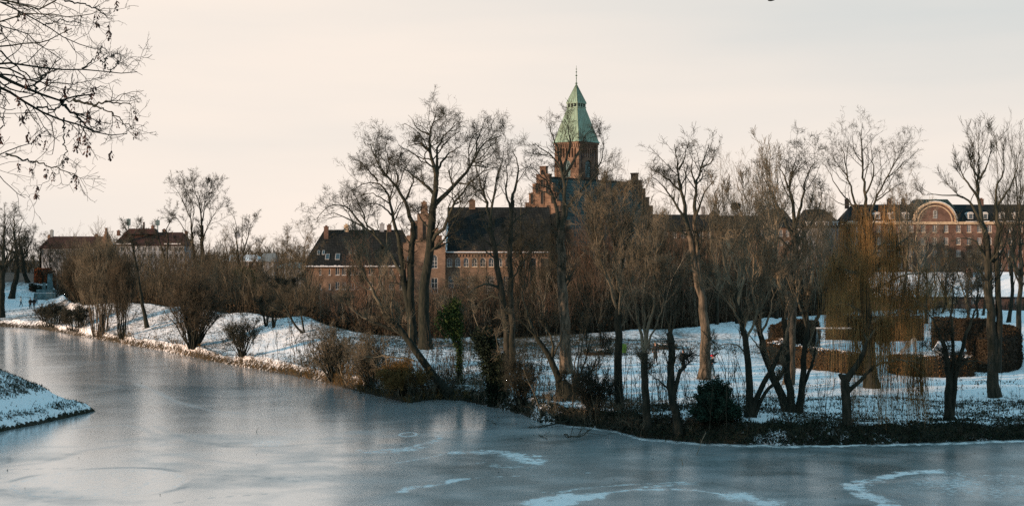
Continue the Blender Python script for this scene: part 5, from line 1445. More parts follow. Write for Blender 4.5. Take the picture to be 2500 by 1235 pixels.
# ---- far left trees
auto_tree("park_tree", "thick dark trunk cut by the left edge of the picture beside the path", 2, foot(4, 775), 505, 75, 'broad', 0.42, 7, 0.62, seed=31, twig='twig_dark', dens=0.55, rmin=0.015)
auto_tree("park_tree", "second dark tree from the left edge, on the snowy slope behind the path", 28, 258.0, 505, 42, 'crooked', 0.45, 6, 0.55, seed=32, twig='twig_dark', dens=0.6, rmin=0.015)
auto_tree("park_tree", "bare tree with a twiggy crown on the hilltop left of the rust-coloured hedge", 68, 276.0, 525, 42, 'crooked', 0.35, 7, 0.45, seed=33, twig='twig_dark', dens=0.6, rmin=0.015)
traced("leaning_tree", "thin dark tree with a bent trunk on the snowy slope at the left", 358, foot(360, 800),
  [([(360, 802), (352, 765), (347, 735), (338, 680), (328, 620), (322, 585)], 0.28, 0.12)],
  [([(322, 587), (308, 560), (300, 545)], 0.09, 0.03), ([(323, 590), (332, 560), (345, 540)], 0.09, 0.03), ([(330, 630), (310, 600), (290, 585)], 0.08, 0.03), ([(336, 670), (352, 630), (358, 590)], 0.08, 0.03)],
  style='broad', seed=34, dens=0.9, twig='twig_dark', rmin=0.014)
traced("forked_tree", "dark forked tree in the thicket below the far rooftops at the left", 408, 222.0,
  [([(410, 720), (412, 670), (404, 630), (392, 600), (385, 575)], 0.30, 0.12), ([(411, 670), (408, 620), (412, 580), (405, 560)], 0.2, 0.1)],
  [([(385, 577), (375, 555), (372, 540)], 0.09, 0.03), ([(405, 562), (415, 540), (425, 528)], 0.09, 0.03), ([(412, 660), (430, 625), (445, 590)], 0.09, 0.03), ([(395, 610), (375, 590), (355, 570)], 0.07, 0.03)],
  style='broad', seed=35, dens=1.0, twig='twig_dark', rmin=0.015)
traced("tall_tree", "tall twin-trunked tree with a fan-shaped crown rising alone at the left", 484, 235.0,
  [([(482, 720), (478, 650), (470, 600), (468, 565)], 0.36, 0.2), ([(488, 720), (495, 650), (494, 590), (492, 550)], 0.42, 0.26)],
  [([(468, 567), (465, 530), (450, 500), (435, 470), (425, 455)], 0.16, 0.03), ([(492, 552), (490, 510), (480, 480), (475, 455), (472, 443)], 0.18, 0.03), ([(492, 550), (500, 510), (515, 480), (525, 460)], 0.16, 0.03),
   ([(494, 590), (510, 545), (530, 510), (550, 490)], 0.13, 0.03), ([(470, 600), (450, 560), (430, 530), (412, 515)], 0.12, 0.03), ([(492, 520), (505, 480), (505, 450)], 0.09, 0.03), ([(468, 560), (475, 510), (460, 470), (455, 450)], 0.1, 0.03)],
  style='broad', seed=36, dens=0.9, twig='twig_dark', rmin=0.015)
traced("forked_tree", "forked tree crossing the round white dish on its mast", 585, 200.0,
  [([(585, 730), (586, 690), (582, 640), (580, 610)], 0.30, 0.16), ([(588, 700), (592, 640), (595, 610)], 0.2, 0.12)],
  [([(580, 612), (576, 580), (578, 555), (572, 530)], 0.12, 0.03), ([(595, 612), (605, 580), (610, 555), (622, 535)], 0.12, 0.03), ([(594, 625), (610, 605), (625, 590)], 0.12, 0.03), ([(582, 640), (565, 610), (555, 590)], 0.08, 0.03), ([(596, 600), (590, 575), (595, 548)], 0.08, 0.03)],
  style='broad', seed=37, dens=0.7, twig='twig_dark', rmin=0.014)
bush("round_bush", "big round many-stemmed bush on the bank, largest at the left", 472, foot(472, 852), 652, 88, 60, seed=41, r=0.10, dens=1.2, rmin=0.012, twig='twig_mid')
bush("round_bush", "small rounded bush on the snowy bank right of the big round bush", 592, foot(592, 872), 768, 58, 26, seed=42, r=0.07, twig='twig_dark', rmin=0.013)
bush("tall_shrub", "clump of tall pale upright shoots on the bank at the left", 245, foot(248, 818), 600, 62, 46, seed=43, twig='twig_brown', bark='bark_pale', upright=1.0, r=0.07, rmin=0.013, cr=0.6)
bush("tall_shrub", "narrower clump of brown upright shoots beside the pale clump", 300, foot(300, 828), 640, 40, 30, seed=44, twig='twig_mid', upright=1.0, r=0.06, rmin=0.013, cr=0.6)
bush("waterside_shrub", "dark low shrub at the water's edge below the little snow mound", 130, foot(130, 800), 738, 55, 46, seed=45, twig='twig_dark', r=0.06, rmin=0.018, cr=0.9)
bush("waterside_shrub", "dark shrub at the water's edge left of the pale upright clump", 185, foot(185, 812), 740, 45, 40, seed=46, twig='twig_dark', r=0.06, rmin=0.018, cr=0.9)
bush("dark_thicket_tree", "broad dark many-stemmed bush right of the rust-coloured hedge", 200, 226.0, 598, 62, 60, seed=47, twig='twig_mid', r=0.12, rmin=0.015, dens=1.3)
for i, (x, yb, yt, hw, nst, lb) in enumerate([(650, 796, 690, 30, 6, "small dark multi-stemmed shrub on the snow, left of the V-shaped pair"), (667, 800, 700, 26, 5, "small dark multi-stemmed shrub standing right beside its twin on the snow")]):
    bush("small_tree", lb, x, foot(x, yb), yt, hw, nst, seed=50 + i, r=0.10, twig='twig_dark', rmin=0.014, dens=1.3)
traced("small_tree", "thin V-shaped dark tree leaning left on the snowy rise left of centre", 741, foot(741, 813),
  [([(742, 815), (725, 800), (712, 780), (700, 755), (685, 735)], 0.13, 0.09), ([(744, 814), (740, 795), (735, 770), (730, 740)], 0.11, 0.07)],
  [([(685, 737), (670, 710), (655, 690), (640, 680)], 0.07, 0.02), ([(730, 742), (722, 710), (728, 680)], 0.06, 0.02), ([(700, 757), (700, 720), (690, 690)], 0.06, 0.02), ([(712, 780), (690, 760), (665, 755)], 0.05, 0.02)],
  style='broad', seed=53, dens=1.1, twig='twig_dark', rmin=0.014)
bush("bank_shrub", "spreading brown shrub at the ice edge left of the leaning tree", 815, foot(815, 930), 800, 70, 34, seed=54, r=0.09, twig='twig_brown', rmin=0.012)
bush("bank_shrub", "twiggy shrub beneath the leaning tree on the bank", 905, foot(905, 945), 815, 70, 40, seed=55, r=0.06, twig='twig_brown', rmin=0.011)
bush("bank_shrub", "low tangle of brown shoots hanging over the ice by the leaning tree", 985, foot(985, 970), 880, 75, 50, seed=56, r=0.05, twig='sedge', rmin=0.010)
bush("bank_shrub", "bare shrub on the bank between the ivy trunk and the pollard", 1270, foot(1270, 1000), 850, 60, 26, seed=57, r=0.06, twig='twig_dark', rmin=0.010)
bush("bank_shrub", "bare twiggy shrub on the bank behind the fallen branches", 1450, foot(1450, 1020), 880, 60, 30, seed=58, r=0.05, twig='twig_dark', rmin=0.010)

# ---- tree row behind the snow crest, one label each
rows = [
 # px, D, ytop, half, style, fork, nl, r, twig, label
 (745, 210, 560, 42, 'broad', .35, 7, .26, 'twig_brown', "pale-stemmed young tree in front of the skylight building's left end"),
 (640, 215, 590, 34, 'broad', .4, 5, .18, 'twig_brown', "thin bare tree before the small pointed cottage"),
 (695, 222, 560, 30, 'broad', .4, 5, .16, 'twig_brown', "thin leafless tree just left of the skylight building"),
 (900, 165, 600, 70, 'upright', .2, 9, .22, 'twig_red', "reddish twiggy tree hiding the right end of the skylight building"),
 (860, 158, 690, 60, 'upright', .15, 9, .18, 'twig_red', "low reddish bushy tree below the skylight building windows"),
 (950, 160, 690, 55, 'upright', .15, 9, .18, 'twig_brown', "low brown bushy tree left of the twin dark trunks"),
 (1120, 165, 680, 60, 'broad', .2, 8, .2, 'twig_brown', "bushy tree under the big windows of the brick hall"),
 (1175, 160, 640, 50, 'broad', .25, 8, .2, 'twig_brown', "crooked brown tree left of the slender twin stems"),
 (1290, 175, 470, 55, 'crooked', .35, 8, .3, 'twig_dark', "dark tangled tree before the sunlit stepped church gable"),
 (1335, 168, 560, 50, 'broad', .3, 8, .24, 'twig_dark', "dark tree just left of the trunk that crosses the tower"),
 (1430, 172, 540, 50, 'upright', .25, 9, .22, 'twig_red', "upright reddish tree under the church roof"),
 (1480, 180, 480, 60, 'upright', .22, 10, .26, 'twig_red', "dense upright reddish-brown crown before the church roof's right half"),
 (1560, 178, 470, 52, 'upright', .22, 9, .24, 'twig_brown', "dense upright brown crown before the church's right gable"),
 (1618, 185, 520, 50, 'upright', .25, 9, .22, 'twig_brown', "brown upright tree just right of the church's right gable"),
 (1750, 178, 440, 48, 'upright', .25, 9, .24, 'twig_brown', "upright brown crown between the nest tree and the sunlit forked tree"),
 (1800, 182, 425, 52, 'upright', .3, 9, .26, 'twig_brown', "upright tree holding a dark bird's nest"),
 (1850, 186, 450, 48, 'upright', .3, 8, .24, 'twig_brown', "narrow brown tree immediately right of the nest tree"),
 (1895, 200, 410, 42, 'upright', .35, 8, .26, 'twig_tan', "tan-twigged narrow tree in front of the left mansard house"),
 (1990, 196, 450, 48, 'upright', .3, 9, .24, 'twig_brown', "brown upright tree before the mansard house with snowy dormers"),
 (2040, 190, 520, 50, 'upright', .3, 8, .24, 'twig_brown', "lower brown tree by the orange chimney"),
 (2200, 215, 430, 42, 'broad', .4, 8, .26, 'twig_brown', "fine-twigged tree left of the semicircular gable"),
 (2262, 195, 560, 60, 'broad', .3, 8, .24, 'twig_brown', "wide low tree in front of the semicircular gable"),
 (2350, 185, 600, 50, 'crooked', .35, 7, .24, 'twig_dark', "dark crooked tree before the snow-covered shed roof"),
 (2485, 165, 400, 50, 'upright', .4, 8, .34, 'twig_dark', "tall dark tree cut by the right edge of the picture"),
 (2462, 205, 365, 42, 'upright', .4, 8, .3, 'twig_dark', "fine upright crown near the right edge behind the double trunk"),
 (1515, 325, 398, 38, 'broad', .55, 7, .34, 'twig_dark', "small dark crown peeping over the church roof right of the tower"),
 (1478, 330, 385, 30, 'broad', .55, 6, .3, 'twig_dark', "dark crown touching the tower's right side"),
 (560, 255, 575, 45, 'broad', .3, 7, .26, 'twig_brown', "low brown tree right of the fan-shaped crown"),
 (520, 225, 600, 50, 'broad', .3, 8, .24, 'twig_brown', "bushy brown tree behind the big round bush"),
 (370, 235, 600, 45, 'broad', .3, 8, .24, 'twig_brown', "brown tree in front of the red-roofed stepped gable building"),
 (280, 240, 590, 45, 'broad', .3, 8, .24, 'twig_brown', "brown tree before the sunlit far stepped gable"),
 (120, 292, 575, 40, 'broad', .3, 7, .24, 'twig_dark', "dark tree above the rust-coloured hedge"),
 (2105, 205, 590, 45, 'broad', .3, 8, .22, 'willow', "orange-twigged tree just left of the big willow's top"),
 (2235, 222, 505, 40, 'upright', .35, 8, .24, 'twig_tan', "upright tan tree crossing the left end of the semicircular gable"),
 (2300, 230, 575, 45, 'broad', .3, 8, .22, 'twig_dark', "dark twiggy tree below the semicircular gable"),
 (2400, 225, 560, 45, 'broad', .35, 8, .22, 'twig_brown', "brown tree behind the double trunk, before the snowy shed"),
 (2380, 200, 640, 40, 'crooked', .3, 7, .2, 'twig_dark', "short crooked dark tree beside the shed chimney"),
 (160, 250, 590, 50, 'broad', .25, 8, .24, 'twig_dark', "dark twiggy tree before the long red roof at far left"),
 (450, 240, 590, 45, 'broad', .3, 8, .24, 'twig_dark', "dark tree at the right end of the stepped gable building"),
 (-15, 285, 560, 40, 'broad', .3, 7, .3, 'twig_dark', "dark tree partly outside the left edge"),
]
for i, (x, D, yt, hw, sty, fk, nl, r, tw, lb) in enumerate(rows):
    auto_tree("bare_tree", lb, x, float(D), yt, hw, sty, fk, nl, r, seed=100 + i, twig=tw, bark='bark_olive' if i % 3 else 'bark_dark', rmin=0.009 if D < 200 else 0.013, dens=0.55 if sty == 'upright' else 0.75)

# nest
D = 180.0; c = at(1797, 503, D); rg = np.random.default_rng(77)
n = 420; dirs = unit(rg.normal(size=(n, 3)) * np.array([1, 1, 0.6])); p = c + dirs * rg.uniform(0.1, 0.62, (n, 1)) * np.array([1, 1, 0.7])
e = p + unit(np.cross(dirs, rg.normal(size=(n, 3)))) * rg.uniform(0.25, 0.5, (n, 1))
V, Q = tubes(np.stack([p, e], 1), np.full((n, 2), 0.028), 3)
tag(np_mesh("bird_nest", V, Q, M['twig_dark']), "dark round twig nest high in the upright tree right of the church", "nest")

# ------------------------------------------------------------------ ivy-clad trunks
def ivy_tree(label, px, foot_y, pts, r0, r1, nleaf, rad, mat, limbs, seed, ell=None, twig='twig_brown'):
    D = foot(px, foot_y); rg = np.random.default_rng(seed)
    root = traced("ivy_clad_tree", label, px, D, [(pts, r0, r1)], limbs, 'broad', 'bark_dark', twig, 0.8, seed, 0.011, tt=0.1)
    b = np.array(root.location)
    P = np.array([at(x, y, D) for x, y in pts]); P, L = wiggle(rg, P, 40, 0)
    i = rg.integers(0, 40, nleaf); t = i / 39
    rr = np.interp(t, [0, 0.3, 0.6, 1], rad) * rg.uniform(0.3, 1.0, nleaf) ** 0.6
    q = P[i] + unit(rg.normal(size=(nleaf, 3))) * rr[:, None] + rg.normal(size=(nleaf, 3)) * 0.08
    if ell:
        for (ex, ey, rx, rz, nn) in ell:
            ce = at(ex, ey, D); d = unit(rg.normal(size=(nn, 3))) * rg.uniform(0.2, 1.0, (nn, 1)) ** 0.5
            d = d * np.array([rx, rx * 0.8, rz]) * (1 + 0.25 * np.sin(d[:, :1] * 9 + d[:, 2:] * 7)); q = np.vstack([q, ce + d])
    V, T = leaves(rg, q - b, 0.085)
    np_mesh("ivy", V, T, M[mat], root)
ivy_tree("slim tree with a green ivy crown right of the big dark trunks", 1121, 938, [(1122, 940), (1121, 880), (1119, 830), (1115, 780), (1108, 745)], 0.18, 0.09, 2600, [0.2, 0.25, 0.45, 0.7], 'ivy',
  [([(1108, 748), (1104, 715), (1112, 690)], 0.05, 0.02), ([(1115, 780), (1095, 755), (1080, 735)], 0.05, 0.02)], 61, ell=[(1106, 800, 0.75, 1.1, 1800), (1098, 770, 0.9, 0.8, 1500), (1080, 790, 0.7, 0.9, 500), (1112, 750, 0.5, 0.7, 700)])
ivy_tree("stout trunk smothered in dark ivy on the bank, left of the pollard", 1203, 990, [(1206, 992), (1205, 940), (1196, 880), (1185, 840), (1176, 820)], 0.32, 0.2, 7000, [0.45, 0.6, 0.95, 0.75], 'ivy_dark',
  [([(1178, 822), (1160, 780), (1150, 740)], 0.06, 0.02), ([(1190, 860), (1215, 820), (1225, 780)], 0.06, 0.02)], 62, ell=[(1182, 838, 0.9, 1.1, 2500), (1200, 880, 0.7, 1.0, 1500)])
ivy_tree("dark ivied stem beside the stout ivy-smothered trunk", 1232, 975, [(1234, 978), (1230, 930), (1226, 890), (1222, 870)], 0.2, 0.12, 2500, [0.35, 0.4, 0.5, 0.4], 'ivy_dark',
  [([(1222, 872), (1212, 830), (1208, 800)], 0.05, 0.02)], 63)
# ivy cushions low on the leaning tree and at the forked tree on the left
def ivy_cushions(name, label, D, ells, mat, seed):
    rg = np.random.default_rng(seed); q = []
    for (x, y, rx, rz, n) in ells:
        d = unit(rg.normal(size=(n, 3))) * rg.random((n, 1)) ** 0.45; q.append(at(x, y, D) + d * np.array([rx, rx, rz]) * (1 + 0.3 * np.sin(d * 8)))
    V, T = leaves(rg, np.vstack(q), 0.12); o = np_mesh(name, V, T, M[mat]); return tag(o, label, "shrub")
ivy_cushions("evergreen_shrub", "green evergreen shrub at the foot of the forked tree by the dish", 200.0, [(592, 668, 1.4, 1.2, 1800), (612, 672, 1.3, 1.0, 1400), (590, 700, 0.9, 1.6, 1000), (625, 690, 1.2, 0.8, 700), (600, 725, 1.2, 1.6, 900)], 'ivy', 64)

# ------------------------------------------------------------------ weeping willow
def willow(name, label, px, D, trunks, limbs, strands, seed, ylow, mat='willow', zmin=0.6):
    rg = np.random.default_rng(seed)
    base = np.array([px2(px, D), D, gz(px, D) - 0.05])
    root = empty(name, base, 0, label, "tree")
    tp = []; cp = []; Ps = []
    for p, a, b in trunks:
        P, L = wiggle(rg, np.array([at(x, y, D) for x, y in p]), 12, 0.03)
        rr = np.linspace(a, b, 12); rr[0] *= 1.35; rr[1] *= 1.1
        if P[0][2] < base[2] + 1: P[0][2] = base[2] - 0.1
        tp.append(tubes(P[None], rr[None], 9)); Ps.append(P)
    LP = []; LR = []; LL = []
    for p, a, b in limbs:
        dep = rg.uniform(-0.8, 0.8); q = []; run = 0
        for i, (x, y) in enumerate(p):
            if i: run += math.hypot(x - p[i - 1][0], y - p[i - 1][1]) * D / F
            q.append(at(x, y, D + dep * run))
        P, L = wiggle(rg, np.array(q), 10, 0.10); rr = np.linspace(a, b, 10)
        cp.append(tubes(P[None], rr[None], 6)); LP.append(P); LR.append(rr); LL.append(L)
    P = np.array(LP); Rr = np.array(LR); L = np.array(LL)
    B, BR, BL = children(rg, P, Rr, L, 9, 7, 0.45, (25, 70), t0=0.15, up=0.12, wig=0.2, rfac=0.5, rmin=0.015)
    cp.append(tubes(B, BR, 4))
    B2, BR2, BL2 = children(rg, B, BR, BL, 2.6, 5, 0.5, (25, 70), t0=0.15, up=0.02, wig=0.25, rfac=0.5, rmin=0.014)
    cp.append(tubes(B2, BR2, 3))
    cm = merge(cp); tm = merge(tp)
    np_mesh("trunk", tm[0] - base, tm[1], M['bark_olive'], root, smooth=True)
    np_mesh("crown", cm[0] - base, cm[1], M['twig_brown'], root)
    src = np.vstack([P.reshape(-1, 3), B[:, 2:].reshape(-1, 3), B2[:, 1:].reshape(-1, 3)])
    s = src[rg.integers(0, len(src), strands)] + rg.normal(size=(strands, 3)) * 0.15
    n = 7
    ln = np.clip(rg.gamma(3.0, 1.1, strands) * 1.0, 0.8, 9.0)
    room = s[:, 2] - zmin - np.interp(s[:, 2], [0, 5, 20], [0.3, 0.6, 2.5]) * rg.random(strands)
    ln = np.minimum(ln, np.maximum(room, 0.3))
    az = rg.uniform(0, 2 * np.pi, strands); out = np.stack([np.cos(az), np.sin(az), 0 * az], -1) * rg.uniform(0.1, 0.7, (strands, 1))
    Pp = np.empty((strands, n, 3))
    for j in range(n):
        u = j / (n - 1)
        Pp[:, j] = s + out * (1 - (1 - u) ** 3) * np.minimum(ln, 2)[:, None] * 0.45 + np.array([0, 0, 1.0]) * ((0.25 * np.sin(min(u * 4, 1) * np.pi) - u * 1.0) * ln)[:, None] + rg.normal(size=(strands, 3)) * 0.03 * (j > 0)
    Rs = np.full((strands, n), 0.0085) * np.linspace(1.1, 0.7, n)
    V, Q = tubes(Pp, Rs, 3)
    np_mesh("hanging_twigs", V - base, Q, M[mat], root)
    return root
Dw = foot(2128, 946)
willow("weeping_willow", "large weeping willow with orange-brown hanging twigs right of centre", 2128, Dw,
  [([(2128, 948), (2122, 880), (2118, 800), (2112, 720), (2105, 660)], 0.52, 0.3)],
  [([(2105, 662), (2085, 610), (2075, 570), (2060, 545)], 0.2, 0.05), ([(2106, 660), (2120, 600), (2130, 550), (2140, 528)], 0.2, 0.05), ([(2108, 690), (2150, 640), (2190, 600), (2215, 580)], 0.18, 0.04),
   ([(2112, 720), (2165, 690), (2205, 672), (2245, 665)], 0.15, 0.04), ([(2105, 670), (2065, 660), (2040, 650), (2025, 660)], 0.14, 0.04), ([(2116, 770), (2070, 740), (2045, 740), (2030, 755)], 0.12, 0.04),
   ([(2117, 790), (2160, 770), (2195, 765), (2230, 775)], 0.12, 0.04), ([(2106, 640), (2160, 590), (2175, 560)], 0.14, 0.04), ([(2110, 700), (2180, 730), (2240, 735), (2262, 750)], 0.1, 0.03),
   ([(2105, 655), (2110, 600), (2095, 560), (2100, 530)], 0.15, 0.04)],
  2300, 201, 945)
D2 = foot(2066, 1040)
willow("small_willow", "low forked willow with a broken stub and trailing twigs at the right bank's edge", 2066, D2,
  [([(2068, 1044), (2066, 980), (2062, 935), (2064, 915)], 0.30, 0.24), ([(2064, 930), (2054, 920), (2050, 912)], 0.16, 0.12), ([(2066, 925), (2090, 895), (2108, 860), (2118, 830)], 0.2, 0.10), ([(2070, 955), (2100, 930), (2122, 905), (2140, 890)], 0.13, 0.08)],
  [([(2118, 832), (2140, 800), (2165, 795)], 0.09, 0.03), ([(2140, 892), (2175, 880), (2210, 878), (2250, 890)], 0.08, 0.02), ([(2118, 832), (2100, 800), (2085, 795)], 0.08, 0.03)],
  700, 202, 1040)

# ------------------------------------------------------------------ yew bush
def yew(label, px, fy, ytop, half, seed):
    D = foot(px, fy); rg = np.random.default_rng(seed); z0 = gz(px, D); base = np.array([px2(px, D), D, z0]); H = pz(ytop, D) - z0; hw = half / F * D
    root = empty("yew_bush", base, 0, label, "shrub"); n = 70
    az = rg.uniform(0, 2 * np.pi, n); el = rg.uniform(0.15, 1.45, n); P = []
    for a, e in zip(az, el):
        ln = rg.uniform(0.75, 1.05); ex = math.cos(e) * math.cos(a) * hw * ln; ey = math.cos(e) * math.sin(a) * hw * ln; ez = math.sin(e) * H * 0.95 * ln
        p0 = np.array([rg.normal() * 0.15, rg.normal() * 0.15, 0.05]); e_ = np.array([ex, ey, max(ez, 0.25)])
        P.append(wiggle(rg, np.array([p0, p0 * 0.5 + e_ * 0.5 + [0, 0, -0.15], e_]), 8, 0.08)[0])
    P = np.array(P); Rr = 0.03 * np.linspace(1, 0.3, 8)[None].repeat(n, 0); L = np.linalg.norm(P[:, -1] - P[:, 0], axis=1)
    C, CR, CL = children(rg, P, Rr, L, 14, 4, 0.35, (25, 55), t0=0.1, up=0.1, wig=0.12, rmin=0.008, lmax=1.2)
    V, Q = merge([tubes(P, Rr, 4), tubes(C, CR, 3)]); np_mesh("branches", V, Q, M['bark_dark'], root)
    src = np.concatenate([C[:, 1:].reshape(-1, 3), P[:, 3:].reshape(-1, 3)]); m = 26000
    t = rg.integers(0, len(src), m); q = src[t] + rg.normal(size=(m, 3)) * 0.07
    q = q[q[:, 2] > 0.02]
    V, T = leaves(rg, q, 0.07); np_mesh("needles", V, T, M['needle'], root)
yew("dark green spreading yew bush on the bank in front of the jogger", 1745, 1030, 928, 62, 71)

# ------------------------------------------------------------------ clipped beech hedges
def hedge(label, pts, h, w, seed, mat='beech', name="beech_hedge", dens=150, size=0.07, zs=None, round_=0.35):
    rg = np.random.default_rng(seed)
    C = np.array([[px2(p, D), D] for p, D in pts], float)
    d = np.r_[0, np.cumsum(np.linalg.norm(np.diff(C, axis=0), axis=1))]; n = max(8, int(d[-1] / 0.5)); t = np.linspace(0, d[-1], n)
    C = np.stack([np.interp(t, d, C[:, i]) for i in range(2)], -1)
    for _ in range(4): C[1:-1] = (C[:-2] + 2 * C[1:-1] + C[2:]) / 4
    z = np.array([gzX(x, y) for x, y in C]); z = z if zs is None else z * 0 + zs
    base = np.array([C[n // 2, 0], C[n // 2, 1], z[n // 2]])
    root = empty(name, base, 0, label, "hedge")
    T = unit(np.gradient(C, axis=0)); Nn = np.stack([T[:, 1], -T[:, 0]], -1)
    # core: swept rounded box, capped
    prof = np.array([(-0.5, 0), (-0.5, 0.86), (-0.4, 0.97), (0, 1.0), (0.4, 0.97), (0.5, 0.86), (0.5, 0)])
    endf = np.ones(n); endf[0] = endf[-1] = 0.55; endf[1] = endf[-2] = 0.88
    ring = np.empty((n, 7, 3))
    for j, (a, b) in enumerate(prof):
        ring[:, j, :2] = C + Nn * (a * (w - 0.22) * endf)[:, None]; ring[:, j, 2] = z - 0.05 + b * (h - 0.1) * (0.93 + 0.07 * endf)
    ring += rg.normal(size=ring.shape) * 0.02
    idx = np.arange(n * 7).reshape(n, 7); a = idx[:-1]; b = idx[1:]
    Q = np.stack([a, np.roll(a, -1, 1), np.roll(b, -1, 1), b], -1).reshape(-1, 4)
    me = bpy.data.meshes.new("hedge_core"); me.from_pydata([tuple(v) for v in ring.reshape(-1, 3) - base], [], [tuple(q) for q in Q] + [tuple(idx[0][::-1]), tuple(idx[-1])]); link_mesh("hedge_core", me, M['core'], root)
    # leaves over the surface
    area = d[-1] * (2 * h + w); m = int(area * dens)
    u = rg.random(m) * (n - 1); i0 = u.astype(int); i0 = np.minimum(i0, n - 2); fr = u - i0
    c = C[i0] * (1 - fr[:, None]) + C[i0 + 1] * fr[:, None]; nn = Nn[i0]; zz = z[i0]; ef = endf[i0] * (1 - fr) + endf[i0 + 1] * fr
    s = rg.random(m) * (2 * h + w)
    lat = np.where(s < h, -w / 2, np.where(s < 2 * h, w / 2, s - 2 * h - w / 2)); hh = np.where(s < h, s, np.where(s < 2 * h, s - h, h))
    k = np.clip((hh / h - 0.8) / 0.2, 0, 1); lat = lat * (1 - 0.16 * k * (np.abs(lat) > w * 0.4)) * ef
    hh = hh - (np.abs(lat) / (w / 2)) ** 4 * round_ * 0.35 * (hh > h * 0.95)
    bump = 0.10 * fbm(u * 0.9, s * 1.2, 3)
    q = np.empty((m, 3)); q[:, :2] = c + nn * (lat + np.sign(lat) * bump * (s < 2 * h))[:, None]; q[:, 2] = zz + hh + bump * (s >= 2 * h)
    q += rg.normal(size=q.shape) * 0.055
    # end caps
    for e, sg in ((0, -1), (n - 1, 1)):
        m2 = int(w * h * dens); p = np.empty((m2, 3)); la = rg.uniform(-0.5, 0.5, m2) * w * 0.62; hz = rg.random(m2) * h
        p[:, :2] = C[e] + T[e] * sg * 0.06 + Nn[e] * la[:, None]; p[:, 2] = z[e] + hz; q = np.vstack([q, p + rg.normal(size=p.shape) * 0.05])
    V, Tt = leaves(rg, q - base, size); np_mesh("leaves", V, Tt, M[mat], root)
    if mat == 'beech' or h < 1:
        m3 = int(d[-1] * w * 26); u = rg.random(m3) * (n - 1.01); i0 = u.astype(int); la = rg.uniform(-0.42, 0.42, m3) * w
        k = fbm(u * 0.5, la * 1.5, 3) > 0.0; i0 = i0[k]; la = la[k]; u = u[k]
        p = np.empty((len(u), 3)); fr = (u - i0)[:, None]; p[:, :2] = C[i0] * (1 - fr) + C[i0 + 1] * fr + Nn[i0] * la[:, None]; p[:, 2] = z[i0] + h + 0.03 + rg.random(len(u)) * 0.05
        V, Tt = leaves(rg, p - base, 0.09); np_mesh("snow_on_top", V, Tt, M['snow'], root)
    return root
hedge("low curved beech hedge with rusty brown leaves, left front of the hedge ring", [(1888, 133), (1905, 126), (1955, 121), (2030, 118), (2118, 117)], 1.65, 1.9, 81)
hedge("low rusty beech hedge, right front of the hedge ring beside the willow", [(2182, 119.5), (2250, 117), (2310, 117), (2368, 118)], 1.55, 2.2, 82)
hedge("dark rounded hedge at the left back of the hedge ring", [(1900, 136), (1935, 145), (1985, 150)], 2.7, 2.2, 83, mat='beech_dark')
hedge("long dark hedge along the far side of the hedge ring", [(2022, 158), (2130, 160), (2252, 158)], 2.7, 2.0, 84, mat='beech_dark')
hedge("tall broad beech hedge with a rounded end at the right of the ring", [(2300, 152), (2368, 143), (2425, 133), (2452, 127), (2440, 122.5), (2396, 121)], 3.1, 3.0, 85, mat='beech_dark')
hedge("rust-coloured clipped hedge on the hilltop at the far left", [(92, 277.5), (105, 276), (135, 277)], 2.7, 2.4, 86, mat='beech_rust', dens=60, size=0.12)
hedge("low dark hedge on the slope above the people at the far left", [(74, 271), (100, 269.5), (128, 270)], 1.1, 1.3, 87, mat='ivy_dark', name="dark_hedge", dens=60, size=0.12)
for i, (a, b, dd, lb) in enumerate(((1428, 1490, 0, "low dark heather bed on the snow behind the pollard"), (1600, 1650, 0, "small low dark heather bed behind the person in the long coat"))):
    D = foot((a + b) / 2, 866 if i == 0 else 852)
    hedge(lb, [(a, D), ((a + b) / 2, D - 0.3), (b, D)], 0.42, 1.6, 88 + i, mat='ivy_dark', name="heather_bed", dens=90, size=0.06)

# ------------------------------------------------------------------ undergrowth, grass, litter (uncountable)
def shoots(rg, base, H, lean, r, ntw, k=3, tw=0.35, rmin=0.009, ang=(12, 40)):
    """base (N,3), H (N,) heights -> stems with a few twigs each"""
    N = len(base); n = 5
    d = unit(np.stack([rg.normal(size=N) * lean, rg.normal(size=N) * lean, np.ones(N)], -1))
    P = np.empty((N, n, 3)); P[:, 0] = base
    for j in range(1, n):
        P[:, j] = P[:, j - 1] + d * (H / (n - 1))[:, None]; d = unit(d + rg.normal(size=(N, 3)) * 0.14 + np.array([0, 0, 0.10]))
    Rr = np.maximum((r * H / H.mean())[:, None] * np.linspace(1, 0.35, n)[None], rmin)
    parts = [tubes(P, Rr, k)]
    if ntw:
        C, CR, CL = children(rg, P, Rr, H, ntw, 4, tw, ang, t0=0.2, up=0.2, wig=0.2, rfac=0.6, rmin=rmin, lmin=0.2, lmax=3)
        parts.append(tubes(C, CR, 3))
        C2, CR2, _ = children(rg, C, CR, CL, 2.0, 3, 0.5, (15, 50), t0=0.15, up=0.1, wig=0.2, rfac=0.8, rmin=rmin, lmin=0.2, lmax=2)
        parts.append(tubes(C2, CR2, 3))
    return merge(parts)

def stuff(name, data, mat, **kw):
    o = np_mesh(name, data[0], data[1], M[mat], **kw); return tag(o, kind='stuff')

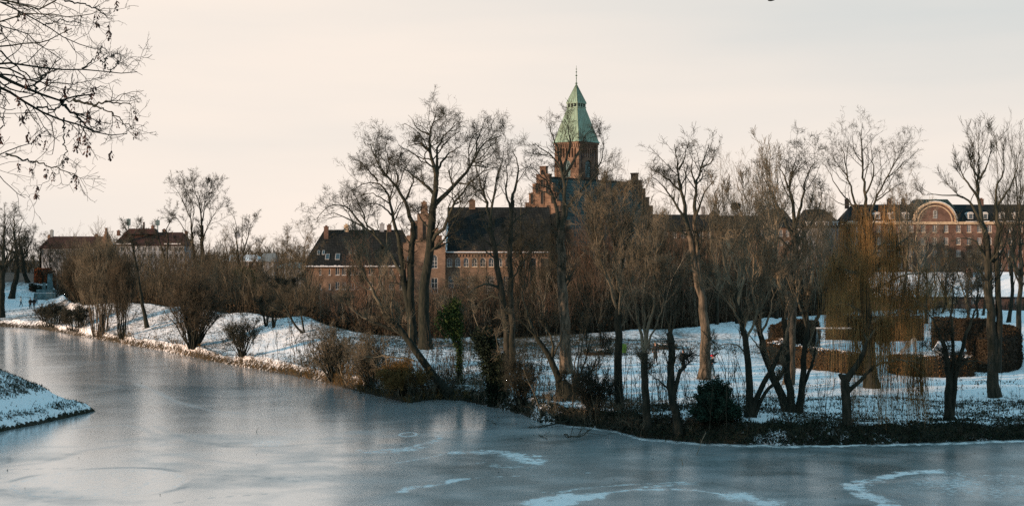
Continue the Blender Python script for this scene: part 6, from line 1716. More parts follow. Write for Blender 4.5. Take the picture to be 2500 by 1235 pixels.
def belt(name, n, prange, d0, d1, hfun, r, ntw, mat, seed, lean=0.18, rmin=0.010, crest=True, clump=0.0):
    rg = np.random.default_rng(seed)
    p = rg.uniform(prange[0], prange[1], n)
    if clump: p = p[rg.random(n) < np.clip(0.35 + clump * fbm(p / 28.0, p * 0 + seed * 0.37, 3), 0.03, 1)]; n = len(p)
    if crest: D = np.interp(p, CR_P, CR_D) + rg.uniform(d0, d1, n)
    else: D = shore(p) + rg.uniform(0, 1, n) ** 1.3 * (d1 - d0) + d0
    z = ground_z(p, D) - 0.05
    b = np.stack([px2(p, D), D, z], -1)
    H = hfun(p, D, rg) * rg.uniform(0.5, 1.12, n) * (0.92 + (0.55 * fbm(px2(p, D) / 3.4, D / 5.0, 3) if crest else 0))
    stuff(name, shoots(rg, b, np.maximum(H, 0.15), lean, r, ntw, rmin=rmin), mat)

# height of the thicket skyline (picture row) -> metres at that distance
TH_P = np.array([-60, 100, 200, 300, 420, 540, 640, 740, 800, 900, 1000, 1100, 1300, 1450, 1600, 1800, 2000, 2080, 2150])
TH_Y = np.array([610, 612, 596, 605, 612, 608, 622, 650, 724, 716, 722, 712, 660, 600, 575, 575, 575, 590, 640])
def thick_h(frac):
    def f(p, D, rg): return np.clip(pz(np.interp(p, TH_P, TH_Y), D) - ground_z(p, D), 0.8, 14) * frac
    return f
belt("thicket", 2600, (150, 2080), 2, 20, thick_h(0.55), 0.030, 7, 'twig_mid', 301)
belt("thicket", 2600, (150, 2080), 4, 34, thick_h(0.80), 0.035, 8, 'twig_dark', 302)
belt("thicket", 2300, (150, 2120), 8, 44, thick_h(1.0), 0.040, 9, 'twig_mid', 303, lean=0.12)
belt("thicket", 1200, (780, 2060), 3, 30, thick_h(0.85), 0.028, 7, 'twig_red', 304, lean=0.12)
belt("thicket", 380, (780, 2060), 1, 24, thick_h(0.9), 0.024, 6, 'twig_tan', 308, lean=0.12, rmin=0.008)
belt("thicket", 500, (150, 760), 3, 25, thick_h(1.0), 0.030, 7, 'twig_brown', 305, lean=0.10)
belt("thicket", 500, (2060, 2330), -22, -4, lambda p, D, rg: rg.uniform(4, 9.5, len(p)), 0.03, 9, 'willow', 307, lean=0.14)
belt("thicket", 380, (2080, 2560), 16, 22, lambda p, D, rg: 1.8 + 0 * p, 0.03, 8, 'twig_dark', 306)
rg = np.random.default_rng(309)
n = 700; p = rg.uniform(-900, -45, n); D = shore(p) + rg.uniform(4, 60, n)
stuff("shade_woodland", shoots(rg, np.stack([px2(p, D), D, ground_z(p, D) - 0.05], -1), rg.uniform(8, 16, n), 0.12, 0.10, 10, rmin=0.035), 'twig_dark')  # trees added out of view at the left to shade the far bank
# a mat of brambles and leaves at the foot of the thicket
rg = np.random.default_rng(310)
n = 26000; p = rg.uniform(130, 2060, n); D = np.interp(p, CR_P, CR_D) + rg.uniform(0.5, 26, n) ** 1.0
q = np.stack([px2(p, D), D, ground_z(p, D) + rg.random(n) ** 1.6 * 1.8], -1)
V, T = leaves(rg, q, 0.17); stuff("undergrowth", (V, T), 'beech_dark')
# far woodland behind everything
rg = np.random.default_rng(311)
n = 2600; p = rg.uniform(-300, 2700, n); D = rg.uniform(520, 640, n); b = np.stack([px2(p, D), D, np.full(n, 0.9)], -1)
H = np.clip(13.5 + 3.0 * fbm(p / 60, p * 0, 3) - 3.5 * sstep(700, 900, p), 5, 20) * rg.uniform(0.7, 1.0, n)
stuff("distant_woodland", shoots(rg, b, H, 0.15, 0.16, 9, rmin=0.06, ang=(20, 55)), 'twig_dark')

# grass tufts and dead stalks poking through the snow
def tufts(n, prange, tmin, tmax, seed, mat, hr, rad=0.022, power=1.0, thr=0.15):
    rg = np.random.default_rng(seed)
    p = rg.uniform(prange[0], prange[1], n); D = shore(p) + tmin + (tmax - tmin) * rg.random(n) ** power
    keep = rg.random(n) < np.clip((litter_f(p, D) + 0.35 * fbm(px2(p, D) * 1.1, D * 1.1, 2) - thr) * 1.6, 0.015, 1) * (D < np.interp(p, CR_P, CR_D) + 3); p = p[keep]; D = D[keep]; m = len(p)
    b = np.stack([px2(p, D), D, ground_z(p, D) - 0.02], -1)
    h = rg.uniform(hr[0], hr[1], m)
    tip = b + np.stack([rg.normal(size=m) * 0.35 * h, rg.normal(size=m) * 0.35 * h, h], -1)
    th = rg.uniform(0, 2 * np.pi, m); r = rad * rg.uniform(0.6, 1.6, m)
    v = [b + np.stack([np.cos(th + a) * r, np.sin(th + a) * r, 0 * r], -1) for a in (0, 2.1, 4.2)] + [tip]
    V = np.stack(v, 1).reshape(-1, 3); i = np.arange(m * 4).reshape(m, 4)
    T = np.concatenate([i[:, [0, 1, 3]], i[:, [1, 2, 3]], i[:, [2, 0, 3]]], 0)
    stuff("grass_tufts", (V, T), mat)
tufts(190000, (-20, 2540), 0.4, 64, 321, 'grass', (0.06, 0.20), 0.035, 1.0, 0.12)
tufts(42000, (1150, 2540), 0.8, 16, 322, 'grass', (0.05, 0.16), 0.030, 1.0, 0.25)
tufts(2600, (230, 1150), 0.0, 1.6, 323, 'sedge', (0.15, 0.5), 0.018, 1.0, -0.5)
tufts(6000, (1130, 2540), 0.0, 1.4, 324, 'grass', (0.08, 0.25), 0.025, 1.0, -0.5)
# tufts on the rampart point
rg = np.random.default_rng(325)
n = 90000; X = rg.uniform(-44, -28, n); Y = rg.uniform(76, 99, n); Z, d = near_z(X, Y)
w = np.exp(-((d - 0.8) / 0.5) ** 2) * 0.55 + 0.75 * sstep(2.0, 2.6, d) + 1.0 * ((d > 0) & (d < 0.25))
k = (rg.random(n) < np.clip(w * (0.6 + 0.9 * fbm(X * 0.9, Y * 0.9, 2)), 0, 1)) & (d > 0); X, Y, Z = X[k], Y[k], Z[k]; m = len(X)
b = np.stack([X, Y, Z - 0.02], -1); h = rg.uniform(0.05, 0.20, m); tip = b + np.stack([rg.normal(size=m) * .03, rg.normal(size=m) * .03, h], -1)
V = np.stack([b + [0.03, 0, 0], b + [-0.02, 0.03, 0], b + [-0.02, -0.03, 0], tip], 1).reshape(-1, 3); i = np.arange(m * 4).reshape(m, 4)
stuff("grass_tufts", (V, np.concatenate([i[:, [0, 1, 3]], i[:, [1, 2, 3]], i[:, [2, 0, 3]]], 0)), 'grass')

# brush along the waterline
bp = np.array([200, 300, 420, 500, 600, 700, 780, 900, 1050, 1150, 1300, 1450, 1600, 1800, 2100, 2300, 2500])
bh = np.array([1.2, 1.0, 0.7, 0.5, 0.3, 0.25, 1.3, 1.7, 1.2, 1.0, 1.5, 1.5, 0.7, 0.45, 0.5, 0.35, 0.6])
belt("bank_brush", 1200, (190, 1700), -0.2, 2.6, lambda p, D, rg: np.interp(p, bp, bh) * rg.gamma(3, .33, len(p)), 0.014, 5, 'twig_brown', 331, lean=0.5, rmin=0.008, crest=False, clump=1.4)
belt("bank_brush", 700, (280, 1120), -0.5, 2.0, lambda p, D, rg: np.interp(p, bp, bh) * 0.8, 0.014, 5, 'sedge', 332, lean=0.55, rmin=0.009, crest=False, clump=1.6)
belt("bank_brush", 800, (1130, 2540), -0.3, 1.8, lambda p, D, rg: 0.25 + 0 * p, 0.015, 5, 'twig_dark', 333, lean=0.6, rmin=0.010, crest=False, clump=0.8)
belt("saplings", 240, (1120, 1820), 0.5, 13, lambda p, D, rg: rg.uniform(1.5, 5.0, len(p)), 0.018, 6, 'twig_dark', 334, lean=0.14, rmin=0.008, crest=False)
belt("saplings", 90, (1820, 2520), 0.5, 11, lambda p, D, rg: rg.uniform(1.0, 3.6, len(p)), 0.016, 5, 'twig_dark', 335, lean=0.14, rmin=0.008, crest=False)
belt("saplings", 90, (560, 1120), 0.5, 12, lambda p, D, rg: rg.uniform(1.5, 4.0, len(p)), 0.018, 6, 'twig_dark', 336, lean=0.2, rmin=0.009, crest=False)
belt("bank_brush", 420, (740, 1130), -0.3, 5.0, lambda p, D, rg: rg.uniform(0.8, 2.6, len(p)), 0.014, 7, 'twig_brown', 337, lean=0.55, rmin=0.008, crest=False, clump=1.0)
belt("bank_brush", 260, (740, 1130), -0.6, 4.0, lambda p, D, rg: rg.uniform(0.6, 2.0, len(p)), 0.014, 7, 'twig_dark', 338, lean=0.8, rmin=0.008, crest=False)
belt("saplings", 170, (740, 1130), 0.5, 14, lambda p, D, rg: rg.uniform(1.5, 4.5, len(p)), 0.016, 7, 'twig_mid', 339, lean=0.25, rmin=0.008, crest=False)
# leaves and bits of twig caught on the ice
rg = np.random.default_rng(341)
n = 2600; Y = rg.uniform(58, 200, n) ; p = rg.uniform(-20, 2520, n); t = shore(p) - Y
k = (t > 0.3) & (rg.random(n) < np.exp(-t / 9.0) + 0.06) & (near_z(px2(p, Y), Y)[1] < -0.3); p = p[k]; Y = Y[k]; n = len(p)
V, T = leaves(rg, np.stack([px2(p, Y), Y, np.full(n, 0.03)], -1), 0.055); V[:, 2] = np.clip(V[:, 2], 0.004, 0.08)
stuff("ice_debris", (V, T), 'grass')
# ivy and bramble leaves on the dark bank at the right
rg = np.random.default_rng(340)
n = 8000; p = rg.uniform(1130, 2540, n); t = rg.random(n) ** 1.5 * 1.9 - 0.1; D = shore(p) + t
q = np.stack([px2(p, D), D, ground_z(p, D) + 0.02 + rg.random(n) * 0.14 * np.clip(1 + fbm(p / 18, t, 2) * 2, 0.1, 2.5)], -1)
V, T = leaves(rg, q, 0.075); stuff("bank_bramble", (V, T), 'ivy_dark')
n = 3500; p = rg.uniform(1130, 2540, n); t = rg.uniform(1.5, 7.0, n); D = shore(p) + t
k = fbm(px2(p, D) * 0.5, D * 0.5, 3) > 0.2; p = p[k]; D = D[k]; n = len(p)
q = np.stack([px2(p, D), D, ground_z(p, D) + 0.02 + rg.random(n) * 0.25], -1)
V, T = leaves(rg, q, 0.08); stuff("bank_bramble", (V, T), 'ivy_dark')

# ------------------------------------------------------------------ fallen branches on the ice
def fallen(label, px, py, pts, r0, seed, z0=0.06, up=0.25, dens=1.0, mat='twig_dark', group=None):
    rg = np.random.default_rng(seed); c = G0(px, py); base = np.array([c[0], c[1], 0.0])
    P0 = []
    for (x, y, z) in pts: g = G0(x, y); P0.append([g[0], g[1], z + z0])
    P, L = wiggle(rg, np.array(P0), 10, 0.12); rr = r0 * np.linspace(1, 0.3, 10)
    C, CR, CL = children(rg, P[None], rr[None], np.array([L]), 9 * dens, 6, 0.5, (30, 70), t0=0.2, up=up, wig=0.3, rmin=0.010, lmin=0.3, lmax=2.5)
    C2, CR2, _ = children(rg, C, CR, CL, 4, 4, 0.5, (30, 70), t0=0.2, up=0.05, wig=0.3, rmin=0.008, lmin=0.2)
    for a in (P[None], C, C2): a[..., 2] = np.maximum(a[..., 2], 0.015)
    V, Q = merge([tubes(P[None], rr[None], 7), tubes(C, CR, 4), tubes(C2, CR2, 3)])
    root = np_mesh("fallen_branch", V - base, Q, M[mat], smooth=False); root.location = tuple(base)
    return tag(root, label, "branch", group)
fallen("dark fallen bough reaching from the bank out over the ice below the pollard", 1400, 1040, [(1420, 1024, 0.5), (1390, 1036, 0.3), (1350, 1042, 0.05), (1318, 1044, 0.0)], 0.10, 401)
fallen("tangled twiggy bough caught in the ice, branches pointing up", 1400, 1068, [(1378, 1062, 0.0), (1395, 1072, 0.1), (1425, 1074, 0.15), (1445, 1060, 0.3)], 0.05, 402, up=0.5)
fallen("heap of brushwood lying on the bank above the fallen bough", 1480, 1045, [(1440, 1036, 0.5), (1480, 1040, 0.8), (1520, 1050, 0.5), (1550, 1062, 0.2)], 0.09, 403, up=0.35, dens=2.0)
fallen("short dark stick lying on the ice left of the tangled bough", 1325, 1068, [(1316, 1064, 0.0), (1334, 1072, 0.0)], 0.03, 404, dens=0.2)
fallen("long thin stick frozen in the ice far left of the bough", 1198, 1030, [(1188, 1026, 0.0), (1200, 1031, 0.0), (1212, 1038, 0.0)], 0.025, 405, dens=0.2)
def stick(label, px, py, h, lean, r=0.02):
    c = G0(px, py); rg = np.random.default_rng(int(px)); P, L = wiggle(rg, np.array([[0, 0, -0.05], [lean * 0.4, 0, h * 0.5], [lean, 0.1, h]]), 6, 0.06)
    C, CR, _ = children(rg, P[None], np.full((1, 6), r), np.array([L]), 2, 3, 0.35, (30, 60), rmin=0.008, lmin=0.12)
    V, Q = merge([tubes(P[None], r * np.linspace(1, .4, 6)[None], 5), tubes(C, CR, 3)]); o = np_mesh("stick", V, Q, M['twig_tan']); o.location = (c[0], c[1], 0); tag(o, label, "stick")
stick("pale bent twig standing in the ice just off the right bank", 1700, 1110, 1.25, 0.55)
stick("small dark stick poking out of the ice below the bent twig", 1667, 1136, 0.35, -0.05, 0.025)
stick("tiny twig sticking out of the ice in the left middle", 626, 1054, 0.2, 0.05)

# ------------------------------------------------------------------ people
def skin_obj(name, nodes, edges, mat, parent, sub=1):
    me = bpy.data.meshes.new(name); me.from_pydata([n[0] for n in nodes], edges, [])
    o = bpy.data.objects.new(name, me); COL.objects.link(o); o.parent = parent
    sk = o.modifiers.new("skin", 'SKIN'); sk.use_smooth_shade = True
    ss = o.modifiers.new("sub", 'SUBSURF'); ss.levels = sub; ss.render_levels = sub
    for i, n in enumerate(nodes): me.skin_vertices[0].data[i].radius = (n[1], n[2] if len(n) > 2 else n[1])
    me.skin_vertices[0].data[0].use_root = True
    me.materials.append(mat)
    return o
def person(label, px, fy, h, yaw, stride=0.2, coat='black_cloth', legs='black_cloth', hat=None, long_coat=False, arm=0.1, runner=False, lean=0.0, D=None):
    D = D or foot(px, fy); z = gz(px, D)
    root = empty("person", (px2(px, D), D, z), yaw, label, "person"); k = h / 1.75
    s = lambda x, y, zz: (x * k, y * k, zz * k)
    # figure faces local -y ; stride along y
    st = stride; L = lean
    hipz = 0.92; shz = 1.43; hd = 1.62
    fy_, ry_ = -st, st
    fk = (-st * 0.75 - (0.10 if runner else 0.02)); rk = (st * 0.35)
    rfz = 0.30 if runner else 0.08
    B = [(s(0, 0, hipz), .13 * k, .10 * k), (s(0, -L * .4, 1.15), .125 * k, .095 * k), (s(0, -L * .8, 1.36), .15 * k, .10 * k), (s(0, -L, 1.49), .055 * k), (s(0, -L - .01, hd), .078 * k, .095 * k), (s(0, -L - .01, hd + .08), .07 * k, .085 * k),
         (s(-.09, 0, .86), .085 * k), (s(-.10, fk, .50), .062 * k), (s(-.10, fy_, .08), .045 * k), (s(-.10, fy_ - .15, .03), .035 * k),
         (s(.09, 0, .86), .085 * k), (s(.10, rk, .50), .062 * k), (s(.10, ry_ + (.12 if runner else 0), rfz), .045 * k), (s(.10, ry_ - .13 + (.12 if runner else 0), rfz - (.12 if runner else .05)), .035 * k),
         (s(-.20, -L * .85, shz), .055 * k), (s(-.25, -L * .6 + arm, 1.15), .045 * k), (s(-.23, -L * .5 - (.15 if runner else 0) + arm, .95 if not runner else 1.12), .034 * k), (s(-.23, -L * .5 - (.25 if runner else .03) + arm, .85 if not runner else 1.15), .036 * k, .02 * k),
         (s(.20, -L * .85, shz), .055 * k), (s(.25, -L * .6 - arm, 1.15), .045 * k), (s(.23, -L * .5 - (.25 if runner else 0) - arm, .95 if not runner else 1.2), .034 * k), (s(.23, -L * .5 - (.33 if runner else .03) - arm, .85 if not runner else 1.26), .036 * k, .02 * k)]
    E = [(0, 1), (1, 2), (2, 3), (3, 4), (4, 5), (0, 6), (6, 7), (7, 8), (8, 9), (0, 10), (10, 11), (11, 12), (12, 13), (2, 14), (14, 15), (15, 16), (16, 17), (2, 18), (18, 19), (19, 20), (20, 21)]
    skin_obj("body", B, E, M['skin'], root)
    g = lambda i, a=.025, b=None: (B[i][0], B[i][1] + a * k, (B[i][2] if len(B[i]) > 2 else B[i][1]) + (a if b is None else b) * k)
    skin_obj("trousers", [g(0, .01), g(6), g(7), g(8), g(10), g(11), g(12)], [(0, 1), (1, 2), (2, 3), (0, 4), (4, 5), (5, 6)], M[legs], root)
    skin_obj("shoes", [g(8, .012), g(9, .022)], [(0, 1)], M['black_cloth'], root); skin_obj("shoes", [g(12, .012), g(13, .022)], [(0, 1)], M['black_cloth'], root)
    CN = [g(1, .05), g(2, .05), (s(0, -L * .95, 1.48), .08 * k), g(14, .035), g(15, .035), g(16, .03), g(18, .035), g(19, .035), g(20, .03)]
    CE = [(0, 1), (1, 2), (1, 3), (3, 4), (4, 5), (1, 6), (6, 7), (7, 8)]
    CN.append((s(0, 0, .93), .18 * k, .15 * k)); CE.append((0, 9))
    if long_coat: CN.append((s(0, .01, .62), .20 * k, .16 * k)); CE.append((9, 10)); CN.append((s(0, .02, .32), .22 * k, .17 * k)); CE.append((10, 11))
    skin_obj("coat", CN, CE, M[coat], root)
    hx = MB()
    hc = Vector(s(0, -L + .0, hd + .06))
    T = Matrix.Translation(hc)
    rr = [(0.0, .155), (.05, .15), (.09, .12), (.12, .07), (.135, .001)]
    if hat is None: rr = [(-0.03, .115), (.03, .12), (.07, .10), (.10, .06), (.11, .001)]
    for (z0, r0), (z1, r1) in zip(rr[:-1], rr[1:]): hx.cyl(hc + Vector((0, .02 * k, z0 * k)), hc + Vector((0, .02 * k, z1 * k)), r0 * k * .85, r1 * k * .85, 10)
    hx.build("hat" if hat else "hair", M[hat] if hat else M['hair'], root)
    f = MB(); hy = -L - .13
    for sx in (-.035, .035): f.box(*[v * k for v in (sx - .012, sx + .012, hy - .02, hy + .03, hd + .015, hd + .035)])
    f.build("eyes", M['dark'], root); n = MB(); n.prism([((hy - .03) * k, (hd - .02) * k), ((hy + .03) * k, (hd - .02) * k), ((hy + .03) * k, (hd + .03) * k)], 'x', -.014 * k, .014 * k); n.build("nose", M['skin'], root)
    return root
person("person in a long dark coat seen from behind, walking away on the snow", 1668, 908, 1.8, R(180), .10, long_coat=True, arm=0.04, legs='blue_cloth')
person("jogger in black with a pink-red hat running past the sunlit trunk", 1736, 921, 1.72, R(70), .26, hat='red_cloth', legs='blue_cloth', runner=True, lean=.12, arm=.10)
person("person in a long dark coat and pale hat, left of the other walker", 1600, 886, 1.7, R(175), .04, long_coat=True, hat='hair', arm=0.03)
person("distant walker in a pale jacket, leftmost on the snowy path", 51, 749, 1.7, R(100), .25, coat='white_cloth', legs='blue_cloth', arm=.1, D=foot(51, 749))
person("distant walker all in dark clothes, left of the dark pair on the path", 74, 754, 1.75, R(10), .12, D=foot(74, 754))
person("distant walker in dark clothes, right of the dark pair on the path", 83, 753, 1.7, R(10), .18, D=foot(83, 753))
person("small blue-clad walker beside the mound at the end of the path", 89, 742, 1.5, R(180), .1, coat='blue_cloth', legs='blue_cloth', hat='black_cloth', D=foot(89, 743))

# running dog
def dog(label, px, fy, L=0.85, yaw=R(-10)):
    D = foot(px, fy); root = empty("dog", (px2(px, D), D, gz(px, D)), yaw, label, "dog"); k = L
    s = lambda x, y, z: (x * k, y * k, z * k)
    B = [(s(-.25, 0, .52), .10 * k, .12 * k), (s(0, 0, .50), .10 * k, .13 * k), (s(.25, 0, .53), .11 * k, .15 * k), (s(.40, 0, .66), .07 * k), (s(.52, 0, .76), .075 * k), (s(.66, 0, .73), .04 * k),
         (s(-.30, .07, .40), .07 * k), (s(-.22, .07, .24), .035 * k), (s(-.34, .07, .14), .025 * k), (s(-.30, .07, .02), .028 * k), (s(-.34, -.07, .40), .07 * k), (s(-.30, -.07, .26), .035 * k), (s(-.46, -.07, .17), .025 * k), (s(-.46, -.07, .04), .028 * k),
         (s(.28, .07, .36), .05 * k), (s(.36, .07, .20), .028 * k), (s(.42, .07, .03), .028 * k), (s(.26, -.07, .36), .05 * k), (s(.22, -.07, .20), .028 * k), (s(.14, -.07, .06), .028 * k), (s(-.40, 0, .60), .03 * k), (s(-.60, 0, .68), .022 * k), (s(.50, .06, .86), .02 * k), (s(.50, -.06, .86), .02 * k)]
    E = [(0, 1), (1, 2), (2, 3), (3, 4), (4, 5), (0, 6), (6, 7), (7, 8), (8, 9), (0, 10), (10, 11), (11, 12), (12, 13), (2, 14), (14, 15), (15, 16), (2, 17), (17, 18), (18, 19), (0, 20), (20, 21), (4, 22), (4, 23)]
    skin_obj("body", B, E, M['black_cloth'], root)
dog("black dog running on the snow just above the jogger's head", 1739, 880)

# small things on the lawn
def bin_(label, px, fy, h, w, mat):
    D = foot(px, fy); root = empty("litter_bin", (px2(px, D), D, gz(px, D)), 0, label, "bin")
    b = MB(); b.frustum(0, 0, 0, h * .82, w * .4, w * .4, w * .5, w * .5); b.build("bin_body", M[mat], root)
    b = MB(); b.box(-w * .55, w * .55, -w * .55, w * .55, h * .823, h * .9); b.frustum(0, 0, h * .9, h, w * .5, w * .5, w * .3, w * .3); b.build("lid", M[mat], root)
bin_("bright green litter bin on the snow beside the slim straight tree", 1523, 862, 0.85, 0.5, 'green_plastic')
D = foot(2248, 965); root = empty("tree_stake", (px2(2248, D), D, gz(2248, D)), 0, "thin straight pale stake with a sapling on the lawn right of the willow", "sapling")
b = MB(); b.cyl((0, 0, -0.1), (0, 0, 2.9), 0.05, 0.035, 6); b.build("stake", M['bark_pale'], root)
rg = np.random.default_rng(5); P = np.array([[[0.09, 0, 0], [0.1, 0, 1.5], [0.08, 0, 3.0], [0.1, 0, 4.6]]]); C, CR, _ = children(rg, P, np.full((1, 4), .03), np.array([4.6]), 14, 5, .3, (15, 40), t0=.5, up=.3, wig=.12, rmin=.008)
V, Q = merge([tubes(P, np.array([[.03, .028, .02, .01]]), 5), tubes(C, CR, 3)]); np_mesh("sapling", V, Q, M['twig_dark'], root)

# things inside the hedge ring
D = 131.0; root = empty("playhouse", (px2(2318, D), D, gz(2318, D)), R(12), "small wooden play hut with a snowy roof inside the hedge ring", "play hut")
b = MB(); b.box(-.95, .95, -.8, .8, 0, 1.0); b.build("hut_wall", M['wood_grey'], root)
b = MB(); b.add([(-1.15, -1.0, .95), (1.15, -1.0, .95), (1.15, 0, 1.75), (-1.15, 0, 1.75), (1.15, 1.0, .95), (-1.15, 1.0, .95), (-1.15, -1.0, 1.05), (1.15, -1.0, 1.05), (1.15, 0, 1.87), (-1.15, 0, 1.87), (1.15, 1.0, 1.05), (-1.15, 1.0, 1.05)],
  [(6, 7, 8, 9), (9, 8, 10, 11), (0, 3, 2, 1), (3, 5, 4, 2), (0, 1, 7, 6), (5, 11, 10, 4), (1, 2, 8, 7), (2, 4, 10, 8), (0, 6, 9, 3), (3, 9, 11, 5)]); b.build("snowy_roof", M['snow'], root)
b = MB(); b.box(-.25, .25, -.83, -.803, 0.02, .8); b.build("doorway", M['dark'], root)
D = 136.0; root = empty("slide", (px2(2215, D), D, gz(2215, D)), R(-8), "grey play slide leaning inside the hedge ring", "slide")
b = MB(); T = Matrix.Translation((0, 0, .75)) @ Matrix.Rotation(R(-48), 4, 'Y'); b.box(-1.15, 1.15, -.28, .28, -.03, .03, 0, T); b.box(-1.15, 1.15, -.33, -.283, -.03, .2, 0, T); b.box(-1.15, 1.15, .283, .33, -.03, .2, 0, T); b.build("chute", M['metal'], root)
b = MB()
for yy in (-.3, .3): b.cyl((.78, yy, 0), (.78, yy, 1.6), .04, .04, 6)
for i in range(5): b.cyl((.78, -.3, .25 + i * .28), (.78, .3, .25 + i * .28), .025, .025, 6)
b.build("ladder", M['wood_grey'], root)
D = 140.0; root = empty("swing_frame", (px2(2040, D), D, gz(2040, D)), 0, "wooden swing frame with a snowy crossbar inside the hedge ring", "swing")
b = MB(); b.cyl((-1.9, 0, 2.2), (1.9, 0, 2.2), .07, .07, 8); b.box(-1.9, 1.9, -.05, .05, 2.27, 2.33, 1)
b.build("crossbar", [M['wood_grey'], M['snow']], root)
for sx in (-1.8, 1.8):
    for sy in (-.8, .8):
        b = MB(); b.cyl((sx, sy, 0), (sx, 0, 2.2), .06, .05, 8); b.build("leg", M['wood_grey'], root)
for sx in (-.8, .7):
    b = MB(); b.box(sx - .22, sx + .22, -.1, .1, .5, .54); b.cyl((sx - .2, 0, .54), (sx - .2, 0, 2.15), .012, .012, 4); b.cyl((sx + .2, 0, .54), (sx + .2, 0, 2.15), .012, .012, 4); b.build("swing_seat", M['dark'], root)
D = 125.0; root = empty("notice_board", (px2(2376, D), D, gz(2376, D)), 0, "small white notice board in the gap of the hedge ring", "sign")
b = MB(); b.box(-.19, .19, -.025, .025, .95, 1.35); b.build("board", M['white'], root)
for sx in (-.15, .15):
    b = MB(); b.cyl((sx, .06, 0), (sx, .06, 1.3), .03, .03, 6); b.build("post", M['wood_grey'], root)
D = 128.0
root = empty("garden_table", (px2(2160, D), D, gz(2160, D)), R(5), "snow-covered picnic table inside the hedge ring", "table")
b = MB(); b.box(-.9, .9, -.4, .4, .70, .75); b.box(-.88, .88, -.38, .38, .753, .82, 1); b.build("table_top", [M['wood_grey'], M['snow']], root)
for sy in (-.75, .75):
    b = MB(); b.box(-.9, .9, sy - .13, sy + .13, .42, .46); b.box(-.88, .88, sy - .12, sy + .12, .463, .52, 1); b.build("bench_plank", [M['wood_grey'], M['snow']], root)
for sx in (-.65, .65):
    b = MB(); b.box(sx - .04, sx + .04, -.8, .8, .35, .42); b.cyl((sx, -.6, 0), (sx, -.2, .7), .04, .04, 4); b.cyl((sx, .6, 0), (sx, .2, .7), .04, .04, 4); b.build("leg", M['wood_grey'], root)

# stone monument at the far left
D = 261.0; root = empty("stone_monument", (px2(112, D), D, gz(112, D)), R(6), "tall greenish stone slab on a stepped base below the rust-coloured hedge", "monument")
b = MB(); b.box(-1.9, 1.9, -1.1, 1.1, -0.5, 1.1); b.box(-1.5, 1.5, -.9, .9, 1.1, 1.75); b.build("plinth", M['concrete'], root)
b = MB(); b.frustum(.75, 0, 1.75, 4.6, .5, .35, .36, .26); b.frustum(-.3, 0, 1.75, 3.0, .3, .25, .2, .15); b.build("stone_slab", M['concrete'], root)
b = MB(); b.box(-1.85, 1.85, -1.05, -.92, 1.103, 1.18); b.build("snow_ledge", M['snow'], root)

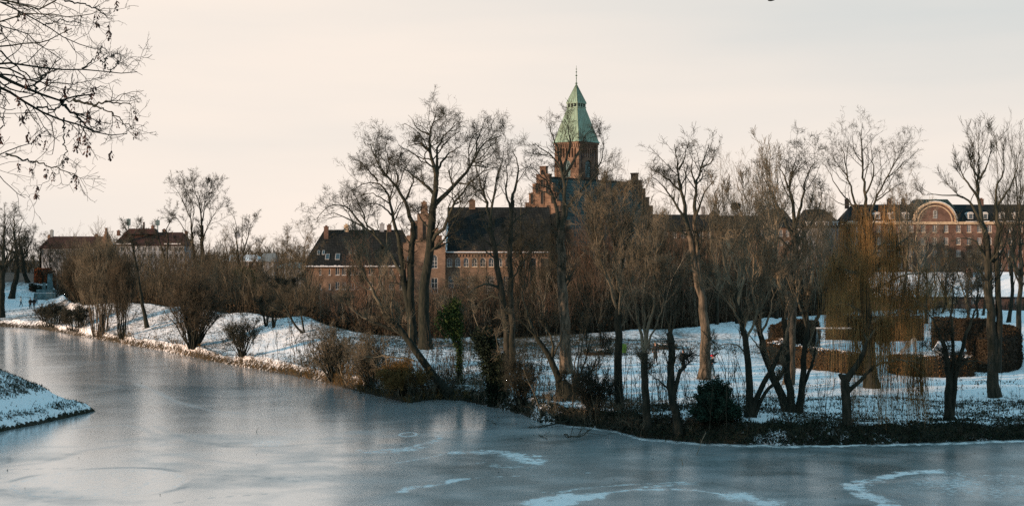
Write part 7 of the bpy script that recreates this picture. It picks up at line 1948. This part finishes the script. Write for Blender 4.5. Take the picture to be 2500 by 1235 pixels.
# ------------------------------------------------------------------ overhanging foreground tree, upper left
def foreground_tree():
    D = 20.0; rg = np.random.default_rng(500)
    base = np.array([-12.5, 19.5, float(near_z(np.array([-12.5]), np.array([19.5]))[0][0]) - 0.1])
    base = np.array([-13.0, 12.0, float(near_z(np.array([-13.0]), np.array([12.0]))[0][0]) - 0.1])
    root = empty("overhanging_tree", base, 0, "near dark branches with hanging seed clusters reaching in from the upper left", "tree")
    crot = np.array([-11.2, 18.0, 13.4])
    P, L = wiggle(rg, np.array([base, base + [0.6, 2.2, 2.4], base + [1.4, 4.6, 3.6], crot]), 12, 0.04); rr = np.linspace(.34, .2, 12); rr[0] = .42
    P2, L2 = wiggle(rg, np.array([crot, crot + [0.2, 0.5, 2.0], crot + [0.5, 1.2, 4.5]]), 12, 0.04)
    tm = merge([tubes(P[None], rr[None], 10), tubes(P2[None], np.linspace(.2, .06, 12)[None], 8)])
    np_mesh("trunk", tm[0] - base, tm[1], M['bark_dark'], root, smooth=True)
    px = lambda pts, dy: np.array([at(x, y, D + dy * i / max(len(pts) - 1, 1)) for i, (x, y) in enumerate(pts)])
    W = 0.0057
    limbs = [  # picture rows, start width px, end width px, from the crotch?
     ([(-60, 160), (0, 184), (32, 198), (81, 227), (142, 247), (174, 243), (227, 231)], 13, 2.0, 1),
     ([(-60, 190), (0, 207), (24, 228), (81, 260), (130, 285), (160, 295), (200, 312), (245, 328), (268, 332), (310, 327)], 8, 1.5, 1),
     ([(-60, 165), (0, 154), (45, 146), (89, 168), (142, 174), (202, 168), (239, 167), (267, 178), (292, 186), (324, 186), (335, 176)], 6, 1.2, 1),
     ([(-60, 125), (0, 113), (45, 105), (81, 106), (121, 97), (150, 88), (175, 70)], 5, 1.2, 1),
     ([(-60, -20), (0, 4), (40, 26), (81, 45), (105, 61), (142, 81), (174, 101), (210, 117), (235, 121)], 5, 1.2, 1),
     ([(-40, -8), (30, 8), (75, 20), (107, 21), (135, 2), (150, -10)], 5, 2, 1),
     ([(110, -15), (160, 2), (200, 10), (240, 25), (262, 40)], 4, 1.2, 0),
     ([(-50, 385), (0, 378), (20, 375), (50, 357), (76, 350)], 5, 1.5, 1),
     ([(15, 376), (45, 385), (65, 393), (100, 400), (135, 410), (165, 420), (185, 428)], 3.5, 1.2, 0),
     ([(150, 247), (162, 262), (190, 283), (215, 312), (243, 324)], 6, 1.5, 0),
     ([(180, 243), (205, 250), (231, 257), (259, 249), (300, 253), (320, 255)], 5, 1.2, 0),
     ([(231, 257), (255, 270), (279, 279), (300, 300), (328, 313)], 3, 1.2, 0),
     ([(156, 288), (155, 320), (156, 350), (163, 365), (155, 395), (135, 410)], 3, 1.0, 0),
     ([(-30, 400), (0, 418), (8, 445), (40, 470), (62, 483)], 3, 1.0, 1),
     ([(86, 226), (88, 205), (110, 182), (142, 170)], 3.5, 2, 0),
     ([(-50, 40), (0, 60), (40, 78), (65, 78), (70, 100), (105, 108), (150, 145)], 4, 1.0, 1),
     ([(0, 124), (40, 160), (85, 200), (130, 205), (190, 205), (220, 195), (250, 190)], 3, 1.0, 0),
     ([(90, 262), (130, 270), (160, 250), (200, 235), (230, 215), (262, 210)], 3.5, 1.0, 0),
     ([(200, 168), (220, 155), (245, 130), (250, 105)], 3, 1.0, 0), ([(245, 150), (265, 140), (292, 130)], 2.5, 1.0, 0), ([(267, 178), (285, 160), (290, 148)], 2, 1, 0),
     ([(-20, 290), (10, 262), (40, 275), (60, 285), (95, 275)], 2.5, 1.0, 1), ([(-10, 330), (6, 310), (8, 280), (15, 262), (12, 230)], 2.5, 1.0, 0),
     ([(-40, 60), (20, 50), (60, 30), (110, 35), (170, 45), (215, 35), (255, 20)], 4, 1.0, 1), ([(105, 61), (140, 50), (180, 52), (205, 60)], 2.5, 1, 0), ([(76, 352), (90, 335), (110, 320), (118, 322)], 2, .8, 0)]
    PL = []; PR = []; LL = []
    for p, a, b, c in limbs:
        dy = rg.uniform(-1.5, 1.5); q = px(p, dy)
        if c: q = np.vstack([crot + rg.normal(size=3) * 0.1 + [0, 0, np.clip((q[0][2] - 13.5) * 0.5, -1, 2.5)], q])
        n = 26; d = np.r_[0, np.cumsum(np.linalg.norm(np.diff(q, axis=0), axis=1))]; t = np.linspace(0, d[-1], n)
        w = np.stack([np.interp(t, d, q[:, i]) for i in range(3)], -1)
        w[1:-1] = .2 * w[:-2] + .6 * w[1:-1] + .2 * w[2:]; w[1:-1] += rg.normal(size=(n - 2, 3)) * 0.012
        r = np.interp(t / d[-1], [0, 0.45 if c else 0.05, 1], [a * 1.5, a * 1.15, b * 1.3]) * W / 2 * 1.15
        PL.append(w); PR.append(r); LL.append(d[-1] * (0.5 if c else 1))
    P = np.array(PL); Rr = np.array(PR); L = np.array(LL)
    parts = [tubes(P, Rr, 6)]
    C, CR, CL = children(rg, P, Rr, L, 8.5 * np.clip(L / 1.2, .6, 2.2), 7, .38, (25, 60), t0=.35, up=0.02, wig=.24, rfac=.55, rmin=.0034, lmin=.15, lmax=.7, endr=.5)
    parts.append(tubes(C, CR, 4))
    C2, CR2, CL2 = children(rg, C, CR, CL, 3.0, 5, .5, (30, 65), t0=.2, up=.02, wig=.3, rfac=.7, rmin=.0026, lmin=.08, lmax=.35, endr=.6)
    parts.append(tubes(C2, CR2, 4))
    C3, CR3, _ = children(rg, C2, CR2, CL2, 1.4, 3, .5, (35, 70), t0=.3, up=.05, wig=.3, rfac=.8, rmin=.0022, lmin=.05, lmax=.14, endr=.7)
    parts.append(tubes(C3, CR3, 3))
    # buds
    V, Q = merge(parts); np_mesh("branches", V - base, Q, M['bark_dark'], root)
    # seed clusters
    def cluster(seed):
        g = np.random.default_rng(seed); n = 15; V = []; Fs = []
        for i in range(n):
            a = g.uniform(0, 6.28); t = g.uniform(0.0, 0.11); p = np.array([math.cos(a) * .012, math.sin(a) * .012, -t]); tip = p + np.array([math.cos(a) * g.uniform(.008, .032), math.sin(a) * g.uniform(.008, .032), -g.uniform(.02, .045)])
            w = np.array([-math.sin(a), math.cos(a), 0]) * g.uniform(.009, .014); nn = np.array([math.cos(a), math.sin(a), 0.3]) * .0015; m = (p * .4 + tip * .6)
            b = len(V); V += [p, m + w, tip, m - w, m + nn, m - nn]
            Fs += [(b, b + 1, b + 4), (b + 1, b + 2, b + 4), (b + 2, b + 3, b + 4), (b + 3, b, b + 4), (b + 1, b, b + 5), (b + 2, b + 1, b + 5), (b + 3, b + 2, b + 5), (b, b + 3, b + 5)]
        tv, tq = tubes(np.array([[[0, 0, .05], [0, 0, -.02], [0, 0, -.08]]]), np.full((1, 3), .0018), 3)
        b = len(V); V += list(tv); Fs += [tuple(q + b) for q in tq]
        me = bpy.data.meshes.new("seed_cluster"); me.from_pydata([tuple(v) for v in V], [], [tuple(int(i) for i in f) for f in Fs]); me.materials.append(M['twig_dark_red']); return me
    M['twig_dark_red'] = noise_mat("seed_brown", (0.03, 0.016, 0.012), (0.09, 0.05, 0.04), 40)
    meshes = [cluster(600 + i) for i in range(5)]
    pos = [(284, 8), (267, 66), (268, 75), (46, 5), (163, 70), (46, 33), (112, 150), (160, 212), (40, 240), (230, 215), (223, 232), (238, 130), (253, 148), (213, 272), (242, 295), (284, 298), (331, 272), (331, 318), (192, 325), (210, 335), (216, 352), (219, 362), (188, 345), (154, 395), (165, 388), (130, 425), (113, 415), (75, 408), (45, 402), (185, 430), (187, 441), (90, 458), (70, 325), (92, 332), (82, 345), (113, 348), (168, 320), (272, 370), (175, 255), (52, 285), (68, 272), (60, 195), (2, 330), (62, 38), (218, 285), (118, 195), (236, 40), (0, 60)]
    for i, (x, y) in enumerate(pos):
        o = bpy.data.objects.new("seed_cluster", meshes[i % 5]); COL.objects.link(o); o.parent = root
        q = at(x, y - 6, D + rg.uniform(-.6, .6)) - base; o.location = tuple(q); o.rotation_euler = (rg.normal() * .15, rg.normal() * .15, rg.uniform(0, 6.28)); sc = rg.uniform(.9, 1.6); o.scale = (sc, sc, sc)
foreground_tree()

# trees on the rampart left of the frame, where the overhanging branches come from
for i, (x, y, h, lb) in enumerate([(-46, 72, 17, "rampart tree nearest the point, outside the left of the picture"), (-58, 88, 18, "rampart tree behind the first, outside the left of the picture"), (-44, 54, 17, "rampart tree on the camera side, outside the left of the picture"), (-62, 66, 18, "rampart tree set back on the bastion, outside the left of the picture")]):
    z = float(near_z(np.array([float(x)]), np.array([float(y)]))[0][0])
    auto_tree("rampart_tree", lb, 1250 + F * x / y, float(y), HOR - (z + h - CAMZ) * F / y, 6.5 / y * F, 'broad', .3, 8, .35, seed=700 + i, zb=z, twig='twig_dark', rmin=.02)

# dense shrubbery added out of view on the rampart top to shade the near bank
rg = np.random.default_rng(710)
n = 1500; Y = rg.uniform(12, 66, n); X = -47 + rg.uniform(-4, 3, n) - 0.03 * (66 - Y); Z, _d = near_z(X, Y)
stuff("shade_thicket", shoots(rg, np.stack([X, Y, Z - 0.05], -1), rg.uniform(4, 9.5, n), 0.15, 0.06, 10, rmin=0.03), 'twig_dark')

# gull in flight at the top edge
D = 60.0; root = empty("bird", at(1882, 2, D), 0, "small dark bird flying at the top edge of the sky", "bird")
b = skin_obj("body", [((-.12, 0, 0), .03), ((0, 0, .01), .05), ((.10, 0, .02), .035), ((.16, 0, .02), .015)], [(0, 1), (1, 2), (2, 3)], M['dark'], root)
w = MB()
for sgn in (-1, 1):
    w.add([(.03, 0, .03), (-.05, 0, .03), (.05, sgn * .16, .10), (-.05, sgn * .16, .10), (-.03, sgn * .34, .04), (-.08, sgn * .33, .04), (0, sgn * .01, .015), (.0, sgn * .16, .085)], [(0, 2, 3, 1), (2, 4, 5, 3), (0, 6, 7, 2), (1, 3, 7, 6), (2, 7, 4), (3, 5, 7), (4, 7, 5)])
w.build("wings", M['dark'], root)
